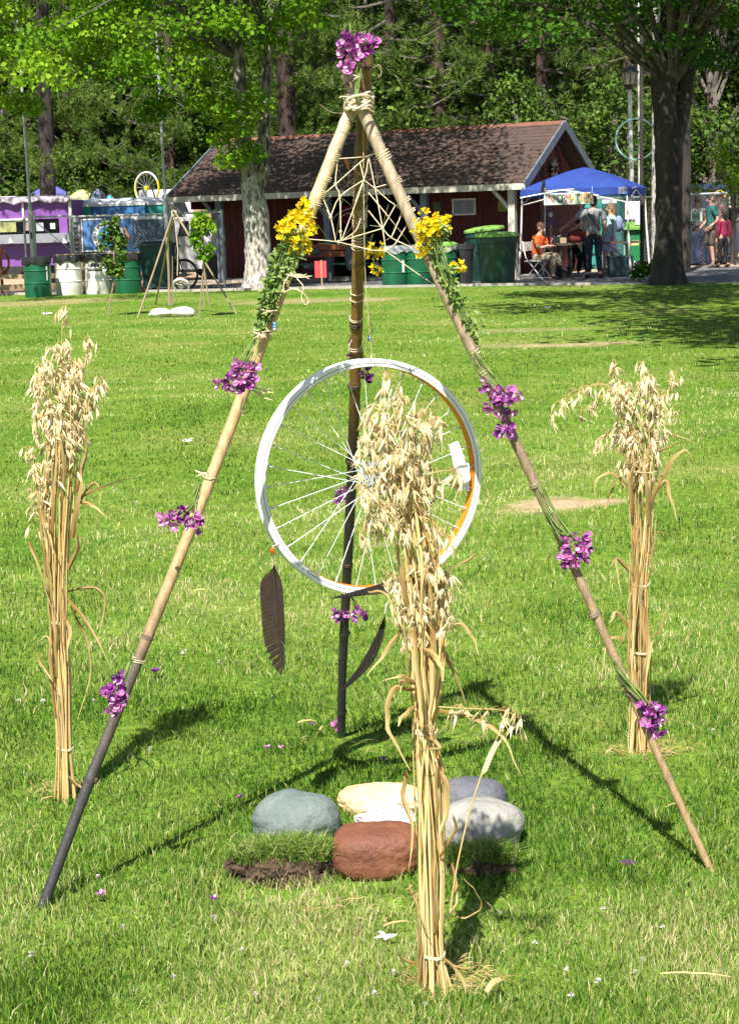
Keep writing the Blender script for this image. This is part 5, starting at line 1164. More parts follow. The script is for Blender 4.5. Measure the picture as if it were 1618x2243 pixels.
# seated reader in orange, facing right of the camera
ori = R(52)
w1 = person('woman in an orange blouse seated on a folding chair reading', at(1180, 600, 40.0), ori,
  dict(pelvis=(0, .06, .50), waist=(0, .03, .64), chest=(0, 0, .84), neck=(0, -.03, 1.02), head=(0, -.07, 1.10), crown=(0, -.085, 1.235), look=(0, -1, -.35), shL=(.17, -.02, .965), shR=(-.17, -.02, .965),
       elL=(.21, -.12, .72), elR=(-.21, -.12, .72), wrL=(.10, -.33, .76), wrR=(-.10, -.33, .76), hipL=(.09, .02, .49), hipR=(-.09, .02, .49), knL=(.08, -.42, .56), knR=(-.06, -.42, .50), anL=(-.06, -.62, .32), toL=(-.06, -.74, .24), anR=(-.09, -.44, .09), toR=(-.09, -.58, .035)),
  shirt=C_('orange_cotton', (.72, .13, .02), (.60, .10, .02)), sleeve='short', legs=C_('khaki_cotton', (.30, .25, .18), (.24, .20, .14)), hair=hair_br, hairlong=0, shoes=C_('dark_leather', (.05, .03, .03)), height=1.68)
base = ORG[w1]; Mw = Matrix.Translation(base) @ Matrix.Rotation(ori, 4, 'Z')
def wp(x, y, z): return Mw @ Vector((x, y, z))
bkm = MB()
for s in (-1, 1):
    bkm.add([wp(0, -.37, .79), wp(s*.145, -.40, .83), wp(s*.145, -.50, .98), wp(0, -.47, .94), wp(0, -.385, .785), wp(s*.145, -.415, .825), wp(s*.145, -.515, .975), wp(0, -.485, .935)], [(0, 1, 2, 3), (7, 6, 5, 4), (0, 4, 5, 1), (1, 5, 6, 2), (2, 6, 7, 3)])
solo('magazine', bkm, M('printed_magazine', (.50, .50, .48), (.03, .03, .03), scale=16), 'open black and white magazine in the hands of the seated woman', 'magazine', tuple(wp(0, -.43, .85)), smooth=False)
ch = thing('folding_chair', 'white framed folding chair under the seated woman', 'chair', tuple(base))
part('seat', MB().box(wp(0, .05, .42), (.42, .40, .03), rz=ori), MT['white_dirty'], ch, False); part('backrest', MB().box(wp(0, .28, .74), (.42, .03, .20), rz=ori), MT['white_dirty'], ch, False)
for s in (-1, 1):
    part('leg', MB().tube([wp(s*.2, .30, .86), wp(s*.2, .22, .5), wp(s*.2, -.22, 0)], .014, 6), MT['white'], ch); part('leg', MB().tube([wp(s*.18, -.12, .42), wp(s*.18, .26, 0)], .014, 6), MT['white'], ch)
# man in grey shirt with strap, back to the camera
m2 = person('man in grey shirt and dark trousers with back turned at the table', at(1300, 600, 39.8), R(172), dict(elL=(.26, -.05, 1.15), wrL=(.18, -.26, 1.0), elR=(-.25, .02, 1.14), wrR=(-.20, -.16, .95), anL=(.13, .03, .09), anR=(-.13, .03, .09), toL=(.16, -.11, .035), toR=(-.15, -.11, .035)),
  shirt=C_('grey_cotton', (.24, .25, .26), (.19, .20, .21)), sleeve='short', legs=C_('navy_trousers', (.018, .02, .035), (.012, .014, .025)), hair=hair_dk, shoes=C_('maroon_shoe', (.08, .02, .02)), height=1.77, build=1.06)
b2 = ORG[m2]; o = bpy.data.objects.new('shoulder_strap', MB().ribbon(smoothline([(.12, -.13, 1.40), (.13, .02, 1.49), (.10, .135, 1.38), (-.02, .155, 1.2), (-.14, .14, 1.02)], 4), [.035]*17, side=(1, 0, 0), fold=.05).mesh('shoulder_strap', MT['black'])); link(o, m2)
person('man in white shirt and cap reaching across the table', at(1286, 600, 41.15), R(-75), dict(shL=(.16, -.05, 1.42), elR=(-.22, -.22, 1.22), wrR=(-.2, -.44, 1.08), elL=(.2, -.15, 1.18), wrL=(.2, -.36, 1.05), chest=(0, -.05, 1.29), neck=(0, -.09, 1.47), head=(0, -.12, 1.55), crown=(0, -.13, 1.69), look=(0, -1, -.2)),
  shirt=C_('white_cotton', (.72, .72, .72)), sleeve='short', legs=C_('charcoal_trousers', (.03, .03, .035)), hair=hair_dk, hat=C_('dark_red_cap', (.10, .02, .02)), shoes=MT['white_dirty'], height=1.80)
w3 = person('woman in pale aqua cardigan and floral skirt walking left with a backpack', at(1337, 594, 42.6), R(-80), dict(knL=(.10, -.16, .52), anL=(.10, -.20, .12), toL=(.11, -.33, .06), knR=(-.10, .06, .50), anR=(-.10, .28, .14), toR=(-.11, .20, .04), elL=(.22, .05, 1.13), wrL=(.22, .0, .90), elR=(-.22, .12, 1.14), wrR=(-.20, .05, .92)),
  shirt=C_('aqua_knit', (.50, .74, .74), (.42, .64, .66)), sleeve='long', skirt=M('floral_skirt', (.34, .32, .48), (.62, .60, .62), scale=22, rough=.9), hair=hair_bl, hairlong=.16, shoes=MT['black'], height=1.60)
o = bpy.data.objects.new('backpack', MB().ell((0, .22, 1.24), (.15, .11, .21), 12, 8).ell((0, .31, 1.17), (.10, .05, .11), 10, 6).mesh('backpack', M('blue_grey_canvas', (.22, .28, .42), (.16, .20, .32), rough=.9))); link(o, w3)
person('person in dark clothes standing half hidden behind the folding table', at(1258, 600, 41.3), R(20), dict(pelvis=(0, .1, .72), waist=(0, .05, .84), chest=(0, -.05, 1.0), neck=(0, -.12, 1.16), head=(0, -.18, 1.22), crown=(0, -.24, 1.33), shL=(.17, -.08, 1.1), shR=(-.17, -.08, 1.1), elL=(.2, -.2, .9), elR=(-.2, -.2, .9), wrL=(.1, -.36, .82), wrR=(-.1, -.36, .82), hipL=(.09, .08, .68), hipR=(-.09, .08, .68), knL=(.1, -.12, .42), knR=(-.1, -.12, .42)),
  shirt=C_('maroon_jacket', (.11, .018, .016)), legs=C_('black_trousers', (.016, .016, .018)), hair=hair_dk, shoes=MT['white_dirty'], height=1.6)
# walkers at the open gate
person('man in green t shirt and brown shorts walking left at the gate', at(1556, 585, 44.2), R(-82), dict(pelvis=(0, -.02, .95), knL=(.10, -.02, .50), anL=(.10, .03, .09), toL=(.11, -.12, .035), knR=(-.10, -.06, .51), anR=(-.10, .33, .30), toR=(-.10, .31, .14), elL=(.22, .10, 1.14), wrL=(.22, -.10, .98), elR=(-.22, -.02, 1.13), wrR=(-.2, -.2, .95), look=(0, -1, -.1)),
  shirt=C_('bottle_green_cotton', (.035, .17, .15), (.028, .13, .115)), sleeve='short', legs=C_('brown_shorts', (.11, .085, .065), (.08, .06, .05)), leglen='short', hair=hair_gy, shoes=C_('grey_sandals', (.25, .22, .20), (.10, .09, .08)), height=1.76, build=1.08)
person('child with black hair and crimson top walking beside the man in green', at(1583, 588, 43.9), R(-150), dict(knL=(.09, -.08, .50), anL=(.09, -.10, .1), toL=(.10, -.23, .04), anR=(-.09, .12, .10), toR=(-.09, .0, .035)),
  shirt=C_('crimson_fleece', (.26, .015, .06), (.20, .012, .05)), legs=C_('black_leggings', (.014, .014, .016)), hair=hair_dk, hairlong=.10, shoes=MT['black'], height=1.36)
person('woman in black t shirt and jeans standing far behind the gate', at(1604, 560, 50), R(-20), dict(elL=(.22, -.08, 1.15), wrL=(.08, -.2, 1.08), elR=(-.22, -.08, 1.15), wrR=(-.08, -.2, 1.06)),
  shirt=C_('black_tee', (.018, .018, .024)), sleeve='short', legs=C_('blue_jeans', (.17, .22, .34), (.12, .16, .26)), hair=hair_br, hairlong=.12, shoes=MT['black'], height=1.72)
person('person in brown hat and pink top behind the man in green', at(1574, 565, 47.0), R(-60), dict(), shirt=C_('pink_cotton', (.55, .30, .27), (.46, .25, .23)), sleeve='short', legs=C_('tan_trousers', (.32, .26, .18)), hair=hair_br, hat=C_('brown_hat', (.13, .055, .03)), shoes=MT['black'], height=1.80)
person('person in white top far behind the right gate notice', at(1527, 560, 52), R(10), dict(), shirt=C_('bright_white_cotton', (.74, .74, .72)), sleeve='short', legs=C_('denim_blue', (.10, .13, .24)), hair=hair_br, shoes=MT['black'], height=1.72)
# person behind the left fence
person('person with bare arms and dull green apron behind the left fence', at(262, 560, 43.0), R(25), dict(elL=(.27, -.04, 1.16), wrL=(.14, -.22, 1.22), elR=(-.27, -.04, 1.16), wrR=(-.12, -.24, 1.16)),
  shirt=C_('dull_green_apron', (.10, .11, .085), (.07, .08, .06)), sleeve='none', legs=C_('grey_green_trousers', (.07, .08, .07)), hair=hair_br, shoes=MT['black'], height=1.70, skinmat=M('sunned_skin', (.56, .28, .17), (.48, .24, .15), rough=.6))
# ------------------------------------------------------------------ the bamboo tripod
APEX = Vector((0, 4.26, 1.767))
fL, fR, fB = G(89, 2001), G(1561, 1916), G(747, 1622)
kL, kR, kB = P(771, 235, 4.262), P(785, 222, 4.232), P(797, 222, 4.295)      # where each pole passes the lashing
tri = thing('bamboo_tripod', 'tall bamboo tripod lashed at the top with a twine web between its poles', 'tripod', (0, 4.26, 0))
def ext(f, k, t): return f+(k-f)*t
class Pole: pass
POLES = {}
def node_t(pole, y):
    a, b = 0.0, pole.tend
    for _ in range(40):
        m = (a+b)/2
        if proj(ext(pole.f, pole.k, m))[1] > y: a = m
        else: b = m
    return (a+b)/2
def make_pole(nm, f, k, ytop, r0, r1, ramp, nodes):
    p = Pole(); p.f, p.k = f-(k-f)*.012, k; p.tend = 1.3; p.tend = node_t(p, ytop); p.r0, p.r1 = r0, r1
    p.rad = lambda t: r0+(r1-r0)*min(1, t)
    m = M('bamboo_'+nm, (.4, .3, .18), rough=.5, scale=95, ramp=ramp, stretch=(1, 1, .16), bump=.25, detail=7)
    nts = sorted(node_t(p, y) for y in nodes); ts = set(np.linspace(0, p.tend, 60))
    for t in nts: ts |= {t-.010, t-.0045, t-.002, t, t+.002, t+.005, t+.010}
    ts = sorted(q for q in ts if 0 <= q <= p.tend)
    rr = []
    for t in ts:
        q = p.rad(t)
        for n_ in nts:
            d = t-n_
            if abs(d) < .011: q *= 1+.11*math.exp(-(d/.0042)**2)
            if abs(d) < .0012: q *= .985
        rr.append(q)
    d = (k-p.f); wob = d.normalized().orthogonal()
    pts = [ext(p.f, k, t)+wob*(.004*math.sin(t*7+len(nm)))*min(1, t*(1-t)*8+.0) for t in ts]
    mb = MB().tube(pts, rr, 20, a=[min(1, t/p.tend) for t in ts], caps=False)
    o = part('pole', mb, m, tri)
    up = d.normalized(); e = pts[-1]; rt = rr[-1]
    part('cut_end', MB().lathe([(rt, 0), (rt*.72, .0015), (rt*.68, -.03), (0, -.035)], 20, e, up), M('bamboo_cut_end', (.50, .40, .24), (.30, .22, .12)), o)
    for t in nts:
        q = ext(p.f, k, t); r_ = p.rad(t)
        part('node_ring', MB().lathe([(r_*1.02, -.006), (r_*1.15, -.0025), (r_*1.06, .0), (r_*1.16, .002), (r_*1.03, .007)], 20, q, up, a=min(1, t/p.tend)), M_NODE[nm], o)
    p.o = o; p.nts = nts; p.up = up; POLES[nm] = p; return p
M_NODE = dict(left=M('node_dark_tan', (.20, .14, .085), (.10, .07, .05), scale=60), right=M('node_grey_tan', (.24, .18, .12), (.14, .10, .07), scale=60), back=M('node_dark_brown', (.10, .06, .03), (.03, .02, .015), scale=60))
make_pole('left', fL, kL, 200, 0.0118, .0148, [(0, (.045, .045, .052)), (.17, (.060, .055, .052)), (.24, (.105, .082, .062)), (.30, (.11, .09, .07)), (.345, (.38, .26, .135)), (.5, (.54, .38, .19)), (.72, (.55, .38, .17)), (.88, (.58, .45, .25)), (1, (.60, .51, .36))], [1707, 1397, 1140, 842, 600, 432, 330, 270])
make_pole('right', fR, kR, 163, .0085, .0146, [(0, (.40, .28, .14)), (.2, (.34, .24, .13)), (.45, (.28, .205, .12)), (.6, (.22, .165, .105)), (.75, (.36, .285, .18)), (1, (.44, .365, .255))], [1820, 1705, 1520, 1348, 1200, 1065, 905, 770, 640, 500, 395, 300, 185])
make_pole('back', fB, kB, 112, .0118, .0160, [(0, (.035, .036, .040)), (.25, (.038, .034, .032)), (.45, (.028, .024, .021)), (.52, (.05, .032, .016)), (.60, (.19, .105, .028)), (.8, (.23, .12, .030)), (.92, (.12, .075, .02)), (1, (.27, .19, .07))], [1560, 1388, 1235, 1010, 845, 712, 575, 445, 330, 200, 143])
def helix(p, y0, y1, turns, gap=.002, r=.0012, wob=.0006):
    t0, t1 = node_t(p, y0), node_t(p, y1); n = max(8, int(turns*14)); u = p.up.orthogonal().normalized(); w = p.up.cross(u); pts = []; ph = rnd(0, 6)
    for i in range(n+1):
        q = i/n; t = t0+(t1-t0)*q; a = ph+2*math.pi*turns*q; rr = p.rad(t)*1.0+r+gap*.3+wob*math.sin(i*2.3)
        pts.append(ext(p.f, p.k, t)+(u*math.cos(a)+w*math.sin(a))*rr+p.up*.004*math.sin(a+1))
    return pts
def wrap(nm, y0, y1, turns, mat='twine', r=.0012):
    p = POLES[nm]; part('twine_wrap', MB().tube(helix(p, y0, y1, turns, r=r), r, 5), MT[mat], tri)
for a in ((350, 333, 4), (397, 385, 3), (434, 416, 5), (452, 443, 2), (475, 471, 1), (1049, 1041, 1.6), (1449, 1440, 2.2), (560, 548, 2)): wrap('left', *a)
for a in ((352, 330, 4), (405, 392, 3), (446, 436, 2), (467, 459, 2), (497, 480, 3), (562, 552, 2), (628, 604, 5), (660, 645, 3), (778, 765, 2), (1125, 1114, 2.4), (1492, 1480, 3.4), (820, 812, 1.5)): wrap('right', *a)
for a in ((374, 366, 2), (425, 398, 4), (440, 428, 1.5), (478, 448, 8), (495, 480, 3), (545, 512, 5), (640, 636, 1), (655, 650, 1.2), (700, 694, 2), (765, 755, 2), (1298, 1285, 2.4)): wrap('back', *a)
# the thick lashing of pale cord
def lash_curve(z, ph, rx, ry, tilt, n=26):
    c = (kL+kR+kB)/3; return [c+Vector((rx*math.cos(2*math.pi*i/n), ry*math.sin(2*math.pi*i/n)+.0, z+tilt*math.cos(2*math.pi*i/n+ph)+.0025*math.sin(i*1.7+ph))) for i in range(n+1)]
la = Vector((.002, 0, 0))
for i in range(14):
    z = -.017+.0028*i+rnd(-.002, .002); q = 1+rnd(-.04, .06)
    part('lashing_cord', MB().tube([p+la for p in lash_curve(z, rnd(0, 6), .033*q, .062*q, rnd(-.006, .006))], .0027, 6), MT['twine'], tri)
part('lashing_cord', MB().tube(smoothline([P(752, 236, 4.17), P(766, 214, 4.155), P(800, 208, 4.165), P(817, 218, 4.19)], 5), .0030, 6), MT['twine'], tri)
part('lashing_cord', MB().tube(smoothline([P(758, 225, 4.17), P(776, 238, 4.15), P(800, 228, 4.16), P(818, 212, 4.2)], 5), .0030, 6), MT['twine'], tri)
part('loose_end', MB().tube(smoothline([P(760, 213, 4.18), P(749, 212, 4.16), P(744, 213, 4.15)], 4), .0022, 5), MT['twine'], tri)
part('loose_end', MB().tube(smoothline([P(752, 248, 4.2), P(725, 245, 4.2), P(700, 228, 4.2)], 4), .0007, 4), MT['twine_old'], tri)
part('loose_end', MB().tube(smoothline([P(815, 150, 4.3), P(830, 142, 4.3), P(835, 160, 4.3), P(822, 175, 4.3)], 5), .0012, 4), MT['twine_old'], tri)
# the web of twine: each strand lies in the plane of two poles
nF = (fR-fL).cross(APEX-fL).normalized(); nLB = (fB-fL).cross(APEX-fL).normalized(); nRB = (fB-fR).cross(APEX-fR).normalized()
def zx(q): return 660+q[0]/5.393, 300+q[1]/5.393
def strand(pts, n_, p0, r, mat, sag=.0):
    W = [on_plane(*zx(q), p0, n_)-Vector((0, .016, 0))*0 for q in pts]; part('twine_strand', MB().tube(smoothline(W, 3) if len(W) > 2 else W, r, 5), mat, tri)
FRONT = [[(262, 300), (400, 262), (770, 232), (880, 190)], [(255, 680), (400, 562), (770, 236), (880, 205)], [(430, 265), (402, 560), (455, 705), (465, 1225)], [(245, 700), (345, 945), (405, 1235)], [(345, 945), (455, 705), (735, 508)],
         [(790, 238), (740, 505), (475, 1222)], [(795, 240), (868, 600), (958, 1080), (995, 1345)], [(735, 508), (868, 608), (1110, 805), (1245, 745)], [(1110, 805), (958, 1080)], [(790, 870), (958, 1080)], [(475, 1225), (958, 1080)],
         [(60, 1205), (440, 1242), (995, 1345), (1245, 1040), (1330, 975)], [(995, 1345), (1380, 1622), (1560, 1735)], [(958, 1080), (1060, 1190), (1310, 1310)], [(790, 655), (890, 775), (1020, 935)], [(300, 860), (345, 945)], [(740, 505), (690, 300)], [(640, 760), (735, 508)], [(475, 1225), (640, 1110), (700, 960)], [(870, 600), (1010, 560)], [(1110, 805), (1180, 900), (1060, 1190)]]
for s in FRONT: strand(s, nF, fL, .00135, MT['twine'])
for s in ([(440, 400), (545, 560), (560, 330), (520, 280)], [(280, 685), (440, 700), (610, 830)], [(445, 950), (410, 1190)], [(185, 1030), (330, 1215)], [(545, 560), (370, 690), (280, 760)], [(560, 315), (680, 280)], [(490, 730), (440, 960)], [(500, 1190), (640, 1000)], [(200, 1260), (330, 1265), (520, 1280)], [(250, 850), (345, 1000), (410, 1190)], [(345, 1000), (440, 900), (610, 830)], [(420, 520), (440, 700)], [(600, 620), (545, 560), (640, 470)], [(640, 1000), (560, 900), (440, 960)]): strand(s, nLB, fL, .0010, MT['twine_old'])
for s in ([(1025, 805), (960, 1060)], [(1060, 1185), (1110, 1045), (1190, 930)], [(990, 1225), (1070, 1180)], [(1020, 935), (1110, 1045), (1220, 1180), (1310, 1310)], [(870, 270), (880, 420), (900, 560)], [(880, 420), (960, 560), (1040, 720)], [(860, 600), (800, 650)], [(810, 1045), (930, 1060)]): strand(s, nRB, fR, .0010, MT['twine_old'])
# small knots and beads on the web
for q in ((345, 950), (462, 1120), (402, 562), (455, 705), (958, 1078), (995, 1345), (440, 1242)): c = on_plane(*zx(q), fL, nF); part('knot', MB().ell(c, (.004, .004, .005), 8, 5), MT['twine'], tri)
M_AMB = M('amber_bead', (.55, .17, .02), (.40, .10, .01), rough=.2); M_BLU = M('blue_glass_bead', (.02, .08, .22), (.12, .30, .42), rough=.15)
for q, r_ in (((530, 285), .005), ((540, 312), .0045), ((548, 350), .0035)): c = on_plane(*zx(q), fL, nLB); part('bead', MB().ell(c, (r_, r_, r_*1.4), 10, 6), M_AMB, tri)
def string(pts, r=.0009, mat='twine', nm='hanging_string', Y=None):
    part(nm, MB().tube(smoothline(pts, 5), r, 4), MT[mat], tri)
string([P(795, 250, 4.27), P(797, 480, 4.27), P(802, 650, 4.30), P(815, 786, 4.33)])
string([P(806, 640, 4.42), P(808, 735, 4.42)], mat='twine_old')
c = P(809, 742, 4.42); part('bead', MB().ell(c, (.005, .005, .007), 10, 6), M_BLU, tri)
for dy, m_ in ((0, M_BLU), (6, MT['silver']), (-6, M_BLU)): c = P(602, 716+dy, 4.02); part('bead', MB().ell(c, (.0052, .0052, .0055), 10, 6), m_, tri)
string([P(598, 705, 4.03), P(603, 722, 4.02)], mat='twine_old')
# raffia knots and loops on the left pole
for pts in ([(628, 600), (655, 606), (684, 604)], [(630, 602), (660, 602), (678, 611)], [(636, 596), (650, 606), (672, 600)]): part('raffia_end', MB().ribbon(smoothline([P(x, y, 4.03) for x, y in pts], 4), .005, side=(0, 0, 1)), MT['twine'], tri)
string([P(632, 604, 4.03), P(622, 622, 4.02), P(622, 640, 4.02), P(640, 632, 4.02), P(662, 640, 4.0), P(676, 658, 4.0), P(668, 667, 4.0), P(660, 650, 4.0), P(664, 628, 4.0), P(650, 610, 4.02)], .0013)
for pts in ([(548, 845), (575, 855), (600, 860)], [(546, 848), (575, 868), (597, 876)], [(540, 846), (570, 862), (590, 850)]): part('raffia_end', MB().ribbon(smoothline([P(x, y, 3.93) for x, y in pts], 4), .004, side=(0, 0, 1)), MT['twine'], tri)
string([P(534, 870, 3.94), P(528, 892, 3.94), P(534, 906, 3.94), P(548, 896, 3.94), P(540, 872, 3.94)], .0013, 'twine_old')
for pts in ([(780, 700), (770, 712), (768, 730), (774, 740), (766, 752)], [(812, 705), (815, 722), (808, 740), (818, 752)], [(776, 730), (768, 748), (762, 770)]): string([P(x, y, 4.52) for x, y in pts], .0016, 'twine_old')

# ------------------------------------------------------------------ bicycle wheel hung in the tripod
WC = P(811, 1045, 4.36); WR = .292
yaw = R(20); AX = Vector((math.sin(yaw), -math.cos(yaw), .02)).normalized()
wh = thing('cycle_wheel', 'white bicycle wheel rim with orange inner band hanging in the tripod', 'bicycle wheel', tuple(WC))
MT['rimwhite'] = M('white_rim_enamel', (.80, .81, .80), (.70, .72, .72), rough=.3, scale=4)
rim = part('rim', MB().lathe([(.2745, -.0165), (.284, -.0175), (.2915, -.0165), (.293, -.0145), (.2895, -.012), (.283, -.008), (.283, .008), (.2895, .012), (.293, .0145), (.2915, .0165), (.284, .0175), (.2745, .0165), (.2745, -.0165)], 96, WC, AX), MT['rimwhite'], wh)
part('groove_line', MB().lathe([(.2812, .0173), (.2818, .0178), (.2826, .0178), (.2832, .0175)], 96, WC, AX), M('grey_groove', (.25, .27, .30)), rim)
part('inner_band', MB().lathe([(.2742, -.0163), (.2736, -.0160), (.2732, 0), (.2736, .0160), (.2742, .0163)], 96, WC, AX), M('orange_rim_tape', (.80, .27, .015), (.66, .20, .012), rough=.5), wh)
hub = part('hub', MB().lathe([(0, -.055), (.006, -.055), (.006, -.036), (.022, -.034), (.022, -.030), (.013, -.028), (.013, .026), (.024, .028), (.024, .032), (.008, .034), (.008, .06), (0, .06)], 20, WC, AX), MT['silver'], wh)
MT['alu'] = M('pale_aluminium', (.66, .70, .72), (.50, .54, .56), rough=.35, metal=.3)
u_ = AX.orthogonal().normalized(); v_ = AX.cross(u_)
def rp(a, r, h=0): return WC+(u_*math.cos(a)+v_*math.sin(a))*r+AX*h
for gi, (r_, h_, nt_) in enumerate(((.047, .034, 28), (.041, .038, 24), (.035, .042, 20), (.029, .046, 17), (.024, .050, 14))):
    mb = MB(); n = nt_*4; V = []
    for zz_ in (0, .0018):
        for i in range(n):
            a = 2*math.pi*i/n; rr = r_-(.0042 if i % 4 in (0, 3) else 0); V += [rp(a, rr, h_+zz_), rp(a, r_-.013, h_+zz_)]
    F = []
    for i in range(n):
        j = (i+1) % n; F += [(2*i, 2*j, 2*j+1, 2*i+1), (2*n+2*i+1, 2*n+2*j+1, 2*n+2*j, 2*n+2*i), (2*i, 2*n+2*i, 2*n+2*j, 2*j)]
    mb.add(V, F)
    for i in range(6):
        a = i*math.pi/3+gi*.25; mb.bar(rp(a, .012, h_+.001), rp(a, r_-.012, h_+.001), .007, .0018, up=AX)
    part('sprocket', mb, MT['alu'], hub, False)
spm = MB().tube([(0, 0, 0), (0, 0, .05), (0, 0, 1)], [.0014, .0010, .0010], 5).mesh('spoke', MT['rimwhite'])
nip = MB().tube([(0, 0, 0), (0, 0, .014)], [.0026, .0022], 6).mesh('nipple', MT['alu'])
for i in range(32):
    a = 2*math.pi*i/32+.05; s = 1 if i % 2 else -1; cr = (1 if (i//2) % 2 else -1)*R(48)
    p0 = rp(a+cr, .021, .030*s); p1 = rp(a, .2738, .003*s); d = p1-p0
    o = inst('spoke', spm, wh, Matrix.Translation(p0-WC) @ d.to_track_quat('Z', 'Y').to_matrix().to_4x4() @ Matrix.Diagonal((1, 1, d.length, 1)))
    n_ = bpy.data.objects.new('nipple', nip); link(n_, o); n_.matrix_local = Matrix.Diagonal((1, 1, 1/d.length, 1)) @ Matrix.Translation((0, 0, d.length-.014))
# white reflector plate clipped on the spokes
def onw(px, py, h=0): return on_plane(px, py, WC+AX*h, AX)
rf0 = [(983, 975), (1003, 966), (1012, 990), (1021, 1020), (1027, 1075), (998, 1074), (999, 1040), (990, 1005)]
mb = MB().prism([onw(x, y, .012) for x, y in rf0], -AX*.004)
rfl = part('reflector', mb, MT['rimwhite'], wh, False)
part('reflector_block', MB().prism([onw(x, y, .014) for x, y in ((1000, 1018), (1022, 1014), (1025, 1050), (1011, 1058), (999, 1051))], AX*.013), M('translucent_white', (.82, .83, .84), (.74, .76, .78), rough=.25), rfl, False)
part('clip_wire', MB().tube([onw(996, 1030, .016), onw(1006, 1020, .03), onw(1022, 1018, .03), onw(1027, 1022, .016)], .0012, 5), MT['darkmetal'], rfl)
part('tie', MB().tube([onw(813, 800, -.02), onw(812, 786, .02), onw(814, 776, .0)], .0016, 5), MT['twine'], wh); part('tie', MB().tube([onw(598, 1196, .016), onw(607, 1193, .02), onw(613, 1190, .016)], .0014, 5), MT['twine'], wh)
c = onw(925, 830, .0); part('bead', MB().ell(c, (.003, .003, .005), 8, 5), M_AMB, wh)
# ------------------------------------------------------------------ feathers
MT['feather'] = M('dark_brown_feather', (.058, .040, .028), (.012, .009, .008), rough=.8, spec=.2, attr=True, scale=30); MT['feather_black'] = M('black_feather', (.014, .011, .010), (.024, .019, .017), rough=.8, spec=.2, attr=True, scale=30)
MT['quill'] = M('pale_quill', (.74, .70, .60), (.60, .55, .45), rough=.5)
def feather(label, shaft, wl, wr, Y0, Y1, mat, q0=.25, notch=0, bead=None, face=.5):
    """shaft: pixel polyline root to tip; widths of the two vanes (px) as lists"""
    sp = smoothline([P(x, y, Y0+(Y1-Y0)*i/(len(shaft)-1)) for i, (x, y) in enumerate(shaft)], 12); n = len(sp)
    t = thing('feather', label, 'feather', tuple(sp[0])); k = FPX/Y0
    i0 = max(2, int(q0*n)); rq = [max(.0005, .0022*(1-i/(n-1))+.0004) for i in range(n)]
    part('quill', MB().tube(sp[:i0+1], rq[:i0+1], 6), MT['quill'] if q0 else mat, t); part('shaft', MB().tube(sp[i0:], [q*.6 for q in rq[i0:]], 5, a=1.0), mat, t)
    i0 = int(q0*n); rs = random.Random(len(label))
    for side, ws in ((-1, wl), (1, wr)):
        mb = MB(); m = n-i0
        for i in range(i0, n-1):
            f0 = (i-i0)/(m-1); f1 = (i+1-i0)/(m-1)
            d = (sp[min(n-1, i+1)]-sp[i]).normalized(); sd = Vector((0, -1, 0)).cross(d).normalized()*side
            def w(f): return float(np.interp(f, np.linspace(0, 1, len(ws)), ws))/k
            gap = 1.0
            if notch and f0 > notch and i % 2: gap = rs.uniform(.74, .96)
            drop = d*(.012+.006*f0); bk = Vector((0, .25*face, 0))
            a, b = sp[i], sp[i+1]; wa, wb = w(f0)*gap, w(f1)*gap
            sub = 3; rw = []
            for q in range(sub+1):
                e = q/sub; rw.append((a+(sd+bk*e)*wa*e+drop*e, b+(sd+bk*e)*wb*e+drop*e))
            for q in range(sub): mb.add([rw[q][0], rw[q][1], rw[q+1][1], rw[q+1][0]], [(0, 1, 2, 3)], a=.35+.25*rs.random())
        part('vane', mb, mat, t)
    if bead: c = P(*bead); part('bead', MB().lathe([(.002, -.008), (.006, -.005), (.006, .005), (.002, .008)], 10, c), M_AMB, t)
    return t
feather('broad dark brown feather hanging from the left of the wheel', [(598, 1195), (601, 1240), (605, 1280), (612, 1380), (621, 1464)], [2, 24, 35, 38, 38, 38, 36, 30, 10], [2, 8, 12, 14, 14, 13, 10, 6, 1], 4.22, 4.24, MT['feather'], .22, .72, (597, 1206, 4.22))
feather('black feather lying level across the bottom of the wheel', [(905, 1272), (870, 1284), (820, 1296), (737, 1309)], [6, 14, 16, 16, 14, 11, 6, 1], [4, 9, 10, 9, 7, 5, 3, 1], 4.24, 4.26, MT['feather_black'], .0, 0)
feather('curved slim black feather hanging below the wheel', [(846, 1322), (842, 1350), (829, 1400), (800, 1455), (754, 1508)], [1, 6, 9, 11, 11, 9, 6, 1], [1, 7, 9, 11, 12, 10, 6, 1], 4.32, 4.34, MT['feather_black'], .22, 0)
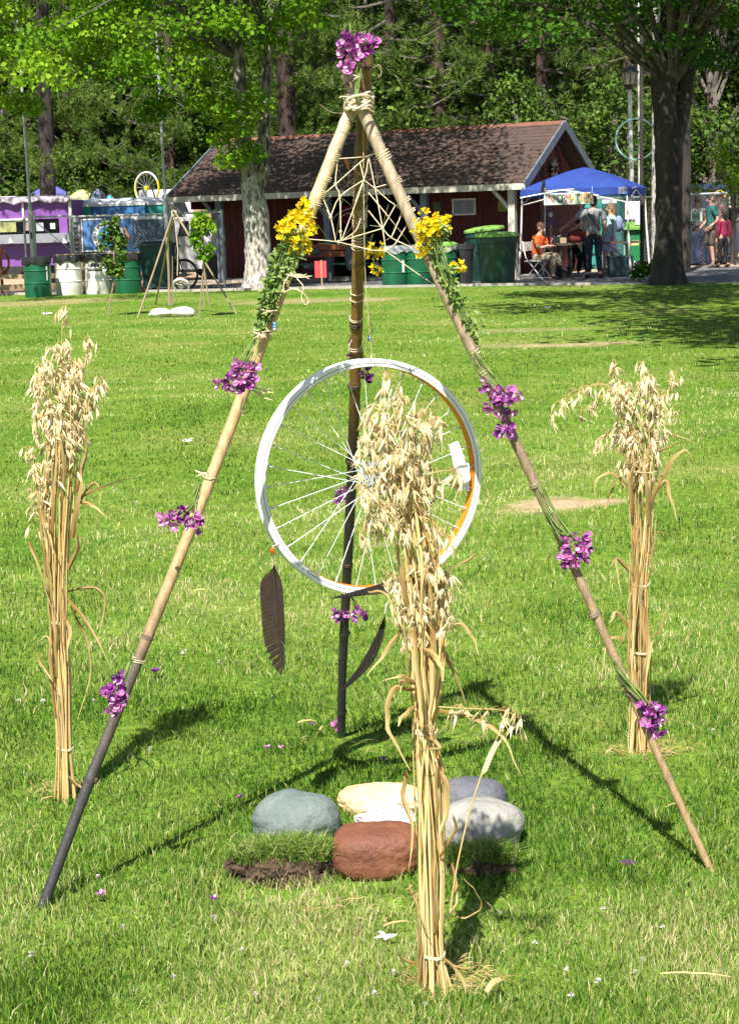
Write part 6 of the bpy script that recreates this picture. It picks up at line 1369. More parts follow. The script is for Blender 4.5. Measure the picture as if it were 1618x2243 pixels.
# ------------------------------------------------------------------ oat sheaves
MT['straw'] = M('golden_straw', (.38, .225, .062), (.72, .55, .26), rough=.6, attr=True, scale=40)
MT['straw_leaf'] = M('dry_oat_leaf', (.30, .18, .05), (.62, .48, .22), rough=.65, attr=True, scale=45, trans=.25)
MT['oat'] = M('pale_oat_husk', (.57, .42, .17), (.84, .74, .48), rough=.55, attr=True, scale=60, trans=.18)
def spikelet_mesh(seed, open_):
    rs = random.Random(seed); mb = MB()
    for s in (-1, 1):
        a0 = s*open_; pts = []; 
        prof = [(0, .0006), (.004, .0022), (.010, .0031), (.017, .0023), (.023, .0009), (.028, .0002)]
        ax = Vector((math.sin(a0), .15*s*rs.uniform(-1, 1), -math.cos(a0))).normalized(); o = Vector((s*.0010, 0, 0)); q = Vector((0, 0, 1)).rotation_difference(ax); V = []
        for z, r_ in prof:
            for k in range(5): an = 2*math.pi*k/5; V.append(q @ Vector((r_*.72*math.cos(an), r_*math.sin(an), z))+o)
        mb.add(V, [(i*5+k, i*5+(k+1) % 5, (i+1)*5+(k+1) % 5, (i+1)*5+k) for i in range(5) for k in range(5)], a=rs.uniform(.25, 1))
    ax = Vector((.02, .0, -1)); mb.tube([(0, 0, -.004), (.0004, 0, -.02)], [.0022, .0004], 4, a=.3)
    if seed % 2: mb.tube([(0, 0, -.022), (.002, .001, -.034), (.007, .002, -.044)], [.0005, .0004, .0002], 3, a=.4, caps=False)
    mb.tube([(0, 0, .008), (0, 0, 0)], .0005, 3, a=.2, caps=False)
    return mb
SPK = [spikelet_mesh(s, o) for s, o in ((1, .10), (2, .22), (3, .34), (4, .16), (5, .05))]
SPM = [m_.mesh('spikelet', MT['oat']) for m_ in SPK]
def spk_mtx(p, sc, droop=1.0, dirv=None, rs=random):
    e = Matrix.Rotation(rs.uniform(0, 6.28), 4, 'Z')
    tilt = Matrix.Rotation(rs.gauss(0, .38*droop), 4, 'X') @ Matrix.Rotation(rs.gauss(0, .38*droop), 4, 'Y')
    return Matrix.Translation(p) @ tilt @ e @ Matrix.Diagonal((sc, sc, sc, 1))
def sheaf(label, base, stalks, panicles, leaves, ties, seed, Y, nspk=20, filler=None, extra=None, lump=None, spk_scale=1.0):
    """stalks: (n, [(x,y,halfwidth px)...]) from root to top; panicles: list of pixel polylines from stalk to tip; leaves: (polyline px, width px, dY)"""
    rs = random.Random(seed); k = FPX/Y
    t = thing('oat_sheaf', label, 'sheaf', tuple(base), 'dried oat sheaves round the tripod'); O = ORG[t]
    n, prof = stalks
    for i in range(n):
        a = rs.uniform(0, 6.283); q = math.sqrt(rs.uniform(0, 1)); dx, dy = q*math.cos(a), q*math.sin(a)
        stop = rs.choice((len(prof), len(prof), len(prof), len(prof)-1)); tw = rs.gauss(0, .35); pts = []
        for j, (x, y, w) in enumerate(prof[:stop]):
            jj = tw*j; ddx = dx*math.cos(jj)-dy*math.sin(jj); ddy = dx*math.sin(jj)+dy*math.cos(jj)
            pts.append(P(x+ddx*w+rs.gauss(0, 1.9), y+rs.uniform(-14, 14), Y+ddy*w/k))
        pts[0].z = rs.uniform(-.01, .012)
        sp = smoothline(pts, 4); m_ = len(sp); r0 = rs.uniform(.0013, .0031)
        rr = [r0*(1-.45*q_/(m_-1))*(1.28 if q_ in (m_//3, 2*m_//3) else 1) for q_ in range(m_)]
        part('stalk', MB().tube(sp, rr, 6, a=rs.uniform(.15, .95)), MT['straw'], t)
    nsp = 0; fil = MB()
    for pi, pl in enumerate(panicles):
        pl = list(pl); dY = pl.pop() if not isinstance(pl[-1], tuple) else rs.uniform(-.05, .05)
        ax = smoothline([P(x, y, Y+dY) for x, y in pl], 7); m_ = len(ax); mb = MB().tube(ax, [.0014*(1-.7*i/(m_-1)) for i in range(m_)], 4, a=.45)
        pos = []
        for i in range(nspk):
            u = .12+.86*(i+rs.random())/nspk; j = min(m_-2, int(u*(m_-1))); p = ax[j].lerp(ax[j+1], u*(m_-1)-j)
            a = rs.uniform(0, 6.283); ln = rs.uniform(.008, .040)*(1.15-.75*u); out = Vector((math.cos(a), math.sin(a)*.8, 0)); e = p+out*ln+Vector((0, 0, rs.uniform(-.022, .006)))
            mb.tube([p, p+out*ln*.6+Vector((0, 0, .006)), e], .00055, 3, a=.3, caps=False); pos.append(e)
        po = part('panicle', mb, MT['straw'], t)
        for e in pos:
            if nsp < 300: inst('spikelet', rs.choice(SPM), po, spk_mtx(e-O, rs.uniform(.85, 1.25)*spk_scale, rs=rs)); nsp += 1
            else: add_spk(fil, e, rs.uniform(.85, 1.25)*spk_scale, rs)
    if filler:
        for (x, y, rx, ry, cnt) in filler:
            for _ in range(cnt):
                a = rs.uniform(0, 6.283); q = math.sqrt(rs.uniform(0, 1)); w = rs.uniform(-1, 1)*rx/k*.75
                add_spk(fil, P(x+q*math.cos(a)*rx, y+q*math.sin(a)*ry, Y+w), rs.uniform(.85, 1.2)*spk_scale, rs)
    if fil.v: part('oat_grains', fil, MT['oat'], t, kind='stuff')
    auto = []                       # ragged leaf sheaths clinging to the stalks
    for i in range(16):
        j0 = rs.uniform(.3, len(prof)-2.2); xs_ = list(range(len(prof))); side = rs.uniform(-1, 1); pl = []
        for q in range(4):
            jj = j0+q*.42; x = np.interp(jj, xs_, [p_[0] for p_ in prof]); y = np.interp(jj, xs_, [p_[1] for p_ in prof]); w_ = np.interp(jj, xs_, [p_[2] for p_ in prof]); pl.append((x+side*w_*(1+.12*q), y))
        if rs.random() < .5: pl.append((pl[-1][0]+side*rs.uniform(8, 26), pl[-1][1]+rs.uniform(-8, 34)))
        auto.append((pl, rs.uniform(5, 11), -rs.uniform(.2, 1)*.03-.02))
    for li, (pl, w, dY) in enumerate(list(leaves)+auto):
        pts = [P(x, y, Y+dY*(.4+.6*i/(len(pl)-1))) for i, (x, y) in enumerate(pl)]; sp = smoothline(pts, 6); m_ = len(sp); ph = rs.uniform(0, 6); sp = [p+Vector((.0012*math.sin(i*.9+ph), .002*math.sin(i*.7+ph*2), .0010*math.sin(i*1.3+ph))) for i, p in enumerate(sp)]
        sd = []; a0 = rs.uniform(-.5, .5); a1 = rs.uniform(-2.2, 2.2)
        for i in range(m_):
            tt = (sp[min(i+1, m_-1)]-sp[max(i-1, 0)]).normalized(); s0 = tt.cross(Vector((0, -1, .25))).normalized(); ang = a0+a1*i/(m_-1); sd.append(s0*math.cos(ang)+tt.cross(s0)*math.sin(ang))
        mb = MB().ribbon(sp, [.8*w/k*max(.06, math.sin(math.pi*(.22+.76*i/(m_-1)))**.8)*(1+.12*math.sin(i*1.9+ph)) for i in range(m_)], side=sd, fold=.32, a=None); part('dry_leaf', mb, MT['straw_leaf'], t)
    for (x, y, w, turns) in ties:
        c = P(x, y, Y); pts = []
        for i in range(int(turns*16)+1): a = i*2*math.pi/16+1.0; pts.append(c+Vector((math.cos(a)*w/k, math.sin(a)*w/k, .0035*i/16-.002+.002*math.sin(a*2))))
        part('tie', MB().tube(pts, .0014, 5), MT['twine'], t)
    return t
def add_spk(mb, p, sc, rs):
    src = rs.choice(SPK); mx = spk_mtx(p, sc, rs=rs); mb.add([mx @ Vector(v) for v in src.v], src.f, src.a)
def gen_pan(n, seed, root, tips, bend=14):
    """n panicle axes between a root line and tips inside an ellipse (cx, cy, rx, ry)"""
    rs = random.Random(seed); out = []
    for i in range(n):
        cx_, cy_, rx, ry = tips[i % len(tips)]; a = rs.uniform(0, 6.283); q = math.sqrt(rs.uniform(.05, 1)); tx, ty = cx_+q*rx*math.cos(a), cy_+q*ry*math.sin(a)
        ln = rs.uniform(120, 190); bx = root[0]+rs.uniform(-1, 1)*root[2]; d = ((bx-tx), (root[1]-ty)); L_ = math.hypot(*d); f = min(1, ln/L_)
        sx, sy = tx+d[0]*f, ty+d[1]*f; s = 1 if tx > root[0] else -1
        out.append([(sx, sy), ((sx+tx)/2-s*bend*.2, (sy+ty)/2-bend*.4), (tx, ty), (tx+s*rs.uniform(2, bend), ty+rs.uniform(-4, 14))])
    return out
Yf = 3.25
front = sheaf('nearest tall oat sheaf standing in front of the wheel and stones', G(957, 2195),
  (50, [(956, 2205, 44), (949, 2085, 27), (945, 1900, 32), (938, 1700, 33), (930, 1600, 26), (932, 1490, 40), (928, 1300, 42), (905, 1150, 36), (885, 1040, 34)]),
  gen_pan(15, 4, (895, 1190, 26), [(855, 900, 45, 65), (900, 950, 60, 60), (850, 985, 52, 55), (885, 1040, 70, 55), (830, 1060, 35, 40)])+
  [[(880, 980), (862, 900), (850, 830), (848, 815)], [(890, 1000), (905, 940), (930, 905), (938, 900)], [(880, 1090), (840, 1110), (815, 1150), (805, 1165)], [(900, 1060), (950, 1035), (990, 1030), (1003, 1040)], [(915, 1130), (945, 1140), (965, 1165), (972, 1180)]]+
  gen_pan(5, 9, (930, 1440, 25), [(900, 1260, 45, 40), (950, 1250, 45, 40), (925, 1300, 60, 40)], 18)+
  [[(960, 1548), (1030, 1552), (1100, 1556), (1150, 1580), -.06]],
  [([(918, 1505), (880, 1478), (835, 1494)], 16, -.10), ([(905, 1498), (878, 1492), (876, 1520)], 12, -.08), ([(958, 1400), (990, 1470), (1022, 1548)], 14, .05), ([(975, 1380), (1010, 1368), (1035, 1395), (1050, 1435)], 9, -.05),
   ([(905, 1510), (860, 1510), (848, 1570), (856, 1610), (900, 1690)], 14, -.08), ([(912, 1545), (885, 1565), (870, 1592)], 13, -.08), ([(912, 1580), (935, 1590), (925, 1598)], 12, -.07), ([(962, 1555), (1050, 1575), (1105, 1618), (1142, 1702)], 15, -.08),
   ([(890, 1690), (882, 1745), (902, 1820), (893, 1905)], 14, -.06), ([(965, 1690), (978, 1730), (975, 1790), (962, 1830)], 17, -.07), ([(805, 1297), (845, 1305), (880, 1375)], 9, -.05), ([(884, 1372), (845, 1425), (803, 1480)], 12, -.04),
   ([(950, 1395), (985, 1440), (1003, 1475)], 10, .03), ([(905, 1380), (915, 1480), (925, 1600)], 15, -.09), ([(945, 1380), (950, 1480), (940, 1590)], 20, -.08), ([(925, 1420), (955, 1440), (970, 1470)], 16, -.10), ([(935, 1225), (925, 1300), (918, 1420)], 12, -.07),
   ([(895, 1935), (920, 2010), (945, 2060)], 10, -.05), ([(985, 1990), (1010, 2010), (1050, 1990), (1042, 1955), (1015, 1925)], 7, -.04), ([(960, 1880), (995, 1820), (992, 1780)], 12, -.06), ([(930, 1600), (965, 1640), (905, 1640)], 12, -.08),
   ([(970, 2095), (1010, 2140), (1020, 2180)], 9, -.05), ([(915, 2110), (880, 2100), (868, 2085)], 8, -.05), ([(975, 2110), (1040, 2120), (1048, 2050)], 8, -.04), ([(990, 1890), (1000, 1960), (985, 2000)], 9, -.06), ([(1040, 1215), (1005, 1240), (960, 1250)], 9, -.06), ([(790, 1090), (840, 1100), (890, 1112)], 5, -.05)],
  [(949, 2092, 27, 2.2), (931, 1604, 27, 2.5)], 14, Yf, nspk=17, filler=[(860, 1010, 82, 165, 230), (925, 1310, 68, 105, 150)], spk_scale=.86)
# the barley ear on its own bent stalk at the right of the front sheaf
st = smoothline([P(985, 2000, Yf-.05), P(1000, 1900, Yf-.06), P(1025, 1790, Yf-.07), P(1055, 1695, Yf-.08), P(1062, 1685, Yf-.08)], 5)
part('stalk', MB().tube(st, .0017, 6, a=.6), MT['straw'], front); ear = smoothline([P(1060, 1690, Yf-.08), P(1074, 1655, Yf-.08), P(1088, 1628, Yf-.08)], 6); mb = MB()
for i, p in enumerate(ear):
    for s in (-1, 1):
        d = (ear[min(i+1, len(ear)-1)]-ear[max(0, i-1)]).normalized(); sdv = d.cross(Vector((0, -1, 0))).normalized()*s; c = p+sdv*.0020+d*.0022*s+Vector((0, -.001*s, 0))
        q = Vector((0, 0, 1)).rotation_difference((d+sdv*.42).normalized()).to_matrix(); mb.ell(c, (.0024, .0028, .0062), 6, 5, a=rnd(.4, .9), mat=q); mb.tube([c, c+(d+sdv*.12)*.028], [.00025, .0001], 3, a=.4)
part('barley_ear', mb, MT['oat'], front)
Yl_ = 4.50
sheaf('tall oat sheaf standing at the left of the tripod', G(147, 1765),
  (38, [(147, 1775, 25), (143, 1640, 17), (136, 1480, 21), (130, 1360, 19), (128, 1200, 30), (132, 1060, 38), (134, 950, 36)]),
  gen_pan(15, 14, (132, 1080, 30), [(130, 800, 40, 60), (110, 850, 40, 55), (165, 850, 38, 60), (120, 930, 48, 50), (150, 930, 40, 45)], 10)+[[(138, 830), (136, 760), (138, 690), (140, 655), -.0], [(170, 900), (185, 810), (192, 745), (190, 742)], [(100, 1180), (80, 1080), (70, 985), (62, 990)], [(100, 1180), (88, 1100), (86, 1040), (82, 1045)], [(170, 940), (195, 870), (218, 830), (222, 838)]],
  [([(172, 1092), (225, 1068), (322, 1037)], 11, -.05), ([(176, 1100), (208, 1108), (240, 1138)], 11, -.06), ([(178, 1094), (205, 1058), (218, 1085), (207, 1190)], 8, -.04), ([(65, 1185), (90, 1250), (116, 1340)], 11, -.05), ([(150, 1310), (200, 1380), (247, 1472)], 9, -.06),
   ([(150, 1295), (205, 1288), (230, 1318), (214, 1400)], 8, .04), ([(158, 1330), (190, 1410), (196, 1480), (164, 1600)], 9, .03), ([(80, 1432), (98, 1465), (118, 1492)], 7, -.06), ([(165, 1080), (185, 1010), (197, 935)], 14, -.04), ([(158, 1180), (172, 1080), (180, 1000)], 17, -.05), ([(175, 900), (215, 908)], 4, -.03),
   ([(110, 1180), (118, 1060), (125, 930)], 13, -.08), ([(140, 1100), (140, 1020), (128, 930)], 12, -.08), ([(135, 1340), (152, 1380), (148, 1430)], 11, -.07), ([(90, 1120), (110, 1170), (125, 1230)], 12, -.07), ([(150, 1250), (170, 1200), (168, 1160)], 13, -.07), ([(150, 1700), (190, 1735), (178, 1700)], 7, -.05), ([(125, 1745), (100, 1748), (86, 1760)], 7, -.05)],
  [(144, 1640, 18, 2), (129, 1363, 20, 2)], 24, Yl_, nspk=17, filler=[(130, 880, 62, 135, 240), (95, 1060, 30, 65, 36)], spk_scale=.94)
Yr_ = 4.76
sheaf('oat sheaf with a drooping head standing at the right of the tripod', G(1400, 1648),
  (36, [(1400, 1675, 26), (1402, 1540, 22), (1403, 1420, 27), (1402, 1290, 20), (1404, 1180, 24), (1402, 1060, 30), (1400, 970, 34)]),
  gen_pan(13, 34, (1402, 1070, 26), [(1390, 850, 45, 45), (1420, 870, 45, 45), (1370, 920, 40, 45), (1440, 930, 40, 40), (1400, 970, 45, 45)], 12)+[[(1385, 900), (1330, 845), (1250, 860), (1200, 925), -.03], [(1380, 900), (1320, 840), (1260, 865), (1225, 890), -.08], [(1390, 900), (1345, 850), (1300, 880), (1275, 900), .02], [(1435, 930), (1455, 880), (1475, 825), (1482, 815)], [(1390, 900), (1360, 850), (1348, 800), (1346, 790)], [(1410, 900), (1405, 850), (1405, 800), (1408, 795)], [(1375, 960), (1345, 940), (1318, 960), (1312, 965)]],
  [([(1425, 1100), (1465, 1015), (1500, 984), (1524, 1027)], 13, -.05), ([(1375, 1065), (1340, 1035), (1302, 1055), (1311, 1142)], 10, -.05), ([(1438, 1075), (1458, 1055), (1468, 1090), (1484, 1142)], 10, -.05), ([(1422, 1215), (1442, 1168), (1480, 1180)], 9, -.04), ([(1384, 1262), (1350, 1225), (1362, 1310)], 12, -.05), ([(1376, 1372), (1350, 1342), (1334, 1366)], 11, -.05),
   ([(1455, 948), (1495, 960), (1532, 976)], 5, -.04), ([(1440, 988), (1480, 975), (1522, 958)], 7, -.05), ([(1372, 1400), (1330, 1400), (1316, 1480)], 10, -.04), ([(1432, 1400), (1450, 1360), (1466, 1320)], 6, -.03), ([(1395, 1240), (1392, 1330), (1388, 1420)], 16, -.06), ([(1420, 1150), (1418, 1080), (1412, 1010)], 13, -.07), ([(1385, 1130), (1380, 1060), (1388, 1000)], 13, -.07), ([(1410, 1330), (1418, 1420), (1412, 1500)], 15, -.07),
   ([(1390, 1470), (1396, 1540), (1380, 1600)], 14, -.07), ([(1365, 1655), (1340, 1640), (1325, 1650)], 7, -.05), ([(1430, 1640), (1470, 1645), (1490, 1655)], 7, -.05), ([(1355, 1030), (1330, 1100), (1320, 1120)], 6, .02)],
  [(1403, 1428, 26, 2), (1402, 1282, 19, 2.2), (1404, 1030, 36, 1.2)], 44, Yr_, nspk=17, filler=[(1400, 940, 60, 110, 170)], spk_scale=.94)

# ------------------------------------------------------------------ the ring of stones with turf clods
def stone(px0, px1, pyt, pyb, Y, label, mat, seed, depth=.8, amp=.10, freq=1.0, sink=.2, sub=5, pw=2.3):
    a, b = P(px0, (pyt+pyb)/2, Y), P(px1, (pyt+pyb)/2, Y); w = (b.x-a.x)/2; cxx = (a.x+b.x)/2; top = P((px0+px1)/2, pyt, Y+.02).z; bot = -sink*top; h = (top-bot)/2
    c = (cxx, Y, (top+bot)/2); return solo('stone', blob(c, (w, w*depth, h), seed, amp, freq, pw, sub), mat, label, 'stone', (cxx, Y, 0))
def stone_mat(name, c1, c2, sp, scale=12, bump=.35, sps=420):
    m = M(name, c1, c2, rough=.7, scale=scale, bump=bump, bscale=70, detail=8); nt = m.node_tree; N = nt.nodes; L = nt.links; b = N['Principled BSDF']
    src = b.inputs['Base Color'].links[0].from_socket; tc = [n for n in N if n.type == 'TEX_COORD'][0]
    v = N.new('ShaderNodeTexNoise'); v.inputs['Scale'].default_value = sps; v.inputs['Detail'].default_value = 3; L.new(tc.outputs['Object'], v.inputs['Vector'])
    r_ = N.new('ShaderNodeValToRGB'); r_.color_ramp.elements[0].position = .60; r_.color_ramp.elements[1].position = .78; L.new(v.outputs['Fac'], r_.inputs[0])
    x = N.new('ShaderNodeMix'); x.data_type = 'RGBA'; L.new(r_.outputs[0], x.inputs[0]); L.new(src, x.inputs['A']); x.inputs['B'].default_value = (*sp, 1); L.new(x.outputs['Result'], b.inputs['Base Color']); return m
stone(552, 750, 1725, 1880, 4.17, 'large smooth grey green boulder left in the stone ring', stone_mat('grey_green_stone', (.105, .145, .130), (.150, .188, .172), (.29, .32, .30)), 3, .75, .16, 1.0, .2, pw=2.1)
stone(742, 925, 1714, 1800, 4.37, 'cream yellow boulder at the back of the stone ring', stone_mat('cream_stone', (.62, .43, .20), (.72, .60, .40), (.42, .24, .10), scale=9, sps=26), 8, .75, .16, 1.3)
stone(772, 905, 1762, 1830, 4.16, 'lumpy white rock in the middle of the stone ring', stone_mat('white_quartz', (.66, .65, .62), (.50, .45, .39), (.74, .74, .73), scale=10, bump=.8), 5, .7, .38, 2.2)
stone(750, 915, 1797, 1850, 4.05, 'flat white slab between the rust red and lumpy white stones', stone_mat('white_slab', (.80, .80, .78), (.70, .68, .64), (.84, .84, .82)), 11, .55, .08, .9)
stone(728, 928, 1801, 1950, 3.92, 'rust red brown boulder at the front of the stone ring', stone_mat('rust_red_stone', (.125, .042, .020), (.20, .074, .030), (.34, .19, .13), bump=.35, scale=9), 17, .72, .12, 1.2, .05, pw=2.9)
stone(955, 1147, 1742, 1905, 4.08, 'large pale grey boulder right in the stone ring', stone_mat('pale_grey_stone', (.25, .245, .215), (.34, .33, .295), (.44, .44, .42)), 21, .78, .14, 1.0, .2)
stone(960, 1112, 1699, 1800, 4.34, 'dark slate blue boulder behind the pale grey one', stone_mat('slate_stone', (.085, .09, .105), (.14, .145, .16), (.30, .30, .31), scale=18), 26, .75, .10, 1.0)
MT['soil'] = M('dark_soil', (.030, .018, .011), (.11, .066, .038), rough=.95, scale=26, bump=1.0, bscale=70)
MT['root'] = M('brown_root', (.16, .10, .06), (.26, .18, .11))
def clod(label, px0, px1, pyt, pyb, Y, seed, nb):
    a, b = P(px0, pyb, Y), P(px1, pyb, Y); w = (b.x-a.x)/2; c = Vector(((a.x+b.x)/2, Y, .0)); h = max(.06, P((px0+px1)/2, pyt, Y).z*1.05)
    t = thing('turf_clod', label, 'turf clod', tuple(c)); mb = blob((c.x, c.y, h*.34), (w, w*.52, h*.78), seed, .34, 2.6, sub=4)
    for i, v in enumerate(mb.v): mb.v[i] = (v[0], v[1], min(v[2], h*.86+.012*noise.noise(Vector(v)*30)))
    for i, v in enumerate(mb.v): v = Vector(v); f = 1+.16*noise.noise(v*55)+.10*noise.noise(v*120); mb.v[i] = tuple(Vector((c.x, c.y, v.z))+Vector((v.x-c.x, (v.y-c.y)*f, 0)))
    part('soil', mb, MT['soil'], t)
    rr = MB()
    for _ in range(26):
        x = c.x+rnd(-.95, .95)*w; q = math.sqrt(max(0, 1-((x-c.x)/w)**2)); p = Vector((x, c.y-w*.5*q-.002, rnd(.01, h*.6)))
        rr.tube([p+Vector((0, .02, .015)), p, p+Vector((rnd(-.02, .02), -.014, -.012)), p+Vector((rnd(-.03, .03), -.01, -.03))], .0009, 3)
    part('roots', rr, MT['root'], t, kind='stuff')
    u = RNG.uniform(-1, 1, nb); v = RNG.uniform(-1, 1, nb); k_ = ((u*u+v*v) < 1) & (v > -.62+RNG.normal(0, .12, nb)); u, v = u[k_], v[k_]; n_ = len(u)
    bx_, by_ = c.x+u*w*.97, c.y+v*w*.56; bz_ = h*.83-.012*(u*u+v*v)
    V, A = blades(bx_, by_, bz_, RNG.uniform(.018, .055, n_), RNG.uniform(.0022, .0036, n_), np.clip(RNG.normal(.50, .24, n_), 0, 1), lean=1.2)
    V[:, :, 1] -= np.maximum(0, (V[:, :, 2]-bz_.mean()))*.25
    o = bpy.data.objects.new('grass', np_mesh('grass', V-np.array(c)[None, None, :], 4, A, MT['grass'])); link(o, t); o['kind'] = 'stuff'; ORG[o] = ORG[t]
clod('upturned turf clod with bare soil edge before the grey green boulder', 508, 742, 1858, 1960, 3.905, 3, 4200)
clod('shaded turf clod with soil edge before the pale grey boulder', 985, 1138, 1880, 1985, 3.885, 6, 3000)

# ------------------------------------------------------------------ flower bunches
MT['petal'] = M('magenta_petal', (.34, .016, .25), (.72, .24, .60), rough=.55, attr=True, scale=60, trans=.3)
MT['petal_dark'] = M('purple_petal', (.13, .008, .15), (.26, .03, .30), rough=.55, attr=True, scale=60, trans=.3)
MT['petal_white'] = M('pale_petal', (.74, .62, .70), (.56, .30, .48), rough=.55, scale=60, trans=.3)
MT['petal_yellow'] = M('yellow_petal', (.80, .56, .004), (.86, .72, .01), rough=.55, attr=True, scale=60, trans=.25); MT['petal_orange'] = M('orange_petal', (.62, .24, .008), (.70, .40, .01), rough=.55, attr=True, trans=.25)
MT['stem'] = M('green_stem', (.11, .20, .030), (.26, .34, .09), rough=.6, scale=40, trans=.15); MT['stem_dark'] = M('wilted_stem', (.06, .085, .025), (.03, .035, .018), rough=.7, scale=40)
def petal(mb, a, r_, w, lift, rs, m, cup=.3):
    d = Vector((math.cos(a), math.sin(a), 0)); s = Vector((-math.sin(a), math.cos(a), 0)); V = []; A = []
    for q, ww in ((.08, .25), (.45, .95), (.8, 1.0), (1.0, .45)):
        z = lift*q*r_+cup*r_*q*q*rs.uniform(.6, 1.2)
        for e in (-1, 0, 1): V.append(d*r_*q+s*w*ww*e*.5+Vector((0, 0, z+(.12*w if e else 0)+rs.uniform(-.05, .05)*w))); A.append(q*.9)
    mb.add(V, [(i*3+k, i*3+k+1, (i+1)*3+k+1, (i+1)*3+k) for i in range(3) for k in range(2)], A, m)
def blossom_mesh(seed, kind):
    rs = random.Random(seed); mb = MB()
    if kind == 'purple':
        for i in range(rs.choice((4, 5))): petal(mb, i*1.4+rs.uniform(-.3, .3), rs.uniform(.009, .0125), rs.uniform(.009, .012), rs.uniform(-.1, .6), rs, 0)
        petal(mb, rs.uniform(0, 6), .0075, .006, .9, rs, 1); petal(mb, rs.uniform(0, 6), .007, .006, 1.2, rs, 1)
        mb.ell((0, 0, -.004), (.0022, .0022, .005), 5, 4, m=2)
    else:
        for i in range(6): petal(mb, i*1.05+rs.uniform(-.25, .25), rs.uniform(.0065, .010), .0045, rs.uniform(.0, .7), rs, 0)
        for i in range(3): petal(mb, i*2.1, .004, .003, 1.4, rs, 1)
        mb.ell((0, 0, -.003), (.0016, .0016, .004), 5, 4, m=2)
    return mb
BLM = [blossom_mesh(s, 'purple').mesh('blossom', [MT['petal'] if s % 3 else MT['petal_dark'], MT['petal_white'], MT['stem']]) for s in range(6)]
BLD = [blossom_mesh(s+20, 'purple').mesh('blossom', [MT['petal_dark'], MT['petal'], MT['stem']]) for s in range(4)]
BLY = [blossom_mesh(s+40, 'yellow').mesh('blossom', [MT['petal_yellow'], MT['petal_orange'] if s == 0 else MT['petal_yellow'], MT['stem']]) for s in range(6)]
def onpole(nm, y, off=0.0):
    p = POLES[nm]; t = node_t(p, y); q = ext(p.f, p.k, t); return q+Vector((0, -1, .15)).normalized()*(p.rad(t)+off)
def bunch(label, blobs, n, Y, stems, meshes, sc=1.0, stem_mat='stem', leafy=0, name='flower_bunch', dark=0.0, tie=None, group='purple flower bunches tied to the tripod'):
    """blobs: (x, y, rx, ry) in pixels where the blossoms gather; stems: (polyline px, count, spread px)"""
    ctr = P(blobs[0][0], blobs[0][1], Y); t = thing(name, label, 'flowers', tuple(ctr), group); k = FPX/Y; rs = random.Random(sum(map(ord, label)))
    tot = sum(b[2]*b[3] for b in blobs); sm = MB(); pts_all = []
    for (x, y, rx, ry) in blobs:
        for _ in range(max(3, round(n*rx*ry/tot))):
            a = rs.uniform(0, 6.283); q = rs.uniform(0, 1)**.5; px, py = x+rx*q*math.cos(a), y+ry*q*math.sin(a); dz = -abs(rs.gauss(0, .4))*min(rx, ry)/k*math.sqrt(max(0, 1-q*q))
            p = P(px, py, Y+dz); face = Vector((math.cos(a)*q*1.1, -.9, -.45*math.sin(a)*q+rs.uniform(-.2, .5))).normalized()+Vector((rs.gauss(0, .35), rs.gauss(0, .3), rs.gauss(0, .35)))
            mx = Matrix.Translation(p-ORG[t]) @ face.to_track_quat('Z', 'Y').to_matrix().to_4x4() @ Matrix.Rotation(rs.uniform(0, 6.28), 4, 'Z') @ Matrix.Scale(sc*rs.uniform(.75, 1.25), 4)
            inst('blossom', rs.choice(BLD if rs.random() < dark else meshes), t, mx); pts_all.append(p)
    for (pl, cnt, spr) in stems:
        for i in range(cnt):
            o = rs.uniform(-1, 1); W = [P(x+o*spr*(.35 if j == 0 else (.55+.45*j/(len(pl)-1)))+rs.gauss(0, 1.2), y+rs.gauss(0, 2), Y+rs.uniform(-.012, .012)) for j, (x, y) in enumerate(pl)]
            sm.tube(smoothline(W, 4), rs.uniform(.0009, .0019), 4)
            if leafy:
                W2 = smoothline(W, 4)
                for _ in range(leafy):
                    j = rs.randrange(len(W2)); d = Vector((rs.uniform(-1, 1), rs.uniform(-1, .3), rs.uniform(-.6, .9))).normalized(); L_ = rs.uniform(.010, .026)
                    sm.ribbon([W2[j], W2[j]+d*L_*.5, W2[j]+d*L_+Vector((0, 0, -.003))], [.003, .008, .002], side=d.orthogonal())
    if sm.v: part('stems', sm, MT[stem_mat], t, kind='stuff' if leafy else None)
    if tie:
        for (x, y, w) in tie:
            c = P(x, y, Y); part('tie', MB().tube([c+Vector((w/k*math.cos(a_), w/k*math.sin(a_)*.8, .004*math.sin(a_*1.5)+.0012*a_)) for a_ in np.linspace(0, 11, 34)], .0015, 5), MT['twine'], t)
    return t
bunch('large purple bunch crowning the top of the bamboo tripod', [(788, 92, 38, 24), (770, 130, 22, 24), (760, 148, 12, 10)], 46, 4.19, [([(783, 215), (784, 150), (768, 110), (762, 55)], 3, 8), ([(784, 212), (788, 150), (797, 100), (800, 68)], 4, 14), ([(780, 215), (783, 180), (786, 150)], 10, 8)], BLM, 1.1, dark=.3, tie=[(783, 178, 11)])
bunch('purple bunch hanging high on the left bamboo leg', [(517, 832, 40, 18), (535, 812, 26, 16)], 34, 3.90, [([(563, 738), (545, 780), (525, 820)], 12, 24), ([(556, 770), (525, 800), (490, 826)], 3, 8)], BLM, 1.0, dark=.2, tie=[(570, 742, 14)])
bunch('purple bunch hanging halfway down the left bamboo leg', [(378, 1140, 26, 14), (425, 1150, 14, 26), (400, 1122, 14, 10)], 26, 3.86, [([(437, 1060), (420, 1100), (385, 1132)], 9, 16), ([(436, 1060), (425, 1110), (424, 1150)], 4, 8)], BLM, .95, dark=.25, tie=[(443, 1045, 14)])
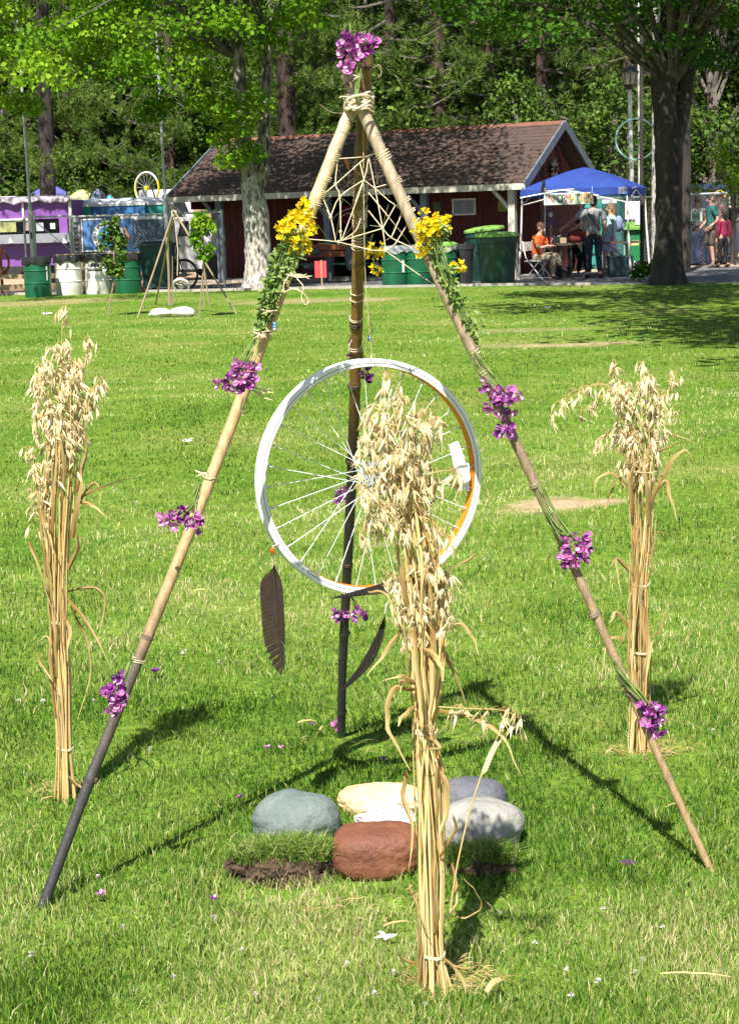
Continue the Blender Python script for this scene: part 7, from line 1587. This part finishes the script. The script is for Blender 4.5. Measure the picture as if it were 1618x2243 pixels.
bunch('purple bunch tied low on the left bamboo leg', [(248, 1525, 30, 24), (263, 1550, 16, 16), (262, 1490, 12, 14)], 28, 3.79, [([(288, 1444), (275, 1480), (258, 1515)], 10, 12)], BLM, .9, dark=.2)
bunch('big purple double bunch high on the right bamboo leg', [(1100, 882, 36, 30), (1105, 945, 18, 20), (1064, 840, 8, 14)], 44, 4.04, [([(1032, 770), (1060, 815), (1095, 860)], 14, 24), ([(1040, 790), (1060, 830), (1085, 850)], 4, 10)], BLM, 1.0, dark=.2)
bunch('purple bunch halfway down the right bamboo leg', [(1258, 1205, 36, 30), (1240, 1222, 18, 18), (1280, 1190, 14, 18)], 36, 3.98, [([(1180, 1060), (1205, 1125), (1245, 1185)], 13, 20), ([(1198, 1120), (1225, 1160), (1270, 1180)], 4, 8)], BLM, 1.0, dark=.15)
bunch('purple bunch tied low on the right bamboo leg', [(1430, 1575, 22, 32), (1440, 1595, 14, 18), (1412, 1545, 14, 16)], 28, 3.92, [([(1340, 1445), (1365, 1485), (1405, 1535)], 14, 12), ([(1372, 1490), (1400, 1520), (1425, 1560)], 4, 8)], BLM, .95, dark=.3)
bunch('purple bunch beside the wheel hub on the dark leg', [(757, 1085, 20, 17)], 16, 4.74, [([(775, 1050), (765, 1070), (757, 1085)], 3, 6)], BLM, .95, stem_mat='stem_dark', dark=.3)
bunch('purple bunch on the dark leg just under the wheel', [(744, 1345, 16, 16), (786, 1347, 15, 15)], 18, 4.83, [([(762, 1300), (750, 1325), (744, 1340)], 3, 4), ([(765, 1300), (780, 1325), (786, 1340)], 3, 4)], BLM, .9, stem_mat='stem_dark', dark=.2)
bunch('few purple blossoms at the foot of the dark leg', [(736, 1590, 7, 12)], 5, 5.0, [([(744, 1565), (738, 1590)], 2, 2)], BLM, .9)
bunch('wilted dark purple bunch on the dark leg above the wheel rim', [(803, 828, 8, 20), (775, 770, 8, 24)], 12, 4.55, [([(790, 760), (800, 800), (802, 830)], 4, 6), ([(785, 690), (775, 730), (772, 780)], 5, 6)], BLD, .95, stem_mat='stem_dark', dark=1.0)
bunch('yellow flower bunch with long green stems on the left bamboo leg', [(650, 508, 40, 36), (664, 462, 18, 26), (616, 500, 16, 10), (655, 545, 26, 14), (645, 470, 14, 12)], 175, 4.06, [([(572, 720), (595, 640), (625, 575), (650, 510)], 38, 28), ([(590, 670), (615, 590), (640, 545)], 22, 26)], BLY, .82, leafy=9, tie=[(590, 690, 22), (575, 735, 20)], group='yellow flower bunches tied to the tripod')
bunch('yellow flower bunch with leafy stems on the right bamboo leg', [(945, 500, 30, 26), (928, 466, 10, 8), (978, 484, 12, 14), (932, 530, 16, 22), (1002, 585, 17, 12), (922, 550, 12, 12), (955, 475, 14, 8), (912, 500, 8, 20)], 112, 4.12, [([(1040, 770), (1010, 680), (975, 600), (945, 510)], 22, 18), ([(1000, 660), (985, 600), (1000, 585)], 5, 12), ([(960, 560), (965, 520), (975, 490)], 5, 10), ([(1035, 755), (1045, 715), (1035, 690)], 5, 16)], BLY, .84, leafy=7, group='yellow flower bunches tied to the tripod')
bunch('small dull yellow bunch behind the web on the dark leg', [(820, 548, 20, 22), (826, 590, 10, 12)], 26, 4.42, [([(800, 520), (815, 545), (826, 590)], 8, 12)], BLY, 1.0, stem_mat='stem_dark', leafy=3, group='yellow flower bunches tied to the tripod')
# ------------------------------------------------------------------ litter, clover and fallen petals on the lawn
def scrap(px, py, L_, w, ang, label, mat='straw_leaf', curl=.01, nm='straw_scrap', seed=0):
    c = G(px, py, .035); d = Vector((math.cos(ang), math.sin(ang), 0)); pts = [c+d*L_*(q-.5)+Vector((0, 0, curl*math.sin(q*math.pi)+.012*abs(q-.5))) for q in np.linspace(0, 1, 7)]
    solo(nm, MB().ribbon(pts, w, side=(-math.sin(ang), math.cos(ang), .3), fold=.2, a=rnd(.6, 1)), MT[mat], label, 'straw', tuple(c))
scrap(440, 1297, .055, .009, .1, 'pale dry leaf scrap on the grass left of the broad feather')
scrap(672, 1586, .055, .008, .25, 'pair of pale leaf scraps by the dark leg foot'); scrap(1522, 2143, .135, .005, -.18, 'long thin straw at the lower right of the lawn'); scrap(1088, 2170, .055, .013, .7, 'crumpled pale husk right of the front sheaf', curl=.02)
scrap(705, 1600, .03, .006, 1.2, 'small twisted pale scrap right of the leaf pair'); scrap(1480, 1768, .06, .003, .4, 'thin straw lying near the right bamboo foot'); scrap(870, 2030, .06, .006, .3, 'dry blade beside the crumpled white petal'); scrap(1290, 1310, .05, .004, -.2, 'thin straw between the right leg and the right sheaf')
def crumple(px, py, s, label, mat, nm='petal'):
    c = G(px, py, .03); mb = MB(); rs = random.Random(px+1)
    for i in range(7): a = i*.9+rs.uniform(-.4, .4); d = Vector((math.cos(a), math.sin(a)*.7, rs.uniform(.0, .5))).normalized()*rs.uniform(.5, 1.1); c = c+Vector((rs.uniform(-.2, .2)*s, rs.uniform(-.2, .2)*s, 0)); mb.ribbon([c, c+d*s*.5+Vector((0, 0, s*.15*rs.random())), c+d*s], [s*.14, s*.3*rs.uniform(.5, 1.1), s*.08], side=d.orthogonal(), fold=.3)
    solo(nm, mb, MT[mat], label, 'petals', tuple(c))
MT['white_petal'] = M('white_wilted_petal', (.78, .77, .72), (.62, .60, .52), rough=.7, scale=40)
crumple(835, 2058, .030, 'crumpled white petals on the grass left of the front sheaf', 'white_petal'); crumple(410, 968, .05, 'white petal cluster on the lawn right of the left sheaf', 'white_petal'); crumple(100, 688, .10, 'white scrap far off on the lawn at left', 'white_petal'); crumple(1200, 675, .07, 'white scrap in the tree shade on the lawn', 'white_petal')
crumple(1375, 1893, .02, 'grey violet wilted blossom on the grass near the right foot', 'petal_dark')
pet = [(342, 1472, .020), (830, 962, .0), (585, 1640, .012), (840, 1663, .012), (525, 1748, .012), (220, 1960, .013), (685, 1588, .010), (490, 985, .0), (615, 1640, .01), (470, 1970, .012)]
for i, (x, y, s) in enumerate(pet):
    if s: c = G(x, y, .035); o = inst('fallen_blossom', BLM[i % 6], None, Matrix.Translation(c) @ Matrix.Rotation(i*1.3, 4, 'Z') @ Matrix.Scale(s/.013, 4)); tag(o, ['purple blossom in the grass right of the low left bunch', '', 'fallen purple blossom midway between left sheaf and dark leg', 'fallen purple blossom behind the cream boulder', 'fallen purple blossom above the grey green boulder', 'fallen purple blossom near the left bamboo foot', 'fallen purple blossom beside the pale scraps', '', 'pale purple blossom left of the pale scraps', 'fallen purple blossom left of the turf clod'][i], 'blossom', 'fallen purple blossoms')
MT['clover'] = M('white_clover', (.66, .62, .58), (.52, .44, .42), rough=.8, scale=200)
cm = MB(); rs = random.Random(5)
for i in range(26):
    a = rs.uniform(0, 6.28); e = rs.uniform(-.2, 1.4); d = Vector((math.cos(a)*math.cos(e), math.sin(a)*math.cos(e), math.sin(e))); cm.ribbon([d*.002, d*.006, d*.0085], [.001, .0028, .001], side=d.orthogonal())
cm.tube([(0, 0, -.012), (0, 0, 0)], .0007, 4, caps=False); cmm = cm.mesh('clover_bloom', MT['clover'])
CL = [(405, 1425), (400, 1432), (1095, 2000), (1240, 2125), (1170, 2065), (1405, 2100), (205, 1535), (40, 1535), (95, 1535), (600, 1885), (215, 1920), (470, 2010), (300, 1480), (820, 2175), (760, 2110), (530, 2080), (1320, 1990), (1250, 2180), (100, 1290), (30, 1300), (480, 1450), (1450, 2030), (1390, 2130), (330, 1640), (270, 2030), (1560, 1600), (1060, 1225), (560, 2180), (930, 2200), (860, 2130), (250, 1075), (300, 1100), (1310, 2150), (700, 2190), (70, 2090), (380, 2140)]
for i, (x, y) in enumerate(CL):
    c = G(x, y, rnd(.03, .042)); s = rnd(.6, 1.0); o = inst('clover_bloom', cmm, None, Matrix.Translation(c) @ Matrix.Rotation(rnd(0, 6), 4, 'Z') @ Matrix.Rotation(rnd(-.4, .4), 4, 'X') @ Matrix.Scale(s, 4))
    tag(o, 'tiny white clover bloom standing in the lawn grass', 'clover', 'white clover blooms in the lawn')
# dry grass and straw bits round the sheaf feet, as loose litter
def litter(px, py, rx, ry, n, label, hmax=.012):
    c = G(px, py); mb = MB(); rs = random.Random(px+py)
    for i in range(n):
        q = math.sqrt(rs.random()); a = rs.uniform(0, 6.28); p = c+Vector((q*math.cos(a)*rx, q*math.sin(a)*ry, rs.uniform(.016, .016+hmax))); b_ = rs.uniform(0, 6.28); L_ = rs.uniform(.02, .06)
        d = Vector((math.cos(b_), math.sin(b_), rs.uniform(-.05, .25))); mb.ribbon([p, p+d*L_*.5+Vector((0, 0, .004)), p+d*L_], [.0012, .0022, .0008], side=(-d.y, d.x, .2), a=rs.random())
    solo('straw_litter', mb, MT['straw_leaf'], label, 'straw', tuple(c), kind='stuff')
litter(985, 2165, .10, .07, 110, 'loose straw litter round the foot of the front sheaf'); litter(125, 1745, .08, .05, 60, 'loose straw litter round the foot of the left sheaf'); litter(1415, 1655, .15, .08, 110, 'loose straw litter round the foot of the right sheaf')
litter(850, 1640, .3, .14, 50, 'dry grass clippings behind the stone ring'); litter(800, 2010, .14, .07, 50, 'dry grass clippings before the rust red boulder')
